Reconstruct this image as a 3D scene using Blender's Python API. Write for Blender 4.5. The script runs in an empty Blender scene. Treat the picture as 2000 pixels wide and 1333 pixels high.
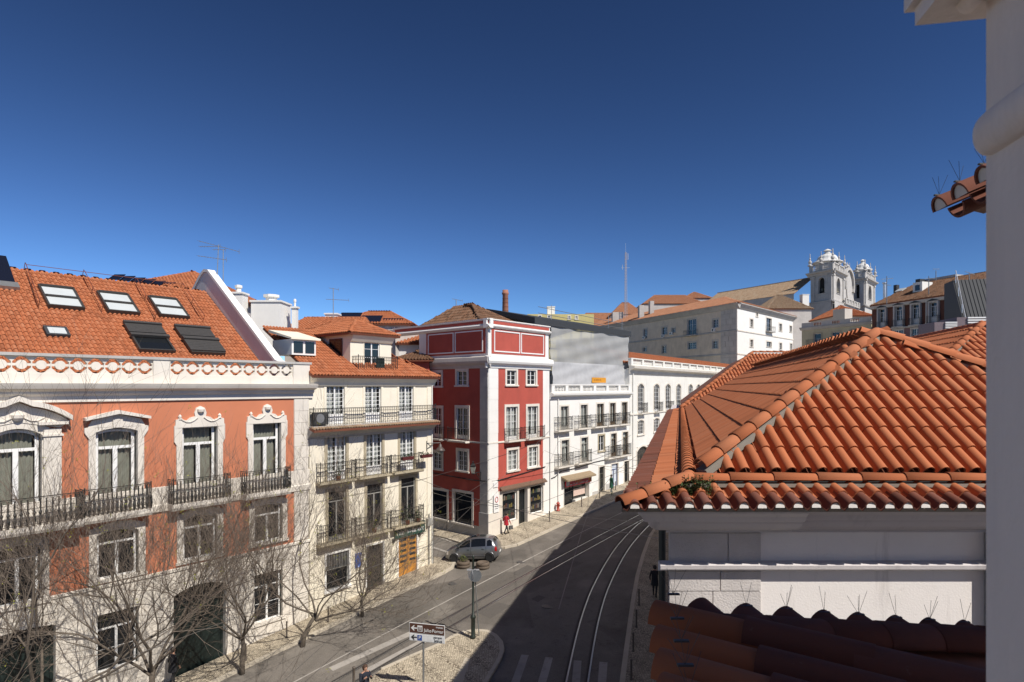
import bpy, bmesh, math, random
import numpy as np
from mathutils import Vector, Matrix
R = math.radians
random.seed(7)
sc = bpy.context.scene
COL = sc.collection
# ---------------------------------------------------------------- camera, sky, sun, exposure
F, HY, CZ = 1200.0, 755.0, 13.0          # focal length in photo pixels, horizon row, camera height (m)
cam = bpy.data.cameras.new('camera'); camo = bpy.data.objects.new('camera', cam); COL.objects.link(camo)
camo.location = (0, 0, CZ); camo.rotation_euler = (R(90), 0, 0)
cam.sensor_width = 36; cam.lens = 36 * F / 2000; cam.shift_y = (HY - 666.5) / 2000
cam.clip_start = .05; cam.clip_end = 5000
cam.dof.use_dof = True; cam.dof.focus_distance = 30; cam.dof.aperture_fstop = 8
sc.camera = camo
SUN_EL, SUN_AZ = 48.0, 45.0               # elevation; azimuth measured from -Y towards +X
sd = Vector((math.sin(R(SUN_AZ)) * math.cos(R(SUN_EL)), -math.cos(R(SUN_AZ)) * math.cos(R(SUN_EL)), math.sin(R(SUN_EL))))
w = bpy.data.worlds.new('World'); sc.world = w; w.use_nodes = True
nt = w.node_tree; bg = nt.nodes['Background']
sky = nt.nodes.new('ShaderNodeTexSky'); sky.sky_type = 'NISHITA'; sky.sun_disc = False
sky.sun_elevation = R(SUN_EL); sky.sun_rotation = math.atan2(sd.x, sd.y)
sky.altitude = 1500; sky.air_density = 1.0; sky.dust_density = .2; sky.ozone_density = 8
hs = nt.nodes.new('ShaderNodeHueSaturation'); hs.inputs['Saturation'].default_value = .84; hs.inputs['Hue'].default_value = .493
nt.links.new(sky.outputs[0], hs.inputs['Color']); gm = nt.nodes.new('ShaderNodeGamma'); gm.inputs[1].default_value = 1.85
nt.links.new(hs.outputs[0], gm.inputs[0]); nt.links.new(gm.outputs[0], bg.inputs[0]); bg.inputs[1].default_value = .0205
sl = bpy.data.lights.new('sun', 'SUN'); sl.energy = 5.0; sl.angle = R(.5); sl.color = (1, .945, .87)
so = bpy.data.objects.new('sun', sl); COL.objects.link(so); so.location = (20, -20, 60)
so.rotation_euler = sd.to_track_quat('Z', 'Y').to_euler()
vs = sc.view_settings; vs.view_transform = 'Standard'; vs.look = 'None'; vs.exposure = .15; vs.gamma = 1; vs.use_curve_mapping = False
sc.cycles.max_bounces = 6; sc.cycles.diffuse_bounces = 3; sc.cycles.transparent_max_bounces = 12
# ---------------------------------------------------------------- geometry of the place
S_DIR = Vector((.6225, .7826)); T_DIR = Vector((.7826, -.6225)); T0 = -30.13    # street axis, street normal, facade line
def gz(x, y):
    """height of the sloping street at (x, y)"""
    s = .6225 * x + .7826 * y; t = .7826 * x - .6225 * y
    d = s - 20.3; e = max(-8, min(70, d))
    h = 12.9 - .1005 * e + .00056 * e * e + (d - e) * (-.11 if d < e else -.03)
    h -= .03 * max(-12, min(30, t - T0))
    return CZ - h
def st(s, t): return (.6225 * s + .7826 * t, .7826 * s - .6225 * t)
def at(px, py, Y):
    return Vector(((px - 1000) / F * Y, Y, CZ + (HY - py) / F * Y))
def gp(px, py):
    u, v = (px - 1000) / F, (HY - py) / F
    lo, hi = 2.0, 300.0
    for _ in range(50):
        m = (lo + hi) / 2
        if CZ + v * m > gz(u * m, m): lo = m
        else: hi = m
    return Vector((u * lo, lo, gz(u * lo, lo)))
class Fr:
    """a facade plane: origin, direction of local x, local y points into the building"""
    def __init__(s, ox, oy, dx, dy):
        n = math.hypot(dx, dy); s.o = (ox, oy); s.u = (dx / n, dy / n); s.i = (-dy / n, dx / n); s.ang = math.atan2(dy, dx)
    def hit(s, px, py=HY, off=0.):
        u = (px - 1000) / F
        Y = (off + s.o[0] * s.i[0] + s.o[1] * s.i[1]) / (u * s.i[0] + s.i[1])
        return ((u * Y - s.o[0]) * s.u[0] + (Y - s.o[1]) * s.u[1], CZ + (HY - py) / F * Y)
    def x(s, px, off=0.): return s.hit(px, HY, off)[0]
    def z(s, px, py, off=0.): return s.hit(px, py, off)[1]
    def P(s, lx, ly=0., z=0.): return Vector((s.o[0] + s.u[0] * lx + s.i[0] * ly, s.o[1] + s.u[1] * lx + s.i[1] * ly, z))
    def mat(s): return Matrix(((s.u[0], s.i[0], 0, s.o[0]), (s.u[1], s.i[1], 0, s.o[1]), (0, 0, 1, 0), (0, 0, 0, 1)))
def fr_vp(px, Y, vpx):
    d = ((vpx - 1000) / F, 1.0)
    if vpx < 1000: d = (-d[0], -d[1])
    return Fr((px - 1000) / F * Y, Y, *d)
# ---------------------------------------------------------------- mesh helpers
class MB:
    def __init__(s): s.v = []; s.f = []; s.m = []
    def add(s, vs, fs, mi=0):
        o = len(s.v); s.v += [tuple(v) for v in vs]; s.f += [tuple(i + o for i in f) for f in fs]; s.m += [mi] * len(fs); return s
    def box(s, x0, x1, y0, y1, z0, z1, mi=0):
        return s.add([(x, y, z) for z in (z0, z1) for y in (y0, y1) for x in (x0, x1)],
                     [(0, 2, 3, 1), (4, 5, 7, 6), (0, 1, 5, 4), (2, 6, 7, 3), (0, 4, 6, 2), (1, 3, 7, 5)], mi)
    def quad(s, a, b, c, d, mi=0): return s.add([a, b, c, d], [(0, 1, 2, 3)], mi)
    def ext(s, pts, fn, a, b, mi=0):
        n = len(pts); va = [fn(p, a) for p in pts]; vb = [fn(p, b) for p in pts]
        return s.add(va + vb, [tuple(range(n)), tuple(range(2 * n - 1, n - 1, -1))] + [(i, i + n, (i + 1) % n + n, (i + 1) % n) for i in range(n)], mi)
    def polyy(s, pts, y0, y1, mi=0): return s.ext(pts, lambda p, t: (p[0], t, p[1]), y0, y1, mi)
    def profx(s, pts, x0, x1, mi=0): return s.ext(pts, lambda p, t: (t, p[0], p[1]), x0, x1, mi)
    def profz(s, pts, z0, z1, mi=0): return s.ext(pts, lambda p, t: (p[0], p[1], t), z0, z1, mi)
    def profy(s, pts, y0, y1, mi=0): return s.polyy(pts, y0, y1, mi)
    def tube(s, pts, r, n=6, mi=0, cap=True):
        pts = [Vector(p) for p in pts]; k = len(pts); rr = r if isinstance(r, (list, tuple)) else [r] * k
        vs = []; a = None
        for i, p in enumerate(pts):
            d = (pts[min(i + 1, k - 1)] - pts[max(i - 1, 0)])
            d = d.normalized() if d.length > 1e-9 else Vector((0, 0, 1))
            if a is None: a = d.orthogonal().normalized()
            else:
                a = a - d * a.dot(d); a = a.normalized() if a.length > 1e-6 else d.orthogonal().normalized()
            b = d.cross(a)
            vs += [p + (a * math.cos(t) + b * math.sin(t)) * rr[i] for t in [2 * math.pi * j / n for j in range(n)]]
        fs = [(i * n + j, i * n + (j + 1) % n, (i + 1) * n + (j + 1) % n, (i + 1) * n + j) for i in range(k - 1) for j in range(n)]
        if cap: fs += [tuple(range(n - 1, -1, -1)), tuple(range((k - 1) * n, k * n))]
        return s.add(vs, fs, mi)
    def lathe(s, c, prof, n=8, mi=0, ph=0.):
        vs = [(c[0] + r * math.cos(ph + 2 * math.pi * j / n), c[1] + r * math.sin(ph + 2 * math.pi * j / n), c[2] + z) for r, z in prof for j in range(n)]
        k = len(prof)
        fs = [(i * n + j, i * n + (j + 1) % n, (i + 1) * n + (j + 1) % n, (i + 1) * n + j) for i in range(k - 1) for j in range(n)]
        fs += [tuple(range(n - 1, -1, -1)), tuple(range((k - 1) * n, k * n))]
        return s.add(vs, fs, mi)
    def wall(s, x0, x1, z0, z1, holes=(), y=0., mi=0):
        """upright sheet at local y with rectangular holes (hx0, hx1, hz0, hz1)"""
        xs = sorted({x0, x1} | {min(max(v, x0), x1) for h in holes for v in h[:2]})
        zs = sorted({z0, z1} | {min(max(v, z0), z1) for h in holes for v in h[2:4]})
        for i in range(len(xs) - 1):
            for j in range(len(zs) - 1):
                if xs[i + 1] - xs[i] < 1e-5 or zs[j + 1] - zs[j] < 1e-5: continue
                cx, cz = (xs[i] + xs[i + 1]) / 2, (zs[j] + zs[j + 1]) / 2
                if any(h[0] < cx < h[1] and h[2] < cz < h[3] for h in holes): continue
                s.quad((xs[i], y, zs[j]), (xs[i + 1], y, zs[j]), (xs[i + 1], y, zs[j + 1]), (xs[i], y, zs[j + 1]), mi)
        return s
    def mesh(s, name, mats, M=None, smooth=False):
        me = bpy.data.meshes.new(name)
        vs = s.v if M is None else [tuple(M @ Vector(v)) for v in s.v]
        me.from_pydata(vs, [], s.f)
        if not isinstance(mats, (list, tuple)): mats = [mats]
        for m in mats: me.materials.append(m)
        if len(mats) > 1: me.polygons.foreach_set('material_index', s.m)
        if smooth: me.polygons.foreach_set('use_smooth', [True] * len(me.polygons))
        me.update(); return me
RZ = {}
def link(name, data, parent=None, loc=None):
    o = bpy.data.objects.new(name, data); COL.objects.link(o)
    if parent is not None:
        o.parent = parent
        o.location = (0, 0, -RZ.get(parent.name, 0)) if loc is None else loc
    elif loc is not None: o.location = loc
    return o
def ob(mb, name, mats, parent=None, M=None, smooth=False, kind=None, loc=None):
    o = link(name, mb.mesh(name, mats, M, smooth), parent, loc)
    if kind: o['kind'] = kind
    return o
def tag(o, label, cat=None, group=None, kind=None):
    if label: o['label'] = label
    if cat: o['category'] = cat
    if group: o['group'] = group
    if kind: o['kind'] = kind
    return o
def thing(name, label, cat, loc=(0, 0, 0), rz=0., group=None):
    o = bpy.data.objects.new(name, None); COL.objects.link(o); o.empty_display_size = .3
    o.location = loc; o.rotation_euler = (0, 0, rz); return tag(o, label, cat, group)
def copy_tree(o, parent=None):
    c = o.copy(); COL.objects.link(c); c.parent = parent
    for ch in list(o.children): copy_tree(ch, c)
    return c
def arc(cx, cz, r, a0, a1, n, rz=None):
    return [(cx + r * math.cos(R(a0 + (a1 - a0) * i / n)), cz + (rz or r) * math.sin(R(a0 + (a1 - a0) * i / n))) for i in range(n + 1)]
# ---------------------------------------------------------------- materials
def nm(name):
    m = bpy.data.materials.new(name); m.use_nodes = True; t = m.node_tree; return m, t, t.nodes['Principled BSDF']
def N(t, typ, **kw):
    n = t.nodes.new(typ)
    for k, v in kw.items():
        if k.startswith('_'): setattr(n, k[1:], v)
        else: n.inputs[int(k[1:]) if k[0] == 'i' and k[1:].isdigit() else k].default_value = v
    return n
def ramp(t, fac, stops):
    r = t.nodes.new('ShaderNodeValToRGB'); e = r.color_ramp.elements
    while len(e) < len(stops): e.new(.5)
    for i, (p, c) in enumerate(stops): e[i].position = p; e[i].color = (*c, 1) if len(c) == 3 else c
    t.links.new(fac, r.inputs[0]); return r.outputs[0]
def mixc(t, fac, a, b, mode='MIX'):
    m = t.nodes.new('ShaderNodeMix'); m.data_type = 'RGBA'; m.blend_type = mode
    for s, v in ((m.inputs['Factor'], fac), (m.inputs['A'], a), (m.inputs['B'], b)):
        if hasattr(v, 'is_output'): t.links.new(v, s)
        elif isinstance(v, (int, float)): s.default_value = v
        else: s.default_value = (*v, 1)
    return m.outputs['Result']
def pos(t, sx=1, sy=1, sz=1):
    g = t.nodes.new('ShaderNodeNewGeometry'); mp = t.nodes.new('ShaderNodeMapping'); mp.inputs['Scale'].default_value = (sx, sy, sz)
    t.links.new(g.outputs['Position'], mp.inputs[0]); return mp.outputs[0]
def noise(t, vec, scale, detail=4, rough=.55):
    n = N(t, 'ShaderNodeTexNoise', Scale=scale, Detail=detail, Roughness=rough); t.links.new(vec, n.inputs['Vector']); return n.outputs['Fac']
def bump(t, p, h, strength=.3, dist=.02):
    b = N(t, 'ShaderNodeBump', Strength=strength, Distance=dist); t.links.new(h, b.inputs['Height']); t.links.new(b.outputs[0], p.inputs['Normal'])
def sc3(c, k): return tuple(min(1, v * k) for v in c)
def plaster(name, c, var=.12, stain=.35, dirt=(.16, .14, .12), rough=.9, bs=.25):
    """lime render: blotches, rain streaks, fine grain"""
    m, t, p = nm(name)
    a = ramp(t, noise(t, pos(t), .7, 6, .65), [(.3, sc3(c, 1 - var)), (.7, sc3(c, 1 + var * .6))])
    st_ = ramp(t, noise(t, pos(t, 3.5, 3.5, .35), 1, 5, .7), [(.56, (0, 0, 0)), (.8, (stain,) * 3)])
    b = mixc(t, st_, a, dirt)
    sp = ramp(t, noise(t, pos(t), 5, 6, .7), [(.66, (0, 0, 0)), (.8, (stain * .7,) * 3)])
    t.links.new(mixc(t, sp, b, sc3(dirt, 1.6)), p.inputs['Base Color']); p.inputs['Roughness'].default_value = rough
    bump(t, p, noise(t, pos(t), 40, 3), bs, .01); return m
def plain(name, c, rough=.6, metal=0., var=.1, scale=8, bs=0., spec=None):
    m, t, p = nm(name)
    t.links.new(ramp(t, noise(t, pos(t), scale, 4), [(.3, sc3(c, 1 - var)), (.7, sc3(c, 1 + var))]), p.inputs['Base Color'])
    p.inputs['Roughness'].default_value = rough; p.inputs['Metallic'].default_value = metal
    if spec is not None: p.inputs['Specular IOR Level'].default_value = spec
    if bs: bump(t, p, noise(t, pos(t), 30, 4), bs, .01)
    return m
def tilemat(name, c, dark, lichen, var=.3, soil=.3):
    """fired clay roof tile; every tile (object or mesh island) gets its own shade"""
    m, t, p = nm(name)
    oi = t.nodes.new('ShaderNodeObjectInfo'); g = t.nodes.new('ShaderNodeNewGeometry')
    ad = t.nodes.new('ShaderNodeMath'); ad.operation = 'ADD'; t.links.new(oi.outputs['Random'], ad.inputs[0]); t.links.new(g.outputs['Random Per Island'], ad.inputs[1])
    fr_ = t.nodes.new('ShaderNodeMath'); fr_.operation = 'FRACT'; t.links.new(ad.outputs[0], fr_.inputs[0])
    base = ramp(t, fr_.outputs[0], [(0, sc3(c, 1 - var)), (.25, c), (.6, sc3(c, 1.08)), (1, sc3((c[0], c[1] * 1.15, c[2] * 1.3), 1 + var * .4))])
    bl = ramp(t, noise(t, pos(t), 1.3, 6, .7), [(.45, (0, 0, 0)), (.75, (soil,) * 3)])
    b = mixc(t, bl, base, dark)
    li = ramp(t, noise(t, pos(t), 9, 6, .75), [(.62, (0, 0, 0)), (.78, (soil * 1.2,) * 3)])
    t.links.new(mixc(t, li, b, lichen), p.inputs['Base Color']); p.inputs['Roughness'].default_value = .92; p.inputs['Specular IOR Level'].default_value = .25
    bump(t, p, noise(t, pos(t), 60, 3), .2, .006); return m
STONE = plaster('limestone', (.70, .645, .56), .1, .32, (.2, .18, .16))
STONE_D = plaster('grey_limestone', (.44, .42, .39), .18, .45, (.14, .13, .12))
STONE_O = plaster('ochre_limestone', (.42, .36, .25), .2, .4)
PINK = plaster('salmon_render', (.53, .188, .096), .06, .3, (.45, .2, .14))
CREAM = plaster('cream_render', (.80, .73, .585), .07, .2, (.4, .33, .2))
RED = plaster('red_render', (.42, .08, .055), .14, .32, (.24, .07, .055))
WHITE = plaster('white_render', (.78, .76, .71), .05, .2, (.4, .37, .3))
OFFW = plaster('ivory_render', (.74, .72, .66), .08, .35, (.3, .26, .2))
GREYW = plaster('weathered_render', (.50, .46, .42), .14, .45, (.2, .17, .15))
BEIGE = plaster('sand_render', (.50, .44, .29), .1, .3)
MAROON = plaster('mauve_tile_render', (.19, .105, .105), .15, .3, (.08, .05, .05))
WALLN = plaster('near_white_render', (.78, .735, .695), .06, .5, (.2, .17, .15), .85, .35)
PILLAR = plaster('window_jamb_paint', (.80, .71, .63), .06, .3, (.42, .36, .31), .8, .3)
SASH = plain('white_joinery', (.80, .79, .76), .45, 0, .05)
SASH_G = plain('grey_joinery', (.30, .29, .26), .5)
DKFR = plain('black_green_joinery', (.018, .022, .02), .45)
IRON = plain('painted_iron', (.018, .019, .018), .5, 0, .3)
RUST = plain('red_brown_iron', (.16, .05, .03), .6)
GREYM = plain('galvanised_metal', (.33, .33, .32), .4, .6)
ALU = plain('pale_metal', (.6, .6, .6), .35, .5)
DARKM = plain('dark_roof_metal', (.035, .038, .042), .7, 0.)
ROOM = plain('dark_interior', (.02, .018, .016), .9)
WOODO = plain('orange_door_paint', (.50, .22, .035), .5, 0, .18, 5)
DOORG = plain('dark_green_door', (.012, .02, .018), .4, 0, .3)
GREEN = plain('sign_green', (.012, .055, .04), .4)
TILE = tilemat('clay_tile', (.40, .135, .058), (.17, .065, .04), (.34, .2, .12), .24, .3)
TILE_N = tilemat('new_clay_tile', (.41, .135, .058), (.28, .1, .05), (.42, .2, .11), .14, .14)
TILE_E = tilemat('eave_clay_tile', (.17, .062, .04), (.09, .05, .04), (.3, .26, .2), .35, .6)  # dark brown eave clay; on the lower eaves the darkness paints in shade
TILE_F = tilemat('faded_far_tile', (.40, .185, .10), (.22, .12, .08), (.4, .28, .18), .2, .35)
TILE_B = tilemat('old_brown_tile', (.17, .088, .05), (.07, .05, .035), (.22, .17, .07), .4, .6)
TILE_G = tilemat('grey_tan_tile', (.32, .22, .14), (.14, .1, .07), (.3, .26, .18), .25, .4)
DECK = plain('roof_pan_clay', (.22, .075, .04), .9, 0, .2)
MORTAR = plaster('lime_mortar', (.24, .215, .18), .2, .5, (.1, .1, .08))
MORTW = plaster('white_mortar', (.62, .59, .55), .08, .3)
BRICKM = tilemat('chimney_brick', (.33, .15, .1), (.12, .08, .06), (.3, .2, .15), .2, .4)
WHITEP = plain('white_paint_satin', (.78, .77, .74), .5, 0, .04)
BLACK = plain('black_rubber', (.012, .012, .012), .8)
def glassmat(name, c=(.012, .014, .016), rough=.04):
    m, t, p = nm(name); p.inputs['Base Color'].default_value = (*c, 1); p.inputs['Roughness'].default_value = rough
    p.inputs['Specular IOR Level'].default_value = .6
    bump(t, p, noise(t, pos(t), 1.2, 2), .04, .05); return m
GLASS = glassmat('window_glass')
SOLAR = glassmat('solar_glass', (.01, .012, .022), .15)
BLIND = plain('blind_behind_glass', (.52, .55, .54), .2, 0, .04, 2)
def clearglass():
    m, t, p = nm('clear_glass'); t.nodes.remove(p); out = t.nodes['Material Output']
    tr = t.nodes.new('ShaderNodeBsdfTransparent'); gl = t.nodes.new('ShaderNodeBsdfGlossy'); gl.inputs['Roughness'].default_value = .03
    tr.inputs[0].default_value = (.82, .85, .84, 1)
    fz = N(t, 'ShaderNodeLayerWeight', Blend=.5); pw = t.nodes.new('ShaderNodeMath'); pw.operation = 'POWER'; pw.inputs[1].default_value = 4; t.links.new(fz.outputs['Facing'], pw.inputs[0]); mx = t.nodes.new('ShaderNodeMixShader')
    ml = t.nodes.new('ShaderNodeMath'); ml.operation = 'MULTIPLY_ADD'; ml.inputs[1].default_value = .8; ml.inputs[2].default_value = .045
    t.links.new(pw.outputs[0], ml.inputs[0]); t.links.new(ml.outputs[0], mx.inputs[0]); t.links.new(tr.outputs[0], mx.inputs[1]); t.links.new(gl.outputs[0], mx.inputs[2])
    t.links.new(mx.outputs[0], out.inputs[0]); return m
CLEAR = clearglass()
CURT = plain('grey_green_curtain', (.30, .285, .235), .95, 0, .12, 3)
CURTW = plain('white_net_curtain', (.62, .61, .58), .95, 0, .08, 3)
# ---------------------------------------------------------------- building kit
class Bld:
    def __init__(s, name, label, cat, fr, zb, group=None):
        s.fr = fr; s.zb = zb; s.root = thing(name, label, cat, (fr.o[0], fr.o[1], zb), fr.ang, group); RZ[s.root.name] = zb
        s.W2L = fr.mat().inverted(); s.main = Face(s, fr)
    def world(s, mb, name, mats, smooth=False, kind=None, parent=None): return ob(mb, name, mats, parent or s.root, s.W2L, smooth, kind)
    def place(s, name, me, MW):
        o = link(name, me, s.root); o.matrix_basis = Matrix.Translation((0, 0, -s.zb)) @ s.W2L @ MW; return o
class Face:
    def __init__(s, b, fr): s.b = b; s.fr = fr; s.M = None if fr is b.fr else b.W2L @ fr.mat()
    def ob(s, mb, name, mats, parent=None, smooth=False, kind=None): return ob(mb, name, mats, parent or s.b.root, s.M, smooth, kind)
    def rect(s, x0, x1, y0, y1):
        """photo rectangle -> local (x0, x1, zbottom, ztop) read at the middle column"""
        c = (x0 + x1) / 2
        return s.fr.x(x0), s.fr.x(x1), s.fr.z(c, y1), s.fr.z(c, y0)
    def win(s, x0, x1, z0, z1, sw=.18, p=.05, rd=.16, arch=0., grid=(1, 3), leaves=2, transom=0., panel=0., stone=None, sash=None, glass=None,
            curtain=None, sill=True, name='window', split=False, fw=.055, inner=None):
        stone = stone or STONE; sash = sash or SASH; glass = glass or GLASS
        xc = (x0 + x1) / 2; h = (x1 - x0) / 2; zs = z1 - arch
        m = MB()
        for a, b_ in ((x0 - sw, x0), (x1, x1 + sw)): m.box(a, b_, -p, rd + .02, z0, zs)
        if arch:
            Rr = (h * h + arch * arch) / (2 * arch); a0 = math.degrees(math.asin(min(1, h / Rr)))
            ap = arc(xc, z1 - Rr, Rr, 90 + a0, 90 - a0, 10); k = (h + sw) / h
            m.polyy([(x0 - sw, zs)] + ap + [(x1 + sw, zs)] + [(xc + (q[0] - xc) * k, q[1] + sw) for q in reversed(ap)], -p, rd + .02)
        else: m.box(x0 - sw, x1 + sw, -p, rd + .02, z1, z1 + sw)
        if sill: m.box(x0 - sw - .05, x1 + sw + .05, -p - .07, rd + .02, z0 - .12, z0)
        else: m.box(x0 - .001, x1 + .001, 0, rd + .02, z0 - .05, z0)
        W = s.ob(m, name, stone)
        if inner:                                   # dark painted inner frame
            m = MB(); q = .05
            m.box(x0, x0 + q, rd - .12, rd - .06, z0, zs); m.box(x1 - q, x1, rd - .12, rd - .06, z0, zs); m.box(x0 + q, x1 - q, rd - .12, rd - .06, z1 - q, z1)
            s.ob(m, 'outer_frame', inner, W); x0 += q; x1 -= q
        y0, y1 = rd - .06, rd
        m = MB(); f = fw
        zt = z1 - transom
        m.box(x0, x0 + f, y0, y1, z0, z1); m.box(x1 - f, x1, y0, y1, z0, z1); m.box(x0 + f, x1 - f, y0, y1, z0, z0 + f)
        if arch:
            Rr2 = (h * h + arch * arch) / (2 * arch); a0 = math.degrees(math.asin(min(1, h / Rr2)))
            o_ = arc(xc, z1 - Rr2, Rr2, 90 + a0, 90 - a0, 10); i_ = [(a, b_ - f * 1.3) for a, b_ in o_]
            m.polyy(o_ + i_[::-1], y0, y1)
        else: m.box(x0 + f, x1 - f, y0, y1, z1 - f, z1)
        cells = []
        ztop = zt if transom else z1 - (0 if arch else f)
        if transom:
            m.box(x0 + f, x1 - f, y0 - .01, y1, zt - f / 2, zt + f / 2); cells.append((x0 + f, x1 - f, zt + f / 2, z1 - (0 if arch else f)))
            ztop = zt - f / 2
        xs = [x0 + f + (x1 - x0 - 2 * f) * i / leaves for i in range(leaves + 1)]
        for i in range(1, leaves): m.box(xs[i] - f * .75, xs[i] + f * .75, y0 - .012, y1, z0 + f, ztop)
        zp = z0 + f + panel
        if panel: m.box(x0 + f, x1 - f, y0 + .015, y1, z0 + f, zp)
        for i in range(leaves):
            a = xs[i] + (f * .75 if i else 0); b_ = xs[i + 1] - (f * .75 if i < leaves - 1 else 0)
            g = .022
            for c in range(1, grid[0]): q = a + (b_ - a) * c / grid[0]; m.box(q - g / 2, q + g / 2, y0 + .02, y1 - .004, zp, ztop)
            for c in range(1, grid[1]): q = zp + (ztop - zp) * c / grid[1]; m.box(a, b_, y0 + .022, y1 - .006, q - g / 2, q + g / 2)
            cells.append((a, b_, zp, ztop))
        s.ob(m, 'sash', sash, W)
        yg = rd - .025
        if split:
            for c in cells: s.ob(MB().wall(*c, y=yg), 'pane', glass, W)
        else: s.ob(MB().wall(x0 + f * .5, x1 - f * .5, z0 + f * .5, z1 - f * .3, y=yg), 'pane', glass, W)
        if curtain:
            for c in cells:
                m = MB(); n = max(16, int((c[1] - c[0]) / .03)); pts = []
                gap = random.uniform(0, .05) * (c[1] - c[0]); ph = random.random() * 6
                for i in range(n + 1):
                    x = c[0] + (c[1] - c[0] - gap) * i / n
                    pts.append((x, rd + .13 + .03 * math.sin(i * 1.15 + ph) + .014 * math.sin(i * 2.3 + ph)))
                m.add([(a, b_, z) for z in (c[2] - .05, c[3] + .05) for a, b_ in pts], [(i, i + 1, n + 2 + i, n + 1 + i) for i in range(n)])
                s.ob(m, 'curtain', curtain, W, True)
            m = MB().box(x0 - .05, x1 + .05, rd + .19, rd + .5, z0 - .05, z1 + .05); s.ob(m, 'room', ROOM, W)
        return W
    def balcony(s, x0, x1, z, proj=.55, h=1., th=.14, style='bars', stone=None, gap=.115, consoles=False):
        m = MB().profx([(0, z - th), (-proj + .06, z - th), (-proj, z - th * .6), (-proj, z), (0, z)], x0, x1)
        if consoles:
            for cx in (x0 + .2, x1 - .2): m.profx([(0, z - th - .5), (-.08, z - th - .5), (-proj * .8, z - th - .12), (-proj * .8, z - th + .01), (0, z - th + .01)], cx - .09, cx + .09)
        S = s.ob(m, 'balcony', stone or STONE)
        s.railing(x0 + .05, x1 - .05, z, proj - .05, h, style, S, gap)
        return S
    def railing(s, x0, x1, z, d, h, style, parent, gap=.115):
        m = MB(); segs = [((x0, 0), (x0, -d)), ((x0, -d), (x1, -d)), ((x1, -d), (x1, 0))]
        for (a, b_) in segs:
            L = math.hypot(b_[0] - a[0], b_[1] - a[1]); n = max(1, round(L / gap))
            def P(t, zz): return (a[0] + (b_[0] - a[0]) * t, a[1] + (b_[1] - a[1]) * t, z + zz)
            for zz, r in ((h, .024), (.09, .014)) + (((h * .78, .012),) if style != 'fat' else ((h * .62, .014),)):
                m.tube([P(0, zz), P(1, zz)], r, 4)
            for i in range(n + 1):
                t = i / n
                if style == 'fat':
                    m.lathe(P(t, 0), [(.03, .02), (.05, .12), (.075, .28), (.035, .44), (.065, .52), (.026, .62), (.03, h * .8), (.02, h * .95)], 5)
                else: m.tube([P(t, .02), P(t, h)], .011, 4)
            if style in ('scroll', 'fat'):
                rr = gap * .48
                for i in range(n):
                    t = (i + .5) / n
                    for zc in ((h * .88,) if style == 'fat' else (h * .88, h * .3, h * .55) if i % 2 else (h * .88, h * .42)):
                        m.tube([Vector(P(t + rr * math.cos(k * math.pi / 4) / max(L, .1), zc + rr * math.sin(k * math.pi / 4))) for k in range(9)], .009, 3, cap=False)
        for x in (x0, x1): m.tube([(x, -d, z), (x, -d, z + h + .05)], .026, 5); m.lathe((x, -d, z + h + .04), [(.01, 0), (.036, .03), (.01, .07)], 6)
        return s.ob(m, 'railing', IRON, parent)
    def mould(s, name, prof, x0, x1, mat, parent=None): return s.ob(MB().profx(prof, x0, x1), name, mat, parent)
    def ashlar(s, x0, x1, z0, z1, course, bw, out, mat, holes=(), name='stone_block', gap=.012):
        """separate stone blocks, recessed joints between them"""
        nz = max(1, round((z1 - z0) / course)); dz = (z1 - z0) / nz
        for j in range(nz):
            a, b_ = z0 + j * dz, z0 + (j + 1) * dz; x = x0 - (bw / 2 if j % 2 else 0)
            while x < x1 - .02:
                w_ = bw * random.uniform(.85, 1.15); l, r = max(x, x0), min(x + w_, x1); x += w_
                if r - l < .08: continue
                iv = [(l, r)]
                for hh in holes:
                    if hh[2] < b_ - .02 and hh[3] > a + .02:
                        nv = []
                        for (p_, q_) in iv:
                            if hh[1] <= p_ or hh[0] >= q_: nv.append((p_, q_)); continue
                            if hh[0] > p_ + .06: nv.append((p_, hh[0]))
                            if hh[1] < q_ - .06: nv.append((hh[1], q_))
                        iv = nv
                for (p_, q_) in iv:
                    o_ = out * random.uniform(.85, 1.1)
                    s.ob(MB().polyy([(p_ + gap / 2, a + gap / 2), (q_ - gap / 2, a + gap / 2), (q_ - gap / 2, b_ - gap / 2), (p_ + gap / 2, b_ - gap / 2)], -o_, .03), name, mat)
    def dark(s, x0, x1, z0, z1, depth=1.2):
        m = MB(); y = depth
        m.quad((x0, .02, z0), (x0, y, z0), (x0, y, z1), (x0, .02, z1)); m.quad((x1, .02, z0), (x1, y, z0), (x1, y, z1), (x1, .02, z1))
        m.quad((x0, y, z0), (x1, y, z0), (x1, y, z1), (x0, y, z1)); m.quad((x0, .02, z1), (x1, .02, z1), (x1, y, z1), (x0, y, z1)); m.quad((x0, .02, z0), (x1, .02, z0), (x1, y, z0), (x0, y, z0))
        return m
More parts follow.
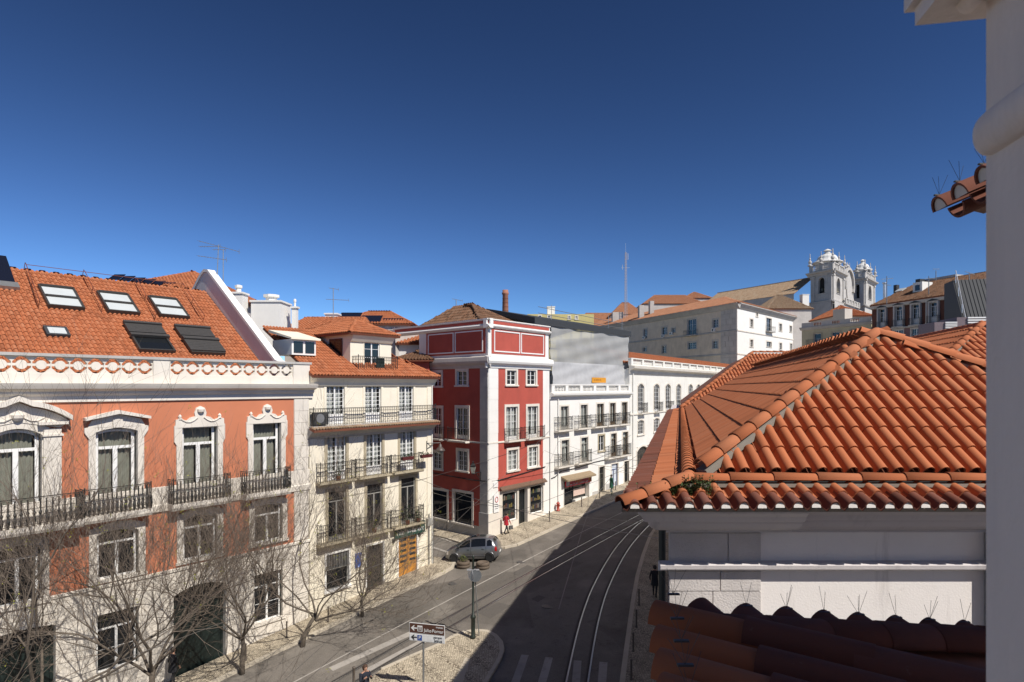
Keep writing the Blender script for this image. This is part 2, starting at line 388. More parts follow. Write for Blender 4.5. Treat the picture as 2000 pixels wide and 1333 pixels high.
class Plane:
    """a roof slope: O on the eave, U along the eave, V up the slope"""
    def __init__(s, O, U, V):
        s.O = Vector(O); s.U = Vector(U).normalized(); V = Vector(V); s.V = (V - s.U * V.dot(s.U)).normalized(); s.Nn = s.U.cross(s.V)
        if s.Nn.z < 0: s.Nn = -s.Nn
    def hit(s, px, py):
        d = Vector(((px - 1000) / F, 1, (HY - py) / F)); C = Vector((0, 0, CZ))
        t = (s.O - C).dot(s.Nn) / d.dot(s.Nn); p = C + d * t - s.O; return p.dot(s.U), p.dot(s.V)
    def uv(s, p): p = Vector(p) - s.O; return p.dot(s.U), p.dot(s.V)
    def P(s, u, v, n=0.): return s.O + s.U * u + s.V * v + s.Nn * n
    def mat(s, u=0, v=0, n=0.):
        m = Matrix((s.U, s.V, s.Nn)).transposed().to_4x4(); m.translation = s.P(u, v, n); return m
def inside(poly, x, y):
    c = False; j = len(poly) - 1
    for i in range(len(poly)):
        (xi, yi), (xj, yj) = poly[i], poly[j]
        if (yi > y) != (yj > y) and x < (xj - xi) * (y - yi) / (yj - yi) + xi: c = not c
        j = i
    return c
def tile_proto(w, L, n=6, th=.016, r=.41):
    """one S-shaped clay tile: barrel and side channel, thick lower edge; u across, v up the slope"""
    rad = w * r; cx = w * .08; xs = [(-w * .5, .012), (-w * .44, 0.)]
    xs += [(cx - rad * math.cos(math.pi * i / n), .004 + rad * 1.0 * math.sin(math.pi * i / n)) for i in range(n + 1)]
    vs = []
    for v, lift, k in ((0, .034, 1.), (L, .004, .9)):
        vs += [((x - cx) * k + cx, v, z * k + lift) for x, z in xs]
    m = len(xs); fs = [(i, i + 1, m + i + 1, m + i) for i in range(m - 1)]
    vs += [((x - cx) * (1 - th / rad) + cx, 0, max(z + .034 - th, .002)) for x, z in xs]
    fs += [(2 * m + i, 2 * m + i + 1, i + 1, i) for i in range(m - 1)]
    return np.array(vs), fs
def tile2(w, L, rad, dep, n=7, th=.016):
    """barrel tile with a hollow channel beside it"""
    cx = w / 2 - rad; xs = [(-w / 2 + (w - 2 * rad) * i / 4, -dep * math.sin(math.pi * i / 4)) for i in range(4)]
    xs += [(cx - rad * math.cos(math.pi * i / n), rad * 1.18 * math.sin(math.pi * i / n)) for i in range(n + 1)]; m = len(xs); vs = []
    for v, lift, k in ((0, .026 + dep * .5, 1.), (L, .002 + dep * .5, .92)): vs += [((x - cx) * k + cx, v, z * k + lift) for x, z in xs]
    vs += [((x - cx) * (1 - th / rad) + cx, 0, z + .026 + dep * .5 - th) for x, z in xs]
    return np.array(vs), [(i, i + 1, m + i + 1, m + i) for i in range(m - 1)] + [(2 * m + i, 2 * m + i + 1, i + 1, i) for i in range(m - 1)]
def strokes(F_, par, x0, x1, z0, z1, y, mat, seed, name='lettering'):
    """small unreadable letter marks"""
    rn = random.Random(seed); m = MB(); x = x0; h = z1 - z0
    while x < x1 - h * .3:
        if rn.random() < .16: x += h * .45; continue
        w = h * rn.uniform(.4, .7); m.box(x, x + h * .14, y - .006, y, z0, z1)
        if rn.random() < .7: m.box(x + h * .14, x + w, y - .006, y, z1 - h * .16, z1)
        if rn.random() < .6: m.box(x + h * .14, x + w, y - .006, y, z0, z0 + h * .16)
        if rn.random() < .5: m.box(x + w - h * .14, x + w, y - .006, y, z0 + h * .16, z1 - h * .16)
        x += w + h * .18
    o = F_.ob(m, name, mat, par); o['kind'] = 'stuff'; return o
def tile_spots(pl, w, e, poly, L, jit=.006):
    us = [p[0] for p in poly]; v_ = [p[1] for p in poly]; out = []
    u = math.floor(min(us) / w) * w + w / 2
    while u < max(us):
        v = 0.
        while v < max(v_):
            if inside(poly, u, v + e * .45): out.append((u + random.uniform(-jit, jit), v + random.uniform(-jit, jit), random.uniform(0, jit)))
            v += e
        u += w
    return out
def tiles_joined(b, name, pl, spots, proto, mat, kind='stuff', parent=None):
    vs, fs = proto; k = len(vs); n = len(spots)
    if not n: return None
    sp = np.array(spots); loc = (vs[None] + sp[:, None, :]).reshape(-1, 3)
    B = np.array([pl.U, pl.V, pl.Nn]); Wp = loc @ B + np.array(pl.O)
    M = np.array(b.W2L); Wp = Wp @ M[:3, :3].T + M[:3, 3]
    me = bpy.data.meshes.new(name)
    me.from_pydata(Wp.tolist(), [], [tuple(i + q * k for i in f) for q in range(n) for f in fs]); me.materials.append(mat)
    me.polygons.foreach_set('use_smooth', [True] * len(me.polygons)); me.update()
    try: me.set_sharp_from_angle(angle=R(50))
    except Exception: pass
    o = link(name, me, parent or b.root); o['kind'] = kind
    return o
def roof(b, pl, poly, w=.23, e=.38, mat=None, n=4, name='roof_tiles', deck=True):
    """clipped slope: deck slab plus real tiles"""
    mat = mat or TILE
    if deck:
        m = MB(); k = len(poly)
        m.add([pl.P(u, v, -.002) for u, v in poly] + [pl.P(u, v, -.12) for u, v in poly],
              [tuple(range(k)), tuple(range(2 * k - 1, k - 1, -1))] + [(i, i + k, (i + 1) % k + k, (i + 1) % k) for i in range(k)])
        b.world(m, 'roof_deck', DECK)
    L = e * 1.12
    return tiles_joined(b, name, pl, tile_spots(pl, w, e, poly, L), tile_proto(w, L, n), mat)
def cap_mesh(r=.11, L=.42, n=8):
    m = MB(); vs = []
    for v, k, dz in ((0, 1.06, .012), (L, .92, 0)):
        vs += [(r * k * math.cos(math.pi * i / n), v, r * k * math.sin(math.pi * i / n) + dz) for i in range(n + 1)]
    for k in (.88,): vs += [(r * 1.06 * k * math.cos(math.pi * i / n), 0, r * 1.06 * k * math.sin(math.pi * i / n) + .012) for i in range(n + 1)]
    q = n + 1
    m.add(vs, [(i, q + i, q + i + 1, i + 1) for i in range(n)] + [(i + 1, 2 * q + i + 1, 2 * q + i, i) for i in range(n)])
    return m
def caps(b, A, B, mat, r=.11, e=.38, joined=True, name='ridge_tiles', lift=.02, up=None):
    """row of half-round tiles laid from A (low end) to B"""
    A, B = Vector(A), Vector(B); d = B - A; L = d.length; d.normalize(); n = max(1, round(L / e)); e = L / n
    side = d.cross(up or Vector((0, 0, 1))).normalized(); upv = side.cross(d)
    base = cap_mesh(r, e * 1.1); Mx = Matrix((side, d, upv)).transposed().to_4x4()
    if joined:
        m = MB()
        for i in range(n):
            T = Matrix.Translation(A + d * (i * e) + upv * lift) @ Mx; m.add([T @ Vector(v) for v in base.v], base.f)
        return b.world(m, name, mat, True, 'stuff')
    me = base.mesh('ridge_tile', mat, None, True)
    for i in range(n):
        T = Matrix.Translation(A + d * (i * e) + upv * lift) @ Mx; b.place('ridge_tile', me, T)
def hip(b, corners, ze, apex, zr, w=.23, e=.38, mat=None, n=4, capmat=None, sides=None, capr=.11):
    """hip roof over plan polygon corners (world xy, counter-clockwise); apex = list of the ridge point per side pair"""
    k = len(corners)
    for i in range(k):
        if sides is not None and i not in sides: continue
        A, B = Vector((*corners[i], ze)), Vector((*corners[(i + 1) % k], ze))
        C, D = Vector((*apex[(i + 1) % k], zr)), Vector((*apex[i], zr))
        pl = Plane(A, B - A, ((C + D) / 2 - A))
        poly = [pl.uv(A), pl.uv(B), pl.uv(C)] + ([pl.uv(D)] if (C - D).length > .01 else [])
        roof(b, pl, poly, w, e, mat, n)
    done = set()
    for i in range(k):
        caps(b, (*corners[i], ze), (*apex[i], zr), capmat or mat or TILE, capr, joined=True)
        q = (i + 1) % k; key = tuple(sorted((apex[i], apex[q])))
        if apex[i] != apex[q] and key not in done: done.add(key); caps(b, (*apex[i], zr), (*apex[q], zr), capmat or mat or TILE, capr)
def xbox(b, x0, x1, y0, y1, z0, z1, name, mat): return ob(MB().box(x0, x1, y0, y1, z0, z1), name, mat, b.root)
def shell(b, x0, x1, y1, z0, z1, mat, y0=0., name='wall'):
    """side and back walls behind a facade"""
    m = MB(); m.quad((x0, y0, z0), (x0, y1, z0), (x0, y1, z1), (x0, y0, z1)); m.quad((x1, y0, z0), (x1, y1, z0), (x1, y1, z1), (x1, y0, z1))
    m.quad((x0, y1, z0), (x1, y1, z0), (x1, y1, z1), (x0, y1, z1)); m.quad((x0, y0, z1), (x1, y0, z1), (x1, y1, z1), (x0, y1, z1))
    return ob(m, name, mat, b.root)
def text(par, s_, size, loc, rot, mat, name='lettering', align='CENTER', depth=.004, M=None):
    cu = bpy.data.curves.new(name, 'FONT'); cu.body = s_; cu.size = size; cu.align_x = align; cu.align_y = 'CENTER'; cu.extrude = depth; cu.materials.append(mat)
    tmp = bpy.data.objects.new(name, cu); COL.objects.link(tmp); dg = bpy.context.evaluated_depsgraph_get(); me = bpy.data.meshes.new_from_object(tmp.evaluated_get(dg)); bpy.data.objects.remove(tmp); me.materials.clear(); me.materials.append(mat)
    o = bpy.data.objects.new(name, me); COL.objects.link(o); o.parent = par; o.location = loc; o.rotation_euler = rot; return o
def balustrade(F_, x0, x1, z0, z1, y, mat, pw=.5, every=3., parent=None, bal=True):
    """classical balustrade: plinth, piers, turned balusters, cap rail"""
    h = z1 - z0
    B_ = F_.ob(MB().box(x0, x1, y - .16, y + .16, z0, z0 + h * .16).box(x0 - .03, x1 + .03, y - .19, y + .19, z1 - h * .13, z1), 'balustrade', mat, parent)
    n = max(1, round((x1 - x0) / every)); xs = [x0 + (x1 - x0) * i / n for i in range(n + 1)]
    for i, x in enumerate(xs): a = min(max(x, x0 + pw / 2), x1 - pw / 2); F_.ob(MB().box(a - pw / 2, a + pw / 2, y - .175, y + .175, z0 + h * .16 + .002, z1 - h * .13 - .002), 'pier', mat, B_)
    if bal:
        pr = [(.05, 0), (.05, .06), (.03, .1), (.065, .3), (.05, .45), (.028, .75), (.045, .9), (.05, 1)]; hh = h * .71
        me = MB().lathe((0, 0, 0), [(r * 1.05, z * hh) for r, z in pr], 6).mesh('baluster', mat, None, True)
        for i in range(n):
            a, c = xs[i] + pw / 2 + .05, xs[i + 1] - pw / 2 - .05; k = max(1, round((c - a) / .22))
            for j in range(k):
                x = a + (c - a) * (j + .5) / k
                o = link('baluster', me, B_, (0, 0, 0)); MM = Matrix.Translation((x, y, z0 + h * .16)); o.matrix_basis = MM if F_.M is None else F_.M @ MM
    return B_
# ---------------------------------------------------------------- the ground: terrain, roads, pavements, rails, markings
def drape(poly, dz, step=2., skirt=0.):
    bm = bmesh.new(); f = bm.faces.new([bm.verts.new((x, y, 0)) for x, y in poly])
    xs = [p[0] for p in poly]; ys = [p[1] for p in poly]
    for ax, lo, hi in ((0, min(xs), max(xs)), (1, min(ys), max(ys))):
        v = lo + step
        while v < hi:
            co = [0, 0, 0]; no = [0, 0, 0]; co[ax] = v; no[ax] = 1
            bmesh.ops.bisect_plane(bm, geom=bm.verts[:] + bm.edges[:] + bm.faces[:], plane_co=co, plane_no=no); v += step
    if skirt:
        be = [e for e in bm.edges if e.is_boundary]; r = bmesh.ops.extrude_edge_only(bm, edges=be)
        low = {v for v in r['geom'] if isinstance(v, bmesh.types.BMVert)}
        for v in bm.verts: v.co.z = gz(v.co.x, v.co.y) + dz - (skirt if v in low else 0)
    else:
        for v in bm.verts: v.co.z = gz(v.co.x, v.co.y) + dz
    bmesh.ops.recalc_face_normals(bm, faces=bm.faces[:])
    me = bpy.data.meshes.new('sheet'); bm.to_mesh(me); bm.free(); return me
def sheet(name, poly, dz, mat, step=2., skirt=0., kind='structure', parent=None):
    me = drape(poly, dz, step, skirt); me.name = name; me.materials.append(mat)
    o = link(name, me, parent, None if parent is None else (0, 0, 0))
    if kind and parent is None: o['kind'] = kind
    return o
def asphalt():
    m, t, p = nm('asphalt')
    a = ramp(t, noise(t, pos(t), .35, 6, .6), [(.3, (.115, .102, .086)), (.7, (.185, .164, .14))])
    g = ramp(t, noise(t, pos(t), 26, 3, .7), [(.35, (.75,) * 3), (.65, (1.25,) * 3)])
    b = mixc(t, 1., a, g, 'MULTIPLY')
    cr = N(t, 'ShaderNodeTexVoronoi', Scale=.55, _feature='DISTANCE_TO_EDGE'); wv = N(t, 'ShaderNodeTexNoise', Scale=1.5, Detail=5)
    t.links.new(pos(t), wv.inputs['Vector']); t.links.new(wv.outputs['Color'], cr.inputs['Vector'])
    pv = N(t, 'ShaderNodeTexVoronoi', Scale=.22, Randomness=1.); wp = mixc(t, .25, pos(t), wv.outputs['Color']); t.links.new(pos(t, 1, 1, 1), pv.inputs['Vector']); sv = t.nodes.new('ShaderNodeSeparateColor'); t.links.new(pv.outputs['Color'], sv.inputs[0]); b = mixc(t, 1., b, ramp(t, sv.outputs[0], [(0, (.8,) * 3), (.5, (1.,) * 3), (1, (1.14,) * 3)]), 'MULTIPLY')
    oil = ramp(t, noise(t, pos(t), .9, 5, .7), [(.62, (0,) * 3), (.8, (.55,) * 3)]); b = mixc(t, oil, b, (.07, .06, .052))
    crk = ramp(t, cr.outputs['Distance'], [(0, (.5,) * 3), (.012, (0,) * 3)])
    sm = ramp(t, noise(t, pos(t, .25, .25, .25), 1.6, 3), [(.55, (0,) * 3), (.7, (.45,) * 3)])
    c = mixc(t, sm, b, (.29, .26, .22))
    t.links.new(mixc(t, crk, c, (.05, .045, .04)), p.inputs['Base Color']); p.inputs['Roughness'].default_value = .85
    bump(t, p, noise(t, pos(t), 60, 3), .35, .01); return m
def cobble(name, c, sc_=9.5):
    m, t, p = nm(name); v = N(t, 'ShaderNodeTexVoronoi', Scale=sc_, Randomness=.55); t.links.new(pos(t), v.inputs['Vector'])
    d = N(t, 'ShaderNodeTexVoronoi', Scale=sc_, Randomness=.55, _feature='DISTANCE_TO_EDGE'); t.links.new(pos(t), d.inputs['Vector'])
    hsv = t.nodes.new('ShaderNodeSeparateColor'); t.links.new(v.outputs['Color'], hsv.inputs[0])
    a = ramp(t, hsv.outputs[0], [(0, sc3(c, .72)), (1, sc3(c, 1.15))])
    bl = ramp(t, noise(t, pos(t), .6, 5, .6), [(.35, (.78,) * 3), (.7, (1.08,) * 3)])
    a = mixc(t, 1., a, bl, 'MULTIPLY')
    j = ramp(t, d.outputs['Distance'], [(.03, (1,) * 3), (.11, (0,) * 3)])
    t.links.new(mixc(t, j, a, (.13, .105, .075)), p.inputs['Base Color']); p.inputs['Roughness'].default_value = .75
    bump(t, p, ramp(t, d.outputs['Distance'], [(0, (0,) * 3), (.2, (1,) * 3)]), .5, .012); return m
ASPH = asphalt(); COB = cobble('limestone_cobbles', (.56, .48, .355)); COB_D = cobble('worn_cobbles', (.42, .36, .27))
ASPH2 = plain('asphalt_patch', (.105, .094, .082), .85, 0, .15, 14, .3); CONC = plaster('kerb_limestone', (.50, .44, .345), .15, .3)
ZEBRA = plaster('road_paint', (.38, .35, .31), .25, 1., (.19, .17, .145)); STEEL = plain('rail_steel', (.42, .42, .42), .28, .9, .2, 20)
GROOVE = plain('rail_groove', (.035, .03, .028), .8)
EARTH = plain('town_ground', (.2, .17, .14), .95, 0, .3, .2)
m_ = MB(); n_ = 60
gs = [-900, -500, -300, -200, -150, -110] + list(range(-90, 151, 6)) + [180, 220, 300, 500, 900, 1500, 2500]
for y in gs:
    for x in gs: m_.v.append((x, y, gz(x, y) - .35))
k_ = len(gs); m_.f = [(j * k_ + i, j * k_ + i + 1, (j + 1) * k_ + i + 1, (j + 1) * k_ + i) for j in range(k_ - 1) for i in range(k_ - 1)]; m_.m = [0] * len(m_.f)
ob(m_, 'ground', EARTH, kind='structure')
# carriageway: the wide street and the side street between the cream and the red house
sheet('road', [st(-12, -29.9), st(27.5, -29.9), st(27.5, -60), st(37.5, -60), st(37.5, -29.9), st(95, -29.9), st(95, -8), st(50, -8), st(-12, 8)], 0., ASPH, 2.)
# far pavement along the left facades, rounding into the side street
a = [st(-12, T0 - .02), st(29.0, T0 - .02), st(29.0, -55), st(30.2, -55), st(30.2, -30.6)]
kl = [st(30.15, -29.4), st(29.85, -28.7), st(29.2, -28.25), st(28.2, -28.1), st(-12, -28.1)]
sheet('pavement', a + kl, .12, COB, 2., .3)
fA = Fr(*st(19.6, T0), *S_DIR)
cR = st(34.55, T0)       # red corner, refined below
RC = Vector((-2.17, 46.12)); dl = Vector((.729, -.684))            # red corner, direction of its shaded face (towards the corner)
nl = Vector((-.684, -.729))
q = lambda a_, d_: tuple(RC - dl * a_ + nl * d_)
kr = [q(14, 1.2), q(2.5, 1.2), q(.6, 1.35), st(33.4, -28.7), st(33.9, -27.7), st(34.8, -27.25), st(36.5, -27.2), st(95, -27.2)]
sheet('pavement', [q(14, -.02), tuple(RC + Vector((.02, .02))), st(95, T0 - .02)] + kr[::-1], .12, COB, 2., .3)
# traffic island
isl = [gp(*p) for p in ((745, 1312), (800, 1287), (860, 1262), (885, 1247), (908, 1238), (930, 1235), (952, 1237), (968, 1246), (978, 1258), (981, 1273), (975, 1291), (962, 1313), (946, 1340), (925, 1380))]
isl = [(p.x, p.y) for p in isl] + [(-3.2, 17.0), (-6.5, 17.5), (-9.5, 20.5)]
sheet('traffic_island', isl, .11, COB, 1.5, .3)
# near pavement on the shaded side
rk = [gp(*p) for p in ((1209, 1400), (1216, 1333), (1222, 1285), (1228, 1240), (1236, 1180), (1245, 1128), (1256, 1088), (1270, 1050))]
rk = [(3.0, 6.0), (3.1, 14)] + [(p.x, p.y) for p in rk]
e0 = Vector(rk[-1]); rk.append(tuple(e0 + Vector((.40, .917)) * 45))
sheet('pavement', rk + [(rk[-1][0] + 3, rk[-1][1] - 2), (13, 38), (4.5, 9), (4.6, 6)], .12, COB_D, 2., .3)
def kerb(pl, parent_name, L=1.1, w_=.22, dz=.128):
    root = thing('kerb', parent_name, 'kerb', (pl[0][0], pl[0][1], gz(*pl[0]))); o0 = root.location.copy()
    P = [Vector(p) for p in pl]; seg = []
    for a_, b_ in zip(P, P[1:]):
        d = b_ - a_; n = max(1, round(d.length / L))
        for i in range(n): seg.append((a_ + d * (i / n), a_ + d * ((i + 1) / n)))
    for a_, b_ in seg[:120]:
        d = (b_ - a_).normalized(); nn = Vector((-d.y, d.x)) * w_ / 2; a2, b2 = a_ + d * .008, b_ - d * .008
        zz = random.uniform(-.004, .006); m = MB()
        pts = [a2 - nn, b2 - nn, b2 + nn, a2 + nn]
        m.add([(p.x - o0.x, p.y - o0.y, gz(p.x, p.y) + dz + zz - o0.z) for p in pts] + [(p.x - o0.x, p.y - o0.y, gz(p.x, p.y) - .1 - o0.z) for p in pts],
              [(0, 1, 2, 3), (0, 4, 5, 1), (1, 5, 6, 2), (2, 6, 7, 3), (3, 7, 4, 0)])
        link('kerb_stone', m.mesh('kerb_stone', CONC), root, (0, 0, 0))
    return root
def dens(pl, n=1):
    return pl
kerb([st(2, -28.1)] + [st(28.2, -28.1)] + kl[:4][::-1][1:], 'pale stone kerb in front of the salmon and cream houses', dz=.131)
kerb(kr[1:7] + [st(74, -27.2)], 'pale stone kerb along the pavement of the red and white houses', dz=.131)
kerb(isl[0:13], 'pale curved stone kerb round the cobbled traffic island', .8, .2, .121)
kerb(rk[1:], 'shaded stone kerb on the near right side of the street', 1.1, .22, .131)
# pale slab set in the island
sl_ = [gp(*p) for p in ((884, 1340), (903, 1340), (919, 1292), (909, 1289))]
sheet('paving_slab', [(p.x, p.y) for p in sl_], .116, CONC, 9)
# road markings
def strip(name, c, w_, dz, mat, parent=None, kind='structure', step=1.):
    P = [Vector(p) for p in c]; m = MB(); pts = []
    for a_, b_ in zip(P, P[1:]):
        n = max(1, int((b_ - a_).length / step)); pts += [a_.lerp(b_, i / n) for i in range(n)]
    pts.append(P[-1]); vs = []
    for i, p in enumerate(pts):
        d = (pts[min(i + 1, len(pts) - 1)] - pts[max(0, i - 1)]).normalized(); nn = Vector((-d.y, d.x)) * w_ / 2
        for s_ in (-1, 1): qv = p + nn * s_; vs.append((qv.x, qv.y, gz(p.x, p.y) + dz))
    m.add(vs, [(2 * i, 2 * i + 1, 2 * i + 3, 2 * i + 2) for i in range(len(pts) - 1)])
    o = ob(m, name, mat, parent)
    if kind and parent is None: o['kind'] = kind
    return o
strip('road_line', [st(2, -24.75), st(47, -24.75)], .09, .008, ZEBRA)
for i, (a_, b_) in enumerate((((646, 1308), (806, 1236)), ((716, 1312), (832, 1250)))):
    strip('crosswalk_stripe', [tuple(gp(*a_).xy), tuple(gp(*b_).xy)], .45, .008, ZEBRA)
for c in (((1005, 1345), (1028, 1280)), ((1058, 1345), (1075, 1285)), ((1127, 1345), (1131, 1291)), ((1178, 1345), (1181, 1294))):
    strip('crosswalk_stripe', [tuple((gp(*c[1]) + (gp(*c[0]) - gp(*c[1])) * 1.8).xy), tuple(gp(*c[1]).xy)], .46, .008, ZEBRA)
for c in (((852, 1047), (884, 1058)), ((840, 1067), (876, 1079)), ((858, 1026), (893, 1037))):
    strip('crosswalk_stripe', [tuple(gp(*c[0]).xy), tuple(gp(*c[1]).xy)], .42, .008, ZEBRA)
pp = [gp(*p) for p in ((933, 1197), (972, 1177), (997, 1183), (958, 1209))]
sheet('asphalt_patch', [(p.x, p.y) for p in pp], .005, ASPH2, 9)
pp = [gp(*p) for p in ((1038, 1170), (1052, 1163), (1066, 1167), (1050, 1177))]
sheet('asphalt_patch', [(p.x, p.y) for p in pp], .005, ASPH2, 9)
for q4 in (((1000, 1120), (1030, 1104), (1044, 1109), (1014, 1126)), ((770, 1222), (815, 1200), (826, 1206), (782, 1229)), ((1090, 1062), (1110, 1052), (1118, 1056), (1098, 1067)), ((900, 1150), (914, 1143), (922, 1147), (908, 1154))):
    pp = [gp(*p) for p in q4]; sheet('asphalt_patch', [(p.x, p.y) for p in pp], .005, ASPH2, 9)
for px, py, lb in ((885, 1140, 'small round drain cover in the sunlit lane near the cream house'), (1018, 1098, 'small round drain cover in the sunlit lane below the red shop')):
    pp = gp(px, py); tag(ob(MB().lathe((pp.x, pp.y, pp.z - .03), [(.3, 0), (.3, .04), (.25, .043), (.02, .043)], 18), 'drain_cover', plain('worn_cast_iron', (.10, .095, .09), .6, .2)), lb, 'drain cover')
pp = gp(1070, 1184); mh = MB().lathe((pp.x, pp.y, pp.z - .03), [(.36, 0), (.36, .042), (.31, .046), (.3, .04), (.02, .04)], 20)
tag(ob(mh, 'manhole_cover', plain('cast_iron', (.12, .115, .11), .6, .3)), 'round iron manhole cover in the shaded carriageway', 'manhole cover')
# tram rails: steel head, dark groove beside it
RT = thing('tram_track', 'steel tram rails running straight up the sunlit lane', 'tram track', (*st(20, -22.65), gz(*st(20, -22.65))))
RZ[RT.name] = 0
def rail(pl, root, dz=.006):
    o0 = root.location
    for nm_, w_, off, mt, z_ in (('rail_bed', .34, 0, ASPH2, .003), ('rail_groove', .085, .07, GROOVE, dz + .002), ('rail', .07, 0, STEEL, dz + .004)):
        P = [Vector(p) for p in pl]; sp = []
        for i, p in enumerate(P):
            d = (P[min(i + 1, len(P) - 1)] - P[max(0, i - 1)]).normalized(); sp.append(tuple(p + Vector((-d.y, d.x)) * off))
        o = strip(nm_, sp, w_, z_, mt, root, None); o.location = (-o0.x, -o0.y, -o0.z)
rail([st(-5, -23.1), st(30, -23.1), st(75, -23.1)], RT); rail([st(-5, -22.2), st(30, -22.2), st(75, -22.2)], RT)
RT2 = thing('tram_track', 'pair of tram rails curving through the shaded side of the street', 'tram track', (*gp(1128, 1330).xy, gp(1128, 1330).z))
lr = [gp(*p) for p in ((1106, 1333), (1116, 1286), (1127, 1238), (1139, 1196), (1157, 1147), (1194, 1081), (1225, 1044), (1260, 1012))]
lr = [Vector(p.xy) for p in lr]; lr = [lr[0] + (lr[0] - lr[1]) * 3] + lr
lr = lr + [lr[-1] + Vector(S_DIR) * 25]
def smooth_pl(P, n=3):
    for _ in range(n):
        Q = [P[0]]
        for a_, b_ in zip(P, P[1:]): Q += [a_.lerp(b_, .25), a_.lerp(b_, .75)]
        P = Q + [P[-1]]
    return P
lr = smooth_pl(lr)
rr = []
for i, p in enumerate(lr):
    d = (lr[min(i + 1, len(lr) - 1)] - lr[max(0, i - 1)]).normalized(); rr.append(p + Vector((d.y, -d.x)) * .9)
rail([tuple(p) for p in lr], RT2, .011); rail([tuple(p) for p in rr], RT2, .011)
# ================================================================ salmon palace (left)
b = Bld('town_house', 'salmon pink palace with white stone trim, pierced parapet and skylit tiled roof', 'house', fA, gz(*st(12, T0)) - .3)
f = b.main; X, Z = fA.x, fA.z
xl, xr = X(-320), X(602); zb = b.zb
zc_top, zc_bot, zfr = Z(590, 750), Z(590, 769), Z(590, 778); zslab = Z(520, 957); zbase = Z(566, 1061)
ups = [(X(-18), X(81)), (X(186), X(268)), (X(355), X(424)), (X(493), X(548))]
ztops = [Z(31, 838), Z(228, 836), Z(390, 832), Z(520, 825)]
mz = [(X(-12), X(79), Z(35, 1182), Z(35, 1062)), f.rect(188, 270, 1031, 1127), f.rect(357, 424, 1003, 1090), f.rect(496, 551, 982, 1058)]
gr = [(X(-40), X(108), zb, Z(60, 1226)), f.rect(187, 270, 1193, 1306), (X(338), X(440), zb, Z(390, 1140)), f.rect(496, 551, 1118, 1212)]
holes = [(a, c, zslab, z) for (a, c), z in zip(ups, ztops)] + mz
m = MB().wall(xl, xr - .9, zbase, zfr, holes); f.ob(m, 'wall', PINK)
m = MB().wall(xl, xr, zb, zbase, gr).wall(xr - .9, xr, zbase, zfr); f.ob(m, 'stone_base', STONE)
f.ashlar(xl + 4, xr, zb, zbase - .16, .52, 1.35, .045, STONE, gr)
f.mould('base_course', [(0, zbase - .16), (-.1, zbase - .14), (-.1, zbase - .03), (-.04, zbase), (0, zbase)], xl, xr + .06, STONE)
f.ashlar(xr - .9, xr, zbase + .05, zfr - .05, .62, .9, .06, STONE)
f.mould('string_course', [(0, zslab - .33), (-.1, zslab - .3), (-.12, zslab - .02), (-.05, zslab + .03), (-.05, zslab + .8), (0, zslab + .82)], xl, xr + .1, STONE)
f.mould('cornice', [(0, zfr), (-.09, zfr), (-.09, zc_bot), (-.16, zc_bot + .02), (-.22, zc_bot + .1), (-.22, zc_bot + .18), (-.5, zc_bot + .3), (-.56, zc_bot + .42), (-.6, zc_top - .02), (-.3, zc_top), (0, zc_top)], xl, xr + .25, STONE)
# parapet with pierced roundels
zp0, zp1 = zc_top, Z(590, 708); hz0, hz1 = zp0 + .38, zp1 - .12
par = f.ob(MB().box(xl, xr + .02, -.12, .2, zp0, hz0), 'parapet', STONE)
f.ob(MB().box(xl, xr + .1, -.2, .28, hz1 + .002, zp1), 'parapet_cap', STONE_D, par)
px_ = [1010, 1063]
def pierced(x0, x1, n):
    w_ = (x1 - x0) / n; h = hz1 - hz0; zc = (hz0 + hz1) / 2
    for i in range(n):
        cx = x0 + w_ * (i + .5); r = h * .47; ri = h * .27; m = MB()
        o8 = arc(cx, zc, r, 22.5, 382.5, 8)[:-1]
        L = [(cx - w_ / 2, hz0), (cx, hz0)] + [p for p in sorted(o8, key=lambda p: p[1]) if p[0] < cx][:4] + [(cx, hz1), (cx - w_ / 2, hz1)]
        for s_ in (-1, 1):
            pts = [(cx, hz0), (cx, zc - r)] + [(cx + s_ * r * math.sin(R(a_)), zc - r * math.cos(R(a_))) for a_ in (22.5, 67.5, 112.5, 157.5)] + [(cx, zc + r), (cx, hz1), (cx + s_ * w_ / 2, hz1), (cx + s_ * w_ / 2, hz0)]
            m.polyy(pts if s_ > 0 else pts[::-1], -.06, .12)
        m.polyy(arc(cx, zc, ri, 0, 360, 14)[:-1], -.05, .1)
        m.box(cx - w_ * .5, cx - ri * .7, -.03, .08, zc - .05, zc + .05).box(cx + ri * .7, cx + w_ * .5, -.03, .08, zc - .05, zc + .05)
        f.ob(m, 'pierced_panel', STONE, par)
def ppier(x0, x1):
    P_ = f.ob(MB().box(x0, x1, -.15, .22, zp0 + .002, hz1), 'pier', STONE, par)
xa, xb, xc_ = X(297), X(330), X(570)
ppier(xa, xb); ppier(xc_, xr); pierced(xb, xc_, 9); pierced(X(-62), xa, 10); ppier(X(-100), X(-62)); pierced(xl, X(-100), 6)
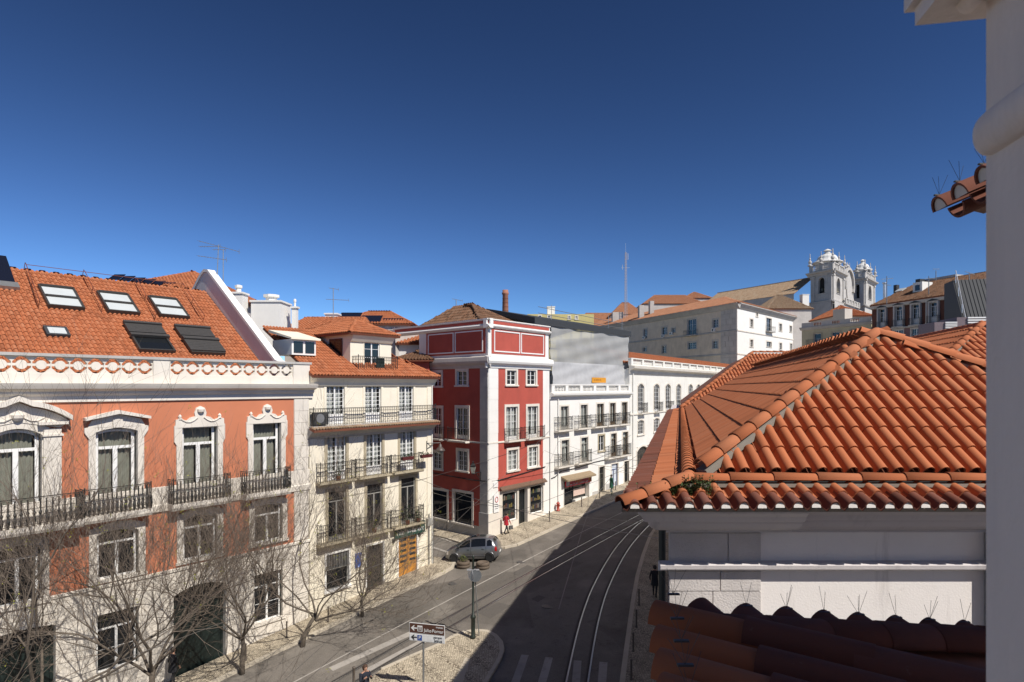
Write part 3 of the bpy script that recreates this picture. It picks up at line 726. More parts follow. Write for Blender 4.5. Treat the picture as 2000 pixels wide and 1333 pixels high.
# principal windows
def consoles(W, x0, x1, zt, kind):
    xc, h = (x0 + x1) / 2, (x1 - x0) / 2; m = MB()
    if kind == 0:       # big swept pediment on pilasters
        for s_ in (-1, 1):
            a = xc + s_ * (h + .34); m.box(a - .3, a + .3, -.14, .05, zslab, zt - .05); m.box(a - .36, a + .36, -.2, .04, zt - .35, zt - .27); m.box(a - .5, a + .5, -.32, .04, zt + .12, zt + .24)
        top = [(xc + t * (h + .95), zt + .28 + .62 * (1 - abs(t) ** 2.2) + .18 * max(0, 1 - abs(t) * 4)) for t in [i / 12 - 1 for i in range(25)]]
        m.polyy(top + [(x, z + .2) for x, z in reversed(top)], -.42, .02)
        m.polyy([(x, z - .05) for x, z in top] + [(xc + h + .6, zt - .02), (xc, zt + .26), (xc - h - .6, zt - .02)], -.1, .02)
        m.lathe((xc, -.12, zt + .3), [(.1, 0), (.2, .12), (.22, .24), (.05, .26)], 8)
        for s_ in (-1, 1): m.tube([(xc + s_ * (.2 + .22 * i), -.13, zt + .42 - .14 * math.sin(math.pi * i / 3)) for i in range(4)], .03, 5)
    elif kind == 1:     # gabled pediment
        for s_ in (-1, 1): m.polyy([(xc + s_ * (h + .2), zt - .5), (xc + s_ * (h + .42), zt - .15), (xc + s_ * (h + .42), zt + .05), (xc + s_ * (h + .1), zt + .1)], -.1, .02)
        m.polyy([(xc - h - .3, zt + .05), (xc + h + .3, zt + .05), (xc + h + .15, zt + .35), (xc, zt + .62), (xc - h - .15, zt + .35)], -.08, .02)
        for s_ in (-1, 1): m.polyy([(xc, zt + .62), (xc + s_ * (h + .45), zt + .36), (xc + s_ * (h + .45), zt + .48), (xc, zt + .78)][::s_], -.34, .02)
        m.polyy([(xc - .16, zt + .02), (xc + .16, zt + .02), (xc + .2, zt + .42), (xc - .2, zt + .42)], -.14, .02)
    else:               # shell crest with garlands
        pts = [(-h - .32, -.05), (-h - .3, .32), (-h - .16, .36), (-h * .75, .28), (-.55 * h, .42), (-.3 * h, .46), (-.28, .62), (-.2, .86), (0, .95), (.2, .86), (.28, .62), (.3 * h, .46), (.55 * h, .42), (h * .75, .28), (h + .16, .36), (h + .3, .32), (h + .32, -.05)]
        m.polyy([(xc + a, zt + c) for a, c in pts], -.09, .02)
        m.lathe((xc, -.11, zt + .6), [(.02, 0), (.16, .08), (.18, .2), (.06, .28)], 10)
        for s_ in (-1, 1):
            m.tube([(xc + s_ * (.15 + (h) * i / 5), -.11, zt + .5 - .3 * math.sin(math.pi * (i + .6) / 6)) for i in range(6)], .035, 5)
            m.lathe((xc + s_ * (h + .1), -.05, zt + .34), [(.1, 0), (.06, .08), (.09, .14), (.01, .24)], 6)
            m.polyy([(xc + s_ * (h + .2), zt - .95), (xc + s_ * (h + .36), zt - .7), (xc + s_ * (h + .36), zt + .05), (xc + s_ * (h + .18), zt + .05)][::s_], -.08, .02)
    f.ob(m, 'pediment', STONE, W)
for i, ((a, c), zt) in enumerate(zip(ups, ztops)):
    W = f.win(a, c, zslab, zt, .26, .07, .26, [.28, .16, 0, 0][i], (1, 1), 2, .85, .12, glass=CLEAR, curtain=CURT, sill=False, split=True, fw=.12, inner=DKFR, name='tall_window')
    consoles(W, a, c, zt, [0, 1, 2, 2][i])
f.balcony(X(-80), X(150), zslab, .9, 1.12, .3, 'fat', gap=.2)
for p0, p1 in ((163, 298), (337, 452), (480, 569)): f.balcony(X(p0, -.6), X(p1, -.6), zslab, .62, 1.12, .3, 'fat', gap=.17)
for r in mz: f.win(*r, .28, .06, .2, .22, (1, 1), 2, .62, 0, split=True, fw=.085, inner=DKFR, name='mezzanine_window')
# ground floor
for r in (gr[1], gr[3]): f.win(*r, .1, .06, .22, 0, (1, 2), 2, .7, 0, fw=.07, inner=DKFR, name='ground_floor_window')
for r, ar in ((gr[0], .12), (gr[2], .3)):
    W = f.win(r[0], r[1], r[2], r[3], .14, .06, .3, ar, (1, 1), 2, .9, 0, sash=DOORG, glass=GLASS, sill=False, fw=.12, name='carriage_door')
    m = MB(); x0, x1 = r[0] + .14, r[1] - .14; zz = r[3] - .95; xm = (x0 + x1) / 2
    for i in range(2):
        a, c = (x0, xm - .05) if i == 0 else (xm + .05, x1)
        m.box(a, c, .23, .27, r[2], zz - .06)
        for j in range(3): q0 = r[2] + .5 + j * (zz - r[2] - .6) / 3; m.box(a + .1, c - .1, .2, .235, q0, q0 + (zz - r[2] - .6) / 3 - .12)
    f.ob(m, 'door_leaf', DOORG, W)
    m = MB()
    for i in range(-4, 5): m.tube([(xm + i * .18, .2, zz), (xm + i * .18, .2, zz + .75 - abs(i) * .05)], .02, 4)
    f.ob(m, 'grille', IRON, W)
# body and roof
D_, zr0 = 8.5, zp0 + .12
shell(b, xl, xr - .02, 17., zb, zp0 - .05, OFFW, .02, 'side_wall')
pl = Plane(fA.P(xl, .55, zr0), (*S_DIR, 0), fA.P(0, D_, 5.85 + CZ) - fA.P(0, .55, zr0))
ru, rv = pl.uv(fA.P(xr - 1.7, D_, 5.85 + CZ)); L_ = rv
roof(b, pl, [(0, 0), (ru, 0), (ru, L_), (0, L_)], .205, .36, TILE, 4)
RG = fA.P(xl, D_, 5.85 + CZ); caps(b, RG, fA.P(xr - 1.65, D_, 5.85 + CZ), TILE, .1, lift=-.07)
pb = Plane(fA.P(xr, 16.5, zr0), (-S_DIR.x, -S_DIR.y, 0), fA.P(0, D_, 5.85 + CZ) - fA.P(0, 16.5, zr0))
roof(b, pb, [(0, 0), (-xl + xr, 0), (-xl + xr, L_), (0, L_)], .6, 1.2, TILE, 3)
# firewall gable at the right end
g0 = xr - 1.75; zt_ = 5.85 + CZ
def gprof(k):
    k += .25; return [(.1, zp0), (.1, zr0 + .62 + k), (.55, zr0 + .75 + k), (D_ - .25, zt_ + .95 + k), (D_ + .2, zt_ + 1. + k), (D_ + .6, zt_ + .8 + k), (16.6, zr0 + .3 + k), (16.6, zp0)]
FWl = plaster('lime_washed_gable', (.62, .58, .57), .1, .35, (.3, .25, .26))
GW = f.mould('firewall', gprof(0), g0 + .1, g0 + .42, FWl)
f.mould('firewall_coping', [(y_, z_ + .25) for y_, z_ in [(.0, zr0 + .6), (.0, zr0 + .78), (.5, zr0 + .92), (D_ - .3, zt_ + 1.12), (D_ + .2, zt_ + 1.2), (D_ + .7, zt_ + .98), (16.7, zr0 + .5), (16.7, zr0 + .3), (D_ + .6, zt_ + .82), (D_ + .2, zt_ + 1.02), (D_ - .25, zt_ + .97), (.55, zr0 + .77), (.1, zr0 + .6)]], g0 + .04, g0 + .5, WHITE, GW)
# skylights
def onroof(mb_, name, mats, u, v, n=0., parent=None, smooth=False):
    o = ob(mb_, name, mats, b.root, None, smooth); o.matrix_basis = Matrix.Translation((0, 0, -b.zb)) @ b.W2L @ pl.mat(u, v, n + .07); return o
def skylight(name, p_tl, p_tr, p_br, p_bl, kind):
    c = [pl.hit(*p) for p in (p_tl, p_tr, p_br, p_bl)]
    u0 = (c[0][0] + c[3][0]) / 2; u1 = (c[1][0] + c[2][0]) / 2; v1 = (c[0][1] + c[1][1]) / 2; v0 = (c[2][1] + c[3][1]) / 2
    w_, h = u1 - u0, v1 - v0; fm = plain('skylight_frame', (.06, .055, .05), .45, .3)
    m = MB().box(0, .09, 0, h, 0, .2).box(w_ - .09, w_, 0, h, 0, .2).box(.09, w_ - .09, 0, .09, 0, .2).box(.09, w_ - .09, h - .11, h, 0, .24)
    m.box(.09, w_ - .09, h * .46, h * .46 + .1, .02, .22)
    o = onroof(m, name, fm, u0, v0)
    for a_, c_ in ((.09, h * .46), (h * .46 + .1, h - .11)):
        ob(MB().box(.09, w_ - .09, a_, c_, .1, .13), 'pane', BLIND if kind == 'blind' else GLASS, o, loc=(0, 0, 0))
    if kind.startswith('shut'):
        sh = plain('roller_shutter', (.075, .07, .065), .5, .3)
        for a_, c_ in ((h * .62, h),) + (((.1, h * .5),) if kind == 'shut2' else ()):
            m = MB()
            nn = 7
            for i in range(nn): q0 = a_ + (c_ - a_) * i / nn; m.box(-.03, w_ + .03, q0, q0 + (c_ - a_) / nn * .93, .17, .27)
            m.box(-.06, w_ + .06, c_ - .16, c_, .2, .36); ob(m, 'shutter', sh, o, loc=(0, 0, 0))
        m = MB().box(-.06, w_ + .06, h * .46, h * .46 + .2, .16, .34); ob(m, 'shutter_box', sh, o, loc=(0, 0, 0))
    return o
skylight('skylight', (73, 565), (143, 570), (164, 610), (92, 605), 'blind')
skylight('skylight', (186, 577), (249, 581), (272, 620), (210, 614), 'blind')
skylight('skylight', (285, 586), (343, 590), (370, 627), (313, 622), 'blind')
skylight('skylight', (238, 640), (308, 643), (342, 694), (272, 691), 'shut1')
skylight('skylight', (337, 646), (402, 650), (440, 698), (374, 696), 'shut2')
c0 = pl.hit(83, 645); c1 = pl.hit(122, 662)
onroof(MB().box(0, .9, 0, .75, 0, .14).box(.12, .78, .1, .6, .14, .15, 1), 'small_skylight', [DARKM, BLIND], c0[0], c1[1])
c0 = pl.hit(-60, 520); c1 = pl.hit(28, 560)
o_ = onroof(MB().box(0, c1[0] - c0[0], 0, 2.2, .1, .18), 'solar_panel', SOLAR, c0[0], c1[1]); o_.rotation_euler.x += .12
onroof(MB().box(0, c1[0] - c0[0] + .1, 0, .5, 0, .18), 'panel_flashing', GREYM, c0[0], c1[1] - .5)
for (pa, pb_) in (((46, 530), (74, 606)), ((160, 543), (197, 615)), ((262, 557), (301, 628)), ((352, 566), (395, 632))):
    A, B = pl.hit(*pa), pl.hit(*pb_); m = MB(); hh = .5
    m.tube([pl.P(A[0], A[1] - .1, hh), pl.P(B[0], B[1], hh)], .018, 5)
    for k in (0, .5, 1.): q0 = A[0] + (B[0] - A[0]) * k; q1 = A[1] + (B[1] - A[1]) * k; m.tube([pl.P(q0, q1, 0), pl.P(q0, q1, hh)], .014, 4)
    m.tube([pl.P(A[0], A[1] - .1, hh * .5), pl.P(B[0], B[1], hh * .5)], .012, 4); b.world(m, 'roof_guard_rail', RUST)
m = MB(); q0 = pl.hit(46, 530)[0]; q1 = pl.hit(352, 566)[0]; m.tube([pl.P(q0, L_ - .3, .5), pl.P(q1, L_ - .3, .5)], .016, 5); b.world(m, 'roof_guard_rail', RUST)
# ================================================================ cream house
b = Bld('town_house', 'narrow cream house with three balconied storeys and a roof dormer', 'house', fA, gz(*st(24, T0)) - .5)
f = b.main; zb = b.zb; x0, x1 = X(603), X(841); ze = Z(720, 738)
z3, z2, z1 = Z(720, 826), Z(720, 929), Z(720, 1040)
d3 = [f.rect(637, 672.5, 751, 826), f.rect(712.6, 744, 750, 821), f.rect(779, 807, 750, 815)]
d2 = [f.rect(639, 675.6, 852, 934), f.rect(715, 746, 845, 922), f.rect(781, 808.6, 839, 911)]
d1 = [f.rect(641, 675.6, 959, 1056), f.rect(716.5, 746.5, 945, 1034), f.rect(783, 811, 933, 1015)]
fx = lambda L, z: [(r[0], r[1], z, r[3]) for r in L]
d3, d2, d1 = fx(d3, z3), fx(d2, z2), fx(d1, z1)
g_ = [f.rect(637, 681, 1080, 1149), (X(716), X(748), zb, Z(732, 1064)), (X(778), X(814), zb, Z(796, 1042))]
f.ob(MB().wall(x0, x1, zb, ze, d3 + d2 + d1 + g_), 'wall', CREAM)
ob(MB().quad((x1, 0, zb), (x1, 9, zb), (x1, 9, ze), (x1, 0, ze)), 'side_wall', CREAM, b.root)
shell(b, x0 + .01, x1 - .02, 9, zb, ze - .02, CREAM, .3, 'back_wall')
f.ob(MB().box(x0 + .02, x0 + .5, -.06, .0, zb, z3 - .35), 'corner_pilaster', CREAM); f.ob(MB().box(x1 - .35, x1 + .02, -.05, 0., zb, ze - .3), 'corner_pilaster', CREAM)
for r in d3: f.win(*r, .16, .04, .14, 0, (2, 7), 2, 0, .55, stone=CREAM, sill=False, name='glazed_door', glass=CLEAR, curtain=CURTW)
for r in d2: f.win(*r, .18, .04, .14, 0, (2, 7), 2, 0, .5, stone=STONE_O, sill=False, name='glazed_door', glass=CLEAR, curtain=CURTW)
for i, r in enumerate(d1): f.win(*r, .18, .04, .14, 0, (1, 1), 2, .6, .2, stone=STONE_O, sash=SASH_G, sill=False, name='tall_window')
# top balcony over a tiled pent cornice
f.mould('cornice', [(0, z3 - .75), (-.1, z3 - .72), (-.16, z3 - .6), (-.5, z3 - .35), (-.62, z3 - .28), (-.62, z3 - .2), (0, z3 - .1)], x0 - .12, x1 + .15, STONE_D)
pe = Plane(fA.P(x0 - .15, -.78, z3 - .22), (*S_DIR, 0), fA.P(0, -.3, z3 - .08) - fA.P(0, -.78, z3 - .22))
roof(b, pe, [(0, 0), (x1 - x0 + .3, 0), (x1 - x0 + .3, .5), (0, .5)], .19, .4, TILE_G, 5, 'pent_tiles')
SL = f.ob(MB().box(x0, x1, -.42, 0, z3 - .1, z3 - .02), 'balcony', STONE_D)
f.railing(x0 + .05, x1 + .1, z3 - .02, .38, .98, 'scroll', SL, .15)
for p0, p1, z, h in ((625, 697, z2, 1), (702, 766, z2, 1), (771, 828, z2, 1), (626, 697, z1, 1), (702, 767, z1, 1), (771, 829, z1, 1)):
    f.balcony(X(p0, -.5), X(p1, -.5), z, .52, 1.08, .16, 'scroll', STONE_O, .15)
# ground floor
W = f.win(*g_[0], .12, .04, .16, 0, (1, 1), 1, .9, 0, sash=SASH_G, stone=WHITE, name='shop_window')
m = MB()
for i in range(14): q = g_[0][0] + (g_[0][1] - g_[0][0]) * (i + .5) / 14; m.box(q - .03, q + .03, .05, .09, g_[0][3] - .85, g_[0][3] - .02)
f.ob(m, 'shutter_slats', GREYM, W)
W = f.win(*g_[1], .1, .04, .18, 0, (1, 1), 1, .8, 1., sash=DKFR, stone=WHITE, sill=False, name='shop_door')
W = f.win(*g_[2], .12, .04, .14, 0, (1, 1), 2, 0, 0, sash=WOODO, stone=WHITE, sill=False, name='street_door')
r = g_[2]; m = MB(); xm = (r[0] + r[1]) / 2
m.box(r[0] + .05, xm - .01, .05, .09, r[2], r[3] - .05).box(xm + .01, r[1] - .05, .05, .09, r[2], r[3] - .05)
LF = f.ob(m, 'door_leaf', WOODO, W)
for s_ in (0, 1):
    for j in range(6):
        a = r[0] + .2 + s_ * (xm - r[0]); zz = r[3] - .45 - j * .34
        if j < 5: f.ob(MB().box(a, a + .5, .02, .052, zz, zz + .14), 'door_light', ROOM, W)
a, c = X(771, -.1), X(829, -.1); za, zc2 = Z(800, 1046, -.1), Z(800, 1023, -.1)
SG = f.ob(MB().box(a, c, -.16, -.06, za, zc2), 'shop_sign', GREEN)
M_ = b.W2L
strokes(f, SG, a + .15, c - .1, (za + zc2) / 2 - .2, (za + zc2) / 2 + .0, -.161, WHITEP, 5)
for pxx, py in ((768, 1056), (818, 1044)): m = MB().lathe((0, 0, 0), [(.13, 0), (.13, .08), (.09, .1)], 10); o = f.ob(m, 'wall_vent', DKFR); o.matrix_basis = Matrix.Translation((X(pxx), -.005, Z(pxx, py) - zb)) @ Matrix.Rotation(R(90), 4, 'X')
f.ob(MB().box(X(693), X(705), -.06, -.02, Z(700, 1108), Z(700, 1080)), 'blue_notice', plain('notice_blue', (.03, .08, .3), .4))
# drainpipe and downlight cables
m = MB(); xx = X(842); m.tube([(xx, -.09, zb), (xx, -.09, ze - .2)], .05, 6); f.ob(m, 'drainpipe', OFFW)
m = MB(); m.tube([(X(836), -.1, zb), (X(836), -.1, z1 + .3)], .045, 6); f.ob(m, 'drainpipe', GREYM)
# roof
f.mould('eaves', [(0, ze - .55), (-.1, ze - .5), (-.2, ze - .3), (-.42, ze - .06), (-.42, ze + .04), (.3, ze + .1)], x0 - .02, x1 + .25, CREAM)
oh = .55; A = fA.P(x0 - .1, -oh, ze + .05); ZR = ze + 3.0
pr = Plane(A, (*S_DIR, 0), fA.P(0, 4.6, ZR) - fA.P(0, -oh, ze + .05)); Lr = pr.uv(fA.P(0, 4.6, ZR))[1]; wd = x1 - x0 + .45
roof(b, pr, [(0, 0), (wd, 0), (wd - 4.4, Lr), (0, Lr)], .21, .38, TILE, 5)
ps = Plane(fA.P(x1 + .35, -oh, ze + .05), (-S_DIR.y, S_DIR.x, 0), fA.P(x1 + .35 - 4.4, 0, ZR) - fA.P(x1 + .35, 0, ze + .05))
roof(b, ps, [(0, 0), (10, 0), (10, Lr), (5.2, Lr)], .24, .4, TILE, 4)
caps(b, fA.P(x1 + .35, -oh, ze + .08), fA.P(x1 + .35 - 4.4, 4.6, ZR), TILE, .11)
# dormer
dx0, dx1, dy = X(684, .75), X(764, .75), .75; zd = Z(720, 655, .75); dr = (X(711, dy), X(741, dy), Z(725, 727, dy), Z(725, 664, dy))
fD = Fr(*fA.P(0, dy).xy, *S_DIR); fd = Face(b, fD)
fd.ob(MB().wall(dx0, dx1, ze - .1, zd, [dr]), 'dormer', CREAM); fd.win(*dr, .06, .03, .1, 0, (1, 3), 2, 0, .3, stone=CREAM, sill=False, name='glazed_door')
m = MB(); m.quad((dx0, dy, ze - .5), (dx0, dy + 5.4, ze - .5), (dx0, dy + 5.4, zd), (dx0, dy, zd)); m.quad((dx1, dy, ze - .5), (dx1, dy + 5, ze - .5), (dx1, dy + 5, zd), (dx1, dy, zd)); DW = ob(m, 'dormer_side', CREAM, b.root)
m = MB()
for i in range(9): q = dy + 2.2 + i * .36; m.box(dx0 - .04, dx0 - .005, q, q + .3, ze + .6, zd - .05)
ob(m, 'cladding_boards', CREAM, b.root)
m = MB(); m.box(dx0 - .06, dx0 - .01, dy + .75, dy + 2.05, ze + 1.15, zd - .25, 0).box(dx0 - .068, dx0 - .055, dy + .85, dy + 1.4, ze + 1.25, zd - .35, 1).box(dx0 - .068, dx0 - .055, dy + 1.48, dy + 1.95, ze + 1.25, zd - .35, 1)
ob(m, 'side_window', [plain('dark_red_wood', (.07, .02, .015), .5), GLASS], b.root)
fd.mould('dormer_eaves', [(0, zd - .5), (-.1, zd - .45), (-.38, zd - .06), (-.38, zd + .02), (0, zd + .04)], dx0 - .02, dx1 + .02, CREAM)
cs = [tuple(fA.P(dx0 - .4, dy - .45).xy), tuple(fA.P(dx1 + .4, dy - .45).xy), tuple(fA.P(dx1 + .4, dy + 5.6).xy), tuple(fA.P(dx0 - .4, dy + 5.6).xy)]
xm = (dx0 + dx1) / 2; a1, a2 = tuple(fA.P(xm, dy + 1.6).xy), tuple(fA.P(xm, dy + 4.2).xy)
hip(b, cs, zd + .02, [a1, a1, a2, a2], zd + 1.0, .2, .36, TILE, 5)
SL = f.ob(MB().box(dx0 + .1, dx1 + .05, -.1, dy, ze + .2, ze + .3), 'balcony', STONE_D)
fd.railing(dx0 + .15, dx1, ze + .3, .6, 1., 'scroll', SL, .15)
m = MB().box(X(741), X(757), .28, .3, ze + .4, ze + 1.25); f.ob(m, 'green_cloth', plain('dark_green_cloth', (.015, .03, .025), .9))
# small two-light dormer and the roof piece left of it
e0, e1 = X(571, 1.3), X(612, 1.3); zz0, zz1 = Z(590, 690, 1.3), Z(590, 668, 1.3)
m = MB().box(e0 - .1, e1 + .1, 1.2, 3.2, zz0 - .12, zz1 + .12); SD = f.ob(m, 'small_dormer', WHITE)
f.ob(MB().profx([(1.0, zz1 + .1), (1.0, zz1 + .2), (3.4, zz1 + .75), (3.4, zz1 + .6)], e0 - .25, e1 + .3), 'dormer_roof', CREAM, SD)
for a, c in ((e0 + .02, (e0 + e1) / 2 - .08), ((e0 + e1) / 2 + .08, e1 - .02)): f.ob(MB().box(a, c, 1.17, 1.21, zz0, zz1), 'pane', GLASS, SD)
# ================================================================ red corner house
zc = gz(RC.x, RC.y)
xr0 = X(953.5); xr1 = X(1073)
b = Bld('corner_house', 'tall red corner house with white trim, attic panels and ground floor shops', 'house', fA, zc - .6)
f = b.main; zb = b.zb
fL = Fr(*fA.P(xr0).xy, .729, -.684); g = Face(b, fL)                    # shaded side: local x negative going away
ZC0, ZC1, ZT = Z(954, 713), Z(954, 699), Z(954, 622)
zband = Z(975, 863)
lx = fL.x(822)
w1 = [f.rect(989.5, 1008, 724, 752), f.rect(1029, 1046, 724, 752)]
w2 = [f.rect(988, 1010.6, 795, 856), f.rect(1029.6, 1050, 794, 853)]
w3 = [f.rect(992, 1010.6, 879, 919), f.rect(1032, 1050, 873, 912)]
w2 = [(a, c, zband + .02, e) for a, c, d, e in w2]
zpl = Z(1020, 1012)
shop = [(X(981), X(1010), Z(995, 1018), Z(995, 962)), (X(1013), X(1030), zb, Z(1022, 955)), (X(1035), X(1061), Z(1048, 1002), Z(1048, 948))]
f.ob(MB().wall(X(972.5), X(1060.5), Z(1000, 955), ZC0, w1 + w2 + w3), 'wall', RED)
f.ob(MB().wall(X(972.5), X(1060.5), zb, Z(1000, 955), shop), 'shop_wall', STONE)
f.ob(MB().wall(xr0, X(972.5), zb, ZC0).wall(X(1060.5), xr1, zb, ZC0), 'pilaster', WHITE)
lw1 = [g.rect(846, 862, 728, 755), g.rect(893, 912, 725, 753)]
lw2 = [g.rect(846, 863, 797, 855), g.rect(892, 914, 797, 858)]
lw3 = [g.rect(846, 863, 884, 916), g.rect(894.5, 913, 881, 920)]
ls = [g.rect(840, 873.5, 958, 1012), g.rect(887, 922, 963, 1023)]
lp = fL.x(938)
g.ob(MB().wall(lx - 4, lp, zb + 1.5, ZC0, lw1 + lw2 + lw3 + ls), 'side_wall', RED)
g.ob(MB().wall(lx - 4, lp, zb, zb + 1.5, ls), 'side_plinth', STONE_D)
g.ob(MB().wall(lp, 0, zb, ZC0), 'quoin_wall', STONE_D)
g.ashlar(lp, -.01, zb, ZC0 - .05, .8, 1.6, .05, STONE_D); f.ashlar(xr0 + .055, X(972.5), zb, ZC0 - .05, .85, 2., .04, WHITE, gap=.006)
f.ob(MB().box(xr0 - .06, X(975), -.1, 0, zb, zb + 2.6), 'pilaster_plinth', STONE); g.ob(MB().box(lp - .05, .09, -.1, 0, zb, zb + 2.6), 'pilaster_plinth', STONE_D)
for ff, L_ in ((f, w1), (g, lw1)):
    for r in L_: ff.win(*r, .2, .05, .14, 0, (1, 3), 2, name='window')
for ff, L_ in ((f, w2), (g, lw2)):
    for r in L_: ff.win(*r, .2, .05, .14, 0, (2, 4), 2, 0, .25, sill=False, name='balcony_window', curtain=CURTW if ff is f else None, glass=CLEAR if ff is f else GLASS)
for ff, L_ in ((f, w3), (g, lw3)):
    for r in L_: ff.win(*r, .2, .05, .14, 0, (2, 4), 2, name='window', curtain=CURTW if ff is f else None, glass=CLEAR if ff is f else GLASS)
for ff, a, c in ((f, X(984), X(1017)), (f, X(1024), X(1056)), (g, fL.x(842), fL.x(868)), (g, fL.x(882), fL.x(918))): ff.balcony(a, c, zband, .5, .95, .14, 'bars', STONE, .12)
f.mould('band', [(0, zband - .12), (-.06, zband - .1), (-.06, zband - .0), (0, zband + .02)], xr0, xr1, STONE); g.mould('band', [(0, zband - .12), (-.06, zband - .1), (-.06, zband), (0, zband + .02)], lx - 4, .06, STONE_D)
# main cornice, attic, panels, cap
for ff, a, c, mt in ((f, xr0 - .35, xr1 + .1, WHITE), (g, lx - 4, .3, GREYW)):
    ff.mould('cornice', [(0, ZC0 - .25), (-.08, ZC0 - .22), (-.12, ZC0 - .02), (-.34, ZC0 + .14), (-.4, ZC0 + .3), (-.36, ZC1 + .05), (.05, ZC1 + .16)], a, c, mt)
    ff.mould('attic_cap', [(.05, ZT - .72), (-.02, ZT - .7), (-.16, ZT - .6), (-.2, ZT - .52), (-.15, ZT - .46), (-.02, ZT - .43), (-.02, ZT - .12), (-.1, ZT - .08), (-.1, ZT), (.3, ZT), (.3, ZT - .72)], a + .12, c - .05, WHITE)
    ff.ob(MB().box(a + .4, c - .2, -.045, -.025, ZT - .38, ZT - .15), 'red_stripe', RED)
ax = xr0; zA0, zA1 = ZC1 + .14, ZT - .71
for ff, L0, L1, ps_ in ((f, xr0 + .02, xr1 - .05, (X(965), X(1015.5), X(1017.5), X(1062))), (g, lx - .3, -.02, (fL.x(836), fL.x(886), fL.x(888.5), fL.x(943)))):
    ff.ob(MB().wall(L0, L1, zA0, zA1, y=.05), 'attic_wall', WHITE)
    ff.ob(MB().box(ps_[0] - .25, ps_[3] + .25, .01, .052, zA0 + .2, zA1 - .02), 'attic_field', RED)
    for a, c in ((ps_[0], ps_[1]), (ps_[2], ps_[3])):
        m = MB(); za, ze_ = zA0 + .34, zA1 - .12; q = .09
        m.box(a, c, -.03, .012, za, za + q).box(a, c, -.03, .012, ze_ - q, ze_).box(a, a + q, -.03, .012, za + q, ze_ - q).box(c - q, c, -.03, .012, za + q, ze_ - q); ff.ob(m, 'panel_frame', WHITEP)
# shopfront
for r, nm_ in ((shop[0], 'shop_window'), (shop[2], 'shop_window')): f.win(*r, .05, .03, .2, 0, (1, 1), 1, 0, 0, stone=STONE, sash=SASH, sill=False, name=nm_, fw=.07)
W = f.win(*shop[1], .05, .03, .35, 0, (1, 1), 2, 0, .4, stone=STONE, sash=DKFR, sill=False, name='shop_door', fw=.06)
rnd = random.Random(3); cols = [(.14, .11, .03), (.08, .03, .02), (.16, .14, .11), (.03, .05, .03), (.03, .03, .04), (.1, .06, .03)]
pm = [plain('goods_%d' % i, c, .6) for i, c in enumerate(cols)]
for r in (shop[0], shop[2]):
    for j in range(4):
        m = MB(); zz = r[2] + .35 + j * .65
        for k in range(7): a = r[0] + .15 + k * (r[1] - r[0] - .3) / 7; hgt = rnd.uniform(.15, .42); m.box(a, a + (r[1] - r[0] - .3) / 7 * .8, .165, .172, zz, zz + hgt, rnd.randrange(6))
        f.ob(m, 'shop_goods', pm)
f.ob(MB().profx([(0, Z(1000, 950) + .12), (-.28, Z(1000, 950) - .1), (-.28, Z(1000, 950) - .18), (-.02, Z(1000, 950) - .02)], X(975.5), X(1064)), 'awning', plain('brown_canvas', (.14, .085, .055), .9, 0, .15))
for r in ls: g.win(*r, .2, .06, .2, 0, (1, 1), 1, 0, 0, stone=STONE, sash=DKFR, sill=True, name='shop_window', fw=.04)
# body and old brown hip roof
bw = MB(); p0 = fA.P(xr0); p1 = fA.P(xr1); p2 = fL.P(lx - 4); p3 = p1 + (p2 - p0)
inw = Vector((0, 0, 0)); cx = (p0 + p1 + p2 + p3) / 4
cor = [p0, p1, p3, p2]
for i in (1, 2): A, B = cor[i], cor[(i + 1) % 4]; bw.quad((A.x, A.y, zb), (B.x, B.y, zb), (B.x, B.y, ZT - .2), (A.x, A.y, ZT - .2))
b.world(bw, 'back_wall', GREYW)
cc = [tuple((c + (cx - c) * .3).xy) for c in cor]; bw = MB(); bw.add([(*c, ZT - .25) for c in cc], [(0, 1, 2, 3)]); b.world(bw, 'roof_slab', STONE_D)
ap = at(922, 598, 1); Yc = (cx.y + p0.y) / 2
apx = at(922, 600, cx.y * .97); apx2 = apx + Vector((-1.6, 2.2, 0))
hip(b, cc, ZT - .1, [tuple(apx.xy), tuple(apx.xy), tuple(apx2.xy), tuple(apx2.xy)], ZT + 1.75, .25, .42, TILE_B, 4)
# panel sign, cables
m = MB().box(X(961.5), X(971.5), -.16, -.12, Z(966, 1001), Z(966, 966)); NS = f.ob(m, 'street_notice', WHITEP)
cxn, czn = (X(961.5) + X(971.5)) / 2, (Z(966, 976)); m = MB().tube([(cxn + .16 * math.cos(k * math.pi / 8), -.17, czn + .2 * math.sin(k * math.pi / 8)) for k in range(17)], .028, 5); f.ob(m, 'red_ring', plain('sign_red', (.4, .02, .02), .4), NS)
m = MB()
for i in range(3): m.box(X(963.5), X(969.5), -.164, -.159, Z(966, 986 + i * 4), Z(966, 985 + i * 4))
f.ob(m, 'notice_lines', DKFR, NS)
m = MB().box(X(962), X(971), -.1, -.05, Z(966, 952), Z(966, 942)); f.ob(m, 'wall_plaque', WHITEP)
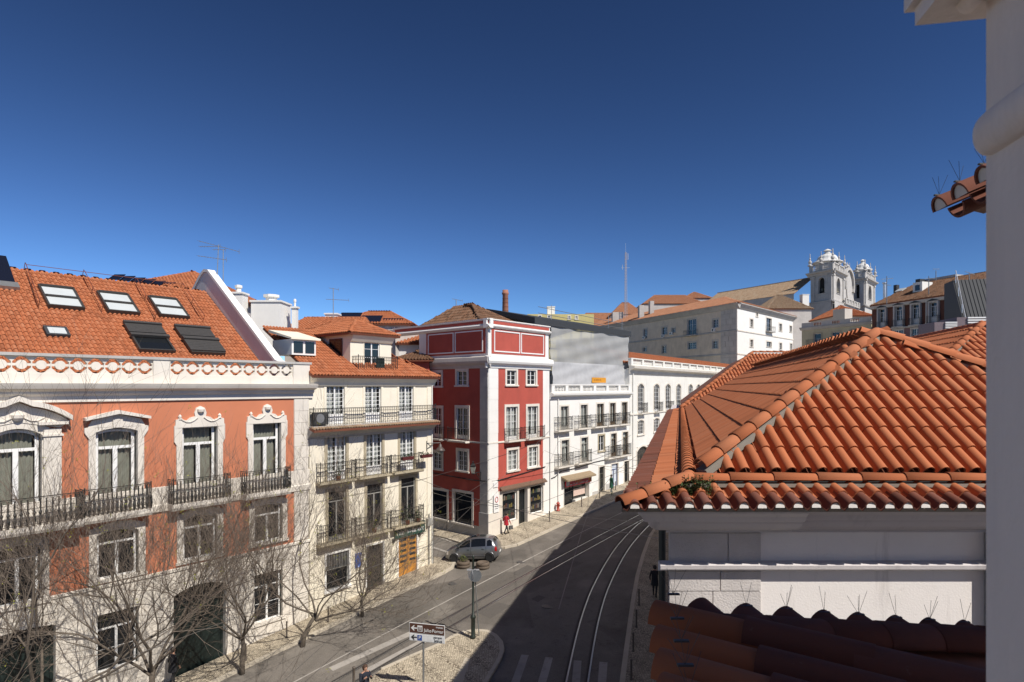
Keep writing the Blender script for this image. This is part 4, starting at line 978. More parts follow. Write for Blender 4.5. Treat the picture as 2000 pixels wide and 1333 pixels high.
# ================================================================ white house under scaffold
b = Bld('town_house', 'white house with iron balconies and balustrade, netted scaffold above its roof', 'house', fA, gz(*st(46, T0)) - .6)
f = b.main; zb = b.zb; x0, x1 = X(1074.5), X(1229)
zbt, zb0, zco = Z(1080, 751), Z(1080, 767), Z(1080, 776)
zA, zB = Z(1110, 839), Z(1110, 908)
rowA = [(1095, 1110, 794), (1134, 1147, 791), (1165.6, 1178.7, 789), (1191, 1202, 787.5), (1214, 1225, 786)]
rowB = [(1096.5, 1111, 860), (1135, 1148, 855), (1193, 1204, 847), (1216, 1226.5, 844)]
hA = [(X(a), X(c), zA, Z((a + c) / 2, t)) for a, c, t in rowA]; hB = [(X(a), X(c), zB, Z((a + c) / 2, t)) for a, c, t in rowB]
hW = f.rect(1169, 1180, 851, 881)
G = [(X(1101), X(1150), zb + .1, Z(1125, 936)), (X(1170), X(1180.5), zb, Z(1175, 912)), (X(1194), X(1207), zb, Z(1200, 906)), (X(1219), X(1228), zb, Z(1223, 901))]
f.ob(MB().wall(x0, x1, zb, zco, hA + hB + [hW] + G), 'wall', WHITE); shell(b, x0 + .01, x1 - .01, 12, zb, zco + .1, OFFW, .02, 'side_wall')
for r in hA + hB: f.win(*r, .16, .04, .15, 0, (1, 2), 2, .55 if r in hB else .0, .3, sash=plain('brown_joinery', (.13, .09, .055), .5) if r in hA[2:] + hB[2:] else SASH_G, sill=False, name='tall_window', glass=CLEAR, curtain=CURTW)
f.win(*hW, .16, .04, .15, 0, (1, 2), 2, 0, 0, stone=STONE_O, name='window')
for a, c in ((1091, 1120.5), (1130, 1155.5), (1163, 1187), (1188.5, 1211), (1211.8, 1232)): f.balcony(X(a, -.5), X(c, -.5), zA, .5, 1.15, .16, 'scroll', STONE, .15)
for a, c in ((1091.5, 1121.5), (1131, 1157), (1189, 1212), (1212.5, 1234)): f.balcony(X(a, -.5), X(c, -.5), zB, .5, 1.1, .16, 'bars', STONE, .12)
f.mould('cornice', [(0, zco - .2), (-.1, zco - .18), (-.14, zco), (-.4, zco + .14), (-.44, zco + .3), (0, zco + .36)], x0 - .1, x1 + .1, WHITE)
balustrade(f, x0, x1, zco + .36, zbt, .0, WHITE, .45, 2.4)
# shopfront
r = G[0]; xm = X(1124.5)
W = f.win(r[0], r[1], r[2], r[3], .1, .04, .45, 0, (1, 1), 2, .55, 0, stone=OFFW, sash=DKFR, sill=False, name='shop_front', fw=.06)
f.ob(MB().box(xm + .1, r[1] - .02, .1, .44, r[2], Z(1140, 973)), 'stall_riser', OFFW, W)
f.ob(MB().box(xm + .2, r[1] - .1, .37, .38, Z(1137, 968), Z(1137, 954)), 'price_sheet', plain('price_paper', (.6, .45, .38), .7, 0, .35, 25), W)
SG = f.ob(MB().box(X(1102), X(1152), -.2, -.08, Z(1127, 946), Z(1127, 935.5)), 'shop_sign', plain('sign_crimson', (.42, .015, .03), .4))
zq = (Z(1127, 946) + Z(1127, 935.5)) / 2; YEL = plain('sign_yellow', (.7, .35, .03), .4); strokes(f, SG, X(1120), X(1133), zq - .02, zq + .17, -.201, YEL, 3); strokes(f, SG, X(1110), X(1146), zq - .17, zq - .06, -.201, WHITEP, 4); f.ob(MB().box(X(1102.5), X(1108.5), -.207, -.2, zq - .18, zq + .18), 'logo_panel', plain('logo_grey', (.5, .45, .45), .5, 0, .5, 12), SG); strokes(f, SG, X(1146.5), X(1151.5), zq - .15, zq + .18, -.201, YEL, 9)
f.ob(MB().profx([(0, Z(1120, 926)), (-.7, Z(1120, 926) - .28), (-.7, Z(1120, 926) - .42), (-.66, Z(1120, 926) - .42), (-.02, Z(1120, 926) - .16)], X(1095.5), X(1152)), 'awning', plain('sand_canvas', (.28, .21, .13), .9, 0, .15))
f.win(*G[1], .14, .04, .2, 0, (1, 3), 2, .7, .6, stone=STONE, sash=plain('olive_door', (.11, .1, .075), .5), sill=False, name='street_door')
W = f.win(*G[2], .1, .04, .2, 0, (1, 1), 2, .6, 0, stone=STONE, sash=plain('blue_door', (.02, .03, .12), .5), glass=plain('frosted_poster', (.55, .6, .66), .4), sill=False, name='street_door')
W = f.win(*G[3], .1, .04, .25, 0, (1, 1), 1, .6, .6, stone=STONE, sash=DKFR, sill=False, name='street_door')
f.ob(MB().box(X(1157), X(1168), -.03, 0, zb, Z(1162, 960)).box(X(1183), X(1192), -.03, 0, zb, Z(1187, 945)), 'grey_plinth', STONE_D)
m = MB(); m.tube([(X(1089), -.08, zb), (X(1089), -.08, zco)], .05, 6); f.ob(m, 'drainpipe', WHITE)
m = MB(); zz = Z(1120, 925)
m.tube([(X(1076), -.05, Z(1076, 935)), (X(1084), -.07, Z(1084, 931)), (X(1095), -.05, Z(1095, 921)), (X(1130), -.08, Z(1130, 913)), (X(1160), -.05, Z(1160, 903)), (X(1190), -.07, Z(1190, 896)), (X(1228), -.05, Z(1228, 886))], .035, 5); f.ob(m, 'facade_cable', BLACK)
# scaffold with debris netting
SC = Bld('scaffold', 'scaffold wrapped in grey debris netting behind the white balustrade', 'scaffold', fA, zbt - 1.)
s_ = SC.main; y0, y1 = .75, 10.; zt = Z(1080, 636, .8); zt2 = zt + .1
sx0, sx1 = X(1075.5, y0), X(1227.5, y0)
def netmat():
    m, t, p = nm('debris_netting'); p.inputs['Base Color'].default_value = (.40, .40, .39, 1); p.inputs['Roughness'].default_value = .9
    tr = t.nodes.new('ShaderNodeBsdfTransparent'); mx = t.nodes.new('ShaderNodeMixShader'); out = t.nodes['Material Output']
    fa = ramp(t, noise(t, pos(t), .8, 3), [(.35, (.68,) * 3), (.7, (.76,) * 3)]); t.links.new(fa, mx.inputs[0])
    t.links.new(tr.outputs[0], mx.inputs[1]); t.links.new(p.outputs[0], mx.inputs[2]); t.links.new(mx.outputs[0], out.inputs[0])
    bump(t, p, noise(t, pos(t), 1.5, 4), .12, .1); return m
NET = netmat()
def netting(name, fn, nx, nz, mt):
    m = MB(); m.add([fn(i / nx, j / nz) for j in range(nz + 1) for i in range(nx + 1)], [(j * (nx + 1) + i, j * (nx + 1) + i + 1, (j + 1) * (nx + 1) + i + 1, (j + 1) * (nx + 1) + i) for j in range(nz) for i in range(nx)])
    return s_.ob(m, name, mt, None, True)
zl = zbt - .3; zm = Z(1150, 712, .8)
wob = lambda a, c: .04 * math.sin(a * 31 + c * 5) + .04 * math.sin(a * 13 - c * 17)
netting('net', lambda a, c: (sx0 + (sx1 - sx0) * a, y0 + wob(a, c), zm + (zt - zm) * c), 40, 16, NET)
netting('lower_sheet', lambda a, c: (sx0 + (sx1 - sx0) * a + .2 * c * 0, y0 - .12 + wob(c, a) - .15 * (1 - c), zl + .06 + (zm - zl) * c), 40, 10, plain('white_tarpaulin', (.40, .40, .40), .8, 0, .08, 2))
netting('net', lambda a, c: (sx1 + wob(a, c) * .6 + .25 * (1 - c), y0 + (y1 - y0) * a, zl + (zt - zl) * c), 30, 16, NET)
m = MB(); nxp = 8
for i in range(nxp + 1):
    x = sx0 + (sx1 - sx0) * i / nxp
    for y in (y0 + .25, y0 + 1.3): m.tube([(x, y, zl), (x, y, zt + .5)], .026, 5)
for k in range(4):
    z = zl + 1.2 + k * (zt - zl - 1.2) / 3
    for y in (y0 + .2, y0 + 1.25): m.tube([(sx0, y, z), (sx1, y, z)], .024, 5)
for i in range(0, nxp, 2):
    a = sx0 + (sx1 - sx0) * i / nxp; c = sx0 + (sx1 - sx0) * (i + 1) / nxp; m.tube([(a, y0 + .22, zl + .5), (c, y0 + .22, zt)], .022, 4)
s_.ob(m, 'tubes', GREYM)
m = MB()
for k in range(2): z = zl + 1.2 + k * 2.3; m.box(sx0, sx1, y0 + .3, y0 + 1.2, z, z + .05)
s_.ob(m, 'deck_boards', plain('scaffold_board', (.3, .26, .2), .9))
m = MB().profx([(y0 - .12, zt - .1), (y0 - .12, zt + .45), (6, zt + 1.6), (12, zt + .2), (12, zt + .05), (6, zt + 1.3)], sx0 - 2.5, sx1 + .4); s_.ob(m, 'temporary_roof', DARKM)
m = MB()
for i in range(9): x = sx0 - 1 + (sx1 - sx0 + 1) * i / 8; m.tube([(x, y0 + .15, zt + .1), (x, y0 + 2.2, zt + .75)], .035, 5)
for z, y in ((zt + .02, y0 + .15), (zt + .35, y0 + .2), (zt - .2, y0 + .15)): m.tube([(sx0 - 1.5, y, z), (sx1 + .5, y, z)], .03, 5)
s_.ob(m, 'roof_truss', DKFR)
m = MB()
for x in (sx0 + 1, sx1 - 3.2, sx1 - .3): m.tube([(x, y0 + .6, zt), (x, y0 + .6, zt + 1.9)], .026, 5)
m.tube([(sx0 - 1, y0 + .6, zt + 1.55), (sx1 + .2, y0 + .6, zt + 1.25)], .026, 5).tube([(sx0 - 1, y0 + .6, zt + 1.0), (sx1 + .2, y0 + .6, zt + .75)], .026, 5)
s_.ob(m, 'guard_rail', GREYM)
BN = s_.ob(MB().box(X(1156, .5), X(1183, .5), .47, .5, Z(1170, 748, .5), Z(1170, 738, .5)), 'orange_banner', plain('banner_orange', (.62, .27, .02), .5))
strokes(s_, BN, X(1159, .5), X(1174, .5), Z(1170, 744.5, .5), Z(1170, 741, .5), .469, plain('banner_brown', (.3, .13, .03), .5), 6)
# ================================================================ ivory house with arched windows
pE = fA.P(X(1229)); fB = Fr(pE.x, pE.y, .65, 1.0); XB, ZB = fB.x, fB.z
b = Bld('town_house', 'long ivory house with arched windows and balustrade farther up the street', 'house', fB, gz(pE.x, pE.y) - .6)
f = b.main; zb = b.zb; x0, x1 = .02, XB(1500)
zt, z0_, zc = ZB(1300, 706.5), ZB(1300, 719), ZB(1300, 726)
zA, zB_ = ZB(1290, 803), ZB(1290, 852)
cxs = [1251.5, 1282.3, 1304.5, 1325.2, 1348.6, 1364, 1378.5, 1391.5, 1403.5]
hw = (XB(1258) - XB(1246)) / 2; hA = []; hB = []
for c in cxs: xx = XB(c); hA.append((xx - hw, xx + hw, zA, ZB(1290, 750.5))); hB.append((xx - hw, xx + hw, ZB(1290, 842), ZB(1290, 816)))
hd = [(XB(1243.5), XB(1266), zb, ZB(1255, 872)), (XB(1290), XB(1302), zb, ZB(1296, 866))]
f.ob(MB().wall(x0, x1, zb, zc, hA + hB + hd), 'wall', OFFW); shell(b, x0 + .01, x1, 14, zb, zc, OFFW, .02, 'side_wall')
for r in hA: W = f.win(*r, .16, .05, .15, .35, (2, 6), 2, .0, .2, stone=STONE, sill=False, name='arched_window')
for r in hB: f.win(*r, .16, .05, .15, .2, (2, 4), 2, stone=STONE, name='arched_window')
for r in hd: f.win(*r, .2, .06, .2, .5, (2, 5), 2, 1., .5, sash=DKFR, stone=STONE, sill=False, name='arched_door')
for c in cxs: f.balcony(XB(c) - .95, XB(c) + .95, zA, .5, 1.05, .16, 'scroll', STONE, .16)
f.mould('string_course', [(0, zA - .2), (-.1, zA - .15), (-.1, zA), (0, zA + .03)], x0, x1, STONE)
f.mould('cornice', [(0, zc - .5), (-.1, zc - .45), (-.14, zc - .1), (-.6, zc + .1), (-.65, zc + .3), (0, zc + .4)], x0 - .1, x1, STONE)
balustrade(f, x0, x1, zc + .4, zt, -.05, OFFW, .5, 3.4)
zr = zc + .75; pl = Plane(fB.P(0, .5, zr), (*fB.u, 0), fB.P(0, 6.5, zr + 1.9) - fB.P(0, .5, zr)); Lr = pl.uv(fB.P(0, 6.5, zr + 1.9))[1]
roof(b, pl, [(0, 0), (x1 - 1, 0), (x1 - 5, Lr), (0, Lr)], .26, .42, TILE, 3)
m = MB(); m.tube([(XB(1235), -.1, zb), (XB(1235), -.1, zc - .4)], .06, 6); f.ob(m, 'drainpipe', OFFW)
# ================================================================ near house with hipped tile roof (right)
TANP = .70; d15 = Vector((.264, .9646)).normalized(); n15 = Vector((-d15.y, d15.x))      # long side direction and its outward normal (to the street)
Yf = 8.2; Xc = (1375 - 1000) / F * Yf; zE = CZ + (HY - 927) / F * Yf      # front eave line of the main roof
fN = Fr(Xc, Yf, 1, 0)
b = Bld('tiled_roof_house', 'near house with large orange hipped tile roof and white corner wall', 'house', fN, gz(Xc, Yf + 4) - .3)
PN = Plane((Xc, Yf, zE), (1, 0, 0), (0, 1, .737)); ua, va = PN.hit(1712, 662); AP = PN.P(ua, va)
XR = Xc + 2 * ua                                    # right end of the front eave
Lm = 25.; c0 = Vector((Xc, Yf)); cF = c0 + d15 * Lm
# long side slope: through the eave line and the apex
PS = Plane((cF.x, cF.y, zE), (-d15.x, -d15.y, 0), AP - Vector((c0.x, c0.y, zE)))
apS = PS.uv(AP); c0S = PS.uv((c0.x, c0.y, zE)); rE = AP + Vector((d15.x, d15.y, 0)) * 17.5; rS = PS.uv(rE)
def deckp(pl, poly, mt, name='roof_deck', th=.12):
    m = MB(); k = len(poly); m.add([pl.P(u, v, 0) for u, v in poly] + [pl.P(u, v, -th) for u, v in poly], [tuple(range(k)), tuple(range(2 * k - 1, k - 1, -1))] + [(i, i + k, (i + 1) % k + k, (i + 1) % k) for i in range(k)]); return b.world(m, name, mt)
wT, eT = .204, .43
proto = tile2(wT, eT * 1.13, .076, .03, 8)
fp = [(0, 0), (2 * ua, 0), (ua, va)]
deckp(PN, fp, DECK); spF = tile_spots(PN, wT, eT, [(-.16, -.2), (2 * ua + .16, -.2), (ua, va + .12)], eT, .004)
me = bpy.data.meshes.new('roof_tile'); me.from_pydata(proto[0].tolist(), [], proto[1]); me.materials.append(TILE_N)
me.polygons.foreach_set('use_smooth', [True] * len(me.polygons)); me.set_sharp_from_angle(angle=R(50)); me.update()
spF.sort(key=lambda s: s[0] * .4 + s[1])
vis = [s for s in spF if (PN.P(s[0], s[1]).x / PN.P(s[0], s[1]).y) < .80]; rest = [s for s in spF if s not in vis]
for s in vis[:290]: b.place('roof_tile', me, PN.mat(s[0], s[1], s[2]) @ Matrix.Rotation(random.uniform(-.008, .008), 4, 'Z'))
tiles_joined(b, 'roof_tiles', PN, vis[290:] + rest, proto, TILE_N)
sp_ = [(min(c0S[0], 0), 0), (max(c0S[0], 0), 0), (apS[0], apS[1]), (rS[0], rS[1])]
sp_ = [(0, 0), (c0S[0], 0), apS, rS]
deckp(PS, sp_, DECK); tiles_joined(b, 'roof_tiles', PS, tile_spots(PS, wT, eT, [(0, -.2), (c0S[0] + .14, -.2), (apS[0] + .1, apS[1] + .05), rS], eT, .003), tile2(wT, eT * 1.13, .076, .03, 6), TILE_N)
# right slope of the block
cR_ = Vector((XR, Yf)); PRt = Plane((XR, Yf, zE), (d15.x, d15.y, 0), AP - Vector((XR, Yf, zE))); aR = PRt.uv(AP); rR = PRt.uv(rE)
deckp(PRt, [(0, 0), (25, 0), rR, aR], DECK); tiles_joined(b, 'roof_tiles', PRt, tile_spots(PRt, wT * 1.5, eT * 1.5, [(0, 0), (25, 0), rR, aR], eT), tile_proto(wT * 1.5, eT * 1.7, 4), TILE_N)
def hipcaps(A, B, r, e, lift, mortar=True):
    caps(b, A, B, TILE_N, r, e, False, 'ridge_tile', lift)
    if mortar:
        m = MB(); A, B = Vector(A), Vector(B); d = (B - A).normalized(); sd_ = d.cross(Vector((0, 0, 1))).normalized() * (r * .78); up = sd_.cross(d).normalized()
        m.add([A - sd_ - up * .09, A + sd_ - up * .09, B + sd_ - up * .09, B - sd_ - up * .09] + [A - sd_ + up * (lift - .045), A + sd_ + up * (lift - .045), B + sd_ + up * (lift - .045), B - sd_ + up * (lift - .045)],
              [(0, 3, 2, 1), (4, 5, 6, 7), (0, 1, 5, 4), (1, 2, 6, 5), (2, 3, 7, 6), (3, 0, 4, 7)]); b.world(m, 'mortar_bed', MORTAR)
hipcaps((c0.x - .05, c0.y - .04, zE + .06), AP + Vector((0, 0, .05)), .105, .40, .05)
hipcaps((XR, Yf, zE + .06), AP + Vector((0, 0, .05)), .105, .40, .05)
hipcaps(rE, AP + Vector((0, 0, .03)), .105, .40, .05)
# gutter between the roof and the skirt
GUT = plain('dark_zinc_gutter', (.05, .052, .055), .5, .4)
off = lambda a, dd: c0 + d15 * a + n15 * dd
def line2(p, d, q, e):   # intersection of 2 plan lines
    den = d.x * e.y - d.y * e.x; t = ((q.x - p.x) * e.y - (q.y - p.y) * e.x) / den; return p + d * t
ex = Vector((1, 0))
def corner(df, ds): return line2(Vector((0, Yf - df)), ex, c0 + n15 * ds, d15)
def ring(df0, ds0, z0, df1, ds1, z1, name, mt):
    A0, A1 = corner(df0, ds0), corner(df1, ds1); e0_, e1_ = A0 + d15 * 46, A1 + d15 * 46; m = MB()
    m.quad((A0.x, A0.y, z0), (XR + 2, A0.y, z0), (XR + 2, A1.y, z1), (A1.x, A1.y, z1)); m.quad((A0.x, A0.y, z0), (A1.x, A1.y, z1), (e1_.x, e1_.y, z1), (e0_.x, e0_.y, z0)); return b.world(m, name, mt)
ring(-.12, -.12, zE - .10, .14, .16, zE - .10, 'gutter', GUT)
# skirt roof over the cornice: capped inner edge, lower slope, mortared tile mouths
ci, si, zi = .2, .2, zE - .04
co, so_, zo = .625, 1.0, zE - .33
Ai, Ao = corner(ci, si), corner(co, so_)
hipcaps((Ai.x - .05, Ai.y, zi), (XR + 1.5, Ai.y, zi), .085, .58, .0, True)
hipcaps((Ai.x, Ai.y - .02, zi), tuple(Ai + d15 * 30) + (zi,), .1, .34, .0, True)
PF = Plane((Ao.x, Ao.y, zo), (1, 0, 0), (0, co - ci, zi - zo - .13)); PL2 = Plane((Ao.x + d15.x * 30, Ao.y + d15.y * 30, zo), (-d15.x, -d15.y, 0), Vector((Ai.x, Ai.y, zi - .13)) - Vector((Ao.x, Ao.y, zo)))
lf = PF.uv((Ai.x, Ai.y, zi))[1]; uAi = PF.uv((Ai.x, Ai.y, zi))[0]
deckp(PF, [(0, 0), (9, 0), (9, lf), (uAi, lf)], MORTAR, 'skirt_deck', .05)
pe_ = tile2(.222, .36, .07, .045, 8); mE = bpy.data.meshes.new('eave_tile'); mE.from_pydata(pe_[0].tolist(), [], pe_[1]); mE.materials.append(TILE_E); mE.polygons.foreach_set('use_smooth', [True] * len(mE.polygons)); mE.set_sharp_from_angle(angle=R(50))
mU = bpy.data.meshes.new('skirt_tile'); pu = tile2(.222, .3, .068, .03, 8); mU.from_pydata(pu[0].tolist(), [], pu[1]); mU.materials.append(TILE_N); mU.polygons.foreach_set('use_smooth', [True] * len(mU.polygons)); mU.set_sharp_from_angle(angle=R(50))
plug = MB(); pr_ = [(.041 + .056 * math.cos(a * math.pi / 8), .052 + .062 * math.sin(a * math.pi / 8)) for a in range(9)]
plug.add([(x, -.024 + (z - .05) * .62, z) for x, z in pr_] + [(x, .05, z) for x, z in pr_], [tuple(range(9))] + [(i, i + 1, 10 + i, 9 + i) for i in range(8)]); mP = plug.mesh('mortar_plug', MORTW)
k = 0; u = .1
while u < 7.2:
    j = random.uniform(-.006, .006); sh = random.uniform(-.012, .012)
    b.place('eave_tile', mE, PF.mat(u, -.06 + sh, .005 + abs(j)) @ Matrix.Rotation(j * 3, 4, 'Z')); b.place('mortar_plug', mP, PF.mat(u, -.055 + sh, .0))
    if u > uAi * .55: b.place('skirt_tile', mU, PF.mat(u + j, .2, .018) @ Matrix.Rotation(j * 4, 4, 'Z'))
    u += .222
lS = PL2.uv((Ai.x, Ai.y, zi))[1]; u0S = PL2.uv((Ao.x, Ao.y, zo))[0]; uAs = PL2.uv((Ai.x, Ai.y, zi))[0]
poS = [(0, 0), (u0S, 0), (uAs, lS), (0, lS)]; deckp(PL2, poS, MORTAR, 'skirt_deck', .05)
spS = tile_spots(PL2, .222, .33, [(0, -.2), (u0S + .02, -.2), (uAs + .05, lS * .97), (0, lS * .97)], .33, .005)
lo = [s for s in spS if s[1] < .2]; hi_ = [s for s in spS if s[1] >= .2]
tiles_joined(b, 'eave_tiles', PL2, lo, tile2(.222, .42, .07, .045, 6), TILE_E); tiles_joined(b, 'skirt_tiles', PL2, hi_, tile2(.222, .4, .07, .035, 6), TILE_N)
caps(b, (Ao.x - .02, Ao.y - .02, zo + .03), (Ai.x, Ai.y, zi), TILE_N, .1, .42, False, 'ridge_tile', .02)
# walls: cornice, frieze, string moulding, lit lower wall
Yw = Yf - .04; wc = corner(.04 - .02, .28)
yw = Yf - .05
WX0 = (1306 - 1000) / F * yw
zk0, zk1 = zo - .06, CZ + (HY - 1040) / F * yw
zs0, zs1 = CZ + (HY - 1098) / F * yw, CZ + (HY - 1110) / F * yw
fW = Fr(WX0, yw, 1, 0); fw_ = Face(b, fW); xe = 5.2
m = MB().wall(0, xe, b.zb, zk0); fw_.ob(m, 'wall', WALLN)
m = MB(); Wd = Vector((d15.x, d15.y)); p0 = Vector((WX0, yw)); p1 = p0 + Wd * 44; m.quad((p0.x, p0.y, b.zb - 3), (p1.x, p1.y, b.zb - 3), (p1.x, p1.y, zk0), (p0.x, p0.y, zk0)); b.world(m, 'street_wall', WALLN)
pB = p1 + Vector((14, -2)); m = MB(); m.quad((p1.x, p1.y, b.zb - 3), (pB.x, pB.y, b.zb - 3), (pB.x, pB.y, zk0), (p1.x, p1.y, zk0)); m.quad((pB.x, pB.y, b.zb - 3), (XR + 9, yw, b.zb - 3), (XR + 9, yw, zk0), (pB.x, pB.y, zk0)); m.quad((p0.x + xe, yw, b.zb - 3), (XR + 9, yw, b.zb - 3), (XR + 9, yw, zk0), (p0.x + xe, yw, zk0)); b.world(m, 'back_wall', WALLN)
CORN = plaster('near_cornice_stone', (.60, .56, .55), .1, .5, (.14, .12, .12))
kp = [(0, zk1), (-.05, zk1 + .02), (-.05, zk1 + .05), (-.16, zk1 + .1), (-.32, zk1 + .22), (-.42, zk1 + .29), (-.44, zk1 + .34), (-.48, zk1 + .36), (-.50, zk0 - .02), (-.50, zk0 + .02), (0, zk0 + .03)]
kp = [(y, zk1 + t_ * (zk0 - zk1)) for y, t_ in ((0, 0), (-.04, .02), (-.04, .1), (-.09, .13), (-.2, .2), (-.29, .34), (-.34, .5), (-.35, .58), (-.39, .6), (-.41, .66), (-.44, .8), (-.5, .95), (-.5, 1.05), (0, 1.1))]
mc = MB(); nk = len(kp); mc.add([(y * 1.02, y, z) for y, z in kp] + [(1.62, y, z) for y, z in kp], [(i, i + nk, (i + 1) % nk + nk, (i + 1) % nk) for i in range(nk)] + [tuple(range(2 * nk - 1, nk - 1, -1))]); fw_.ob(mc, 'cornice', CORN)
fw_.ob(MB().profx([(y * .72, z) for y, z in kp], 1.62, xe + 3), 'cornice', plaster('near_cornice_render', (.52, .48, .48), .05, .25, (.1, .09, .09)))
kd = [(q_[0], q_[1]) for q_ in kp]; ms = MB()   # cornice along the street side
for i in range(len(kd)):
    pass
va_ = [(Vector((p0.x + y * 1.02, p0.y + y)), z) for y, z in kd]; vb_ = [(p1 + n15 * (-y), z) for y, z in kd]; n_ = len(kd)
ms.add([(p.x, p.y, z) for p, z in va_] + [(p.x, p.y, z) for p, z in vb_], [(i, i + n_, (i + 1) % n_ + n_, (i + 1) % n_) for i in range(n_)]); b.world(ms, 'street_cornice', CORN)
NB = plaster('near_quoin_stone', (.56, .52, .49), .2, .8, (.16, .14, .13), .95, 1.)
for (a, c, z0, z1) in ((0, .78, zs0 + .01, zk1), (.78, 1.22, zs0 + .01, zk1), (0, .68, zs1 - .3, zs1 - .03), (.68, 1.22, zs1 - .3, zs1 - .03), (0, .58, zs1 - 1., zs1 - .3), (.58, 1.22, zs1 - 1., zs1 - .3), (0, .7, zs1 - 1.5, zs1 - 1.), (.7, 1.22, zs1 - 1.5, zs1 - 1.)):
    fw_.ob(MB().polyy([(a + .007, z0 + .007), (c - .007, z0 + .007), (c - .007, z1 - .007), (a + .007, z1 - .007)], -.022, .02), 'stone_block', NB)
fw_.ob(MB().profx([(0, zs1 - .03), (-.08, zs1 - .01), (-.128, zs1 + .02), (-.135, zs0 - .01), (-.1, zs0 + .01), (0, zs0 + .02)], -.14, xe + 3), 'string_moulding', CORN)
m = MB(); m.box(xe - 1.02, xe - .9, -.16, -.02, b.zb, zk1); fw_.ob(m, 'downpipe', GREYM)
# street-side details: downpipe, wall lantern bracket
m = MB(); qv = p0 + Wd * 1.2 + n15 * .12; m.tube([(qv.x, qv.y, b.zb - 1), (qv.x, qv.y, zk1)], .055, 7); b.world(m, 'downpipe', DKFR)
fS = Fr(p1.x, p1.y, -d15.x, -d15.y); fs_ = Face(b, fS)
for i in range(9):
    xx = 5 + i * 4.2; zc_ = zk0 - 2.9
    fs_.ob(MB().box(xx - .85, xx + .85, -.02, -.004, zc_ - .15, zc_ + 2.05), 'window_surround', STONE); fs_.ob(MB().box(xx - .62, xx + .62, -.05, -.021, zc_, zc_ + 1.9), 'sash', SASH)
    for s_ in (-1, 1): fs_.ob(MB().box(xx + s_ * .29 - .24, xx + s_ * .29 + .24, -.056, -.0505, zc_ + .08, zc_ + 1.82), 'pane', GLASS)
# weeds on the skirt
def weeds(root_b, c, n, h, spread, mat, seed):
    rn = random.Random(seed); m = MB()
    for i in range(n):
        x, y = rn.gauss(0, spread), rn.gauss(0, .03); hh = h * rn.uniform(.35, 1); lx_, ly_ = rn.uniform(-.06, .06), rn.uniform(-.05, .05)
        P0 = Vector((c[0] + x, c[1] + y, c[2])); P1 = P0 + Vector((lx_, ly_, hh)); m.tube([P0, P0.lerp(P1, .5) + Vector((lx_ * .2, 0, 0)), P1], .0022, 3)
        for k in range(10):
            t = rn.uniform(.15, 1); q = P0.lerp(P1, t); a = rn.uniform(0, 6.28); l = rn.uniform(.02, .045); d = Vector((math.cos(a), math.sin(a), rn.uniform(.1, .8))).normalized() * l; s_ = d.cross(Vector((0, 0, 1))).normalized() * l * .3
            m.quad(q, q + d * .5 + s_, q + d, q + d * .5 - s_)
    return root_b.world(m, 'weeds', mat)
LEAF = plain('weed_green', (.055, .085, .022), .7, 0, .35, 40); LEAF2 = plain('dry_weed', (.13, .11, .04), .8, 0, .3, 40)
w0 = PF.P(.62, .27); WD = weeds(b, (w0.x, w0.y, w0.z), 90, .2, .2, LEAF, 4)
w0 = PF.P(1.0, .26); weeds(b, (w0.x, w0.y, w0.z), 70, .3, .1, LEAF, 5); weeds(b, (w0.x - .45, w0.y, w0.z), 35, .13, .12, LEAF2, 6)
# far wing of the same house: slope facing the viewer over the ridge
def dom(px, py, Y): return at(px, py, Y)
cw = cF; zR2 = zE + 3.05; PW = Plane((cw.x - .3, cw.y, zE), (1, 0, 0), (0, 1, .737)); uh, vh = PW.hit(1470, 691); ur, vr = PW.hit(1720, 688)
deckp(PW, [(0, 0), (22, 0), (22, vh), (uh, vh)], DECK); tiles_joined(b, 'roof_tiles', PW, tile_spots(PW, wT, eT, [(-.1, -.2), (22, -.2), (22, vh), (uh, vh)], eT), tile_proto(wT, eT * 1.12, 5), TILE_N)
hipcaps(PW.P(0, 0, .02), PW.P(uh, vh, .02), .105, .4, .04, False); hipcaps(PW.P(uh, vh, .02), PW.P(22, vh, .02), .105, .4, .04, False)
PWl = Plane(PW.P(0, 0), (-d15.x, -d15.y, 0), PW.P(uh, vh) - PW.P(0, 0)); q0 = PWl.uv(PW.P(uh, vh)); deckp(PWl, [(0, 0), q0, (q0[0] - 16, q0[1]), (-20, 0)], DECK)
# second hipped block behind to the right
A2 = at(1917, 639, 19.); P2 = Plane((0, 14.6, A2.z - 4.4 * .70), (1, 0, 0), (0, 4.4, 4.4 * .70)); u2, v2 = P2.uv(A2)
hx = 4.4 * (c0 - Vector((AP.x, AP.y))).x / (c0 - Vector((AP.x, AP.y))).y
cB = Vector((A2.x - hx, 14.6)); P2 = Plane((cB.x, 14.6, A2.z - 4.4 * .70), (1, 0, 0), (0, 4.4, 4.4 * .70)); u2, v2 = P2.uv(A2); zE2 = A2.z - 4.4 * .70
deckp(P2, [(0, 0), (14, 0), (14 - u2, v2), (u2, v2)], DECK); tiles_joined(b, 'roof_tiles', P2, tile_spots(P2, wT, eT, [(0, -.2), (14, -.2), (14 - u2, v2), (u2, v2)], eT), tile_proto(wT, eT * 1.12, 6), TILE_N)
PS2 = Plane((cB.x + d15.x * 22, cB.y + d15.y * 22, zE2), (-d15.x, -d15.y, 0), A2 - Vector((cB.x, cB.y, zE2))); s0 = PS2.uv(A2); s1 = PS2.uv((cB.x, cB.y, zE2))
pp = [(0, 0), (s1[0], 0), s0, (4, s0[1])]; deckp(PS2, pp, DECK); tiles_joined(b, 'roof_tiles', PS2, tile_spots(PS2, wT, eT, [(0, -.2), (s1[0], -.2), s0, (4, s0[1])], eT), tile_proto(wT, eT * 1.12, 5), TILE_N)
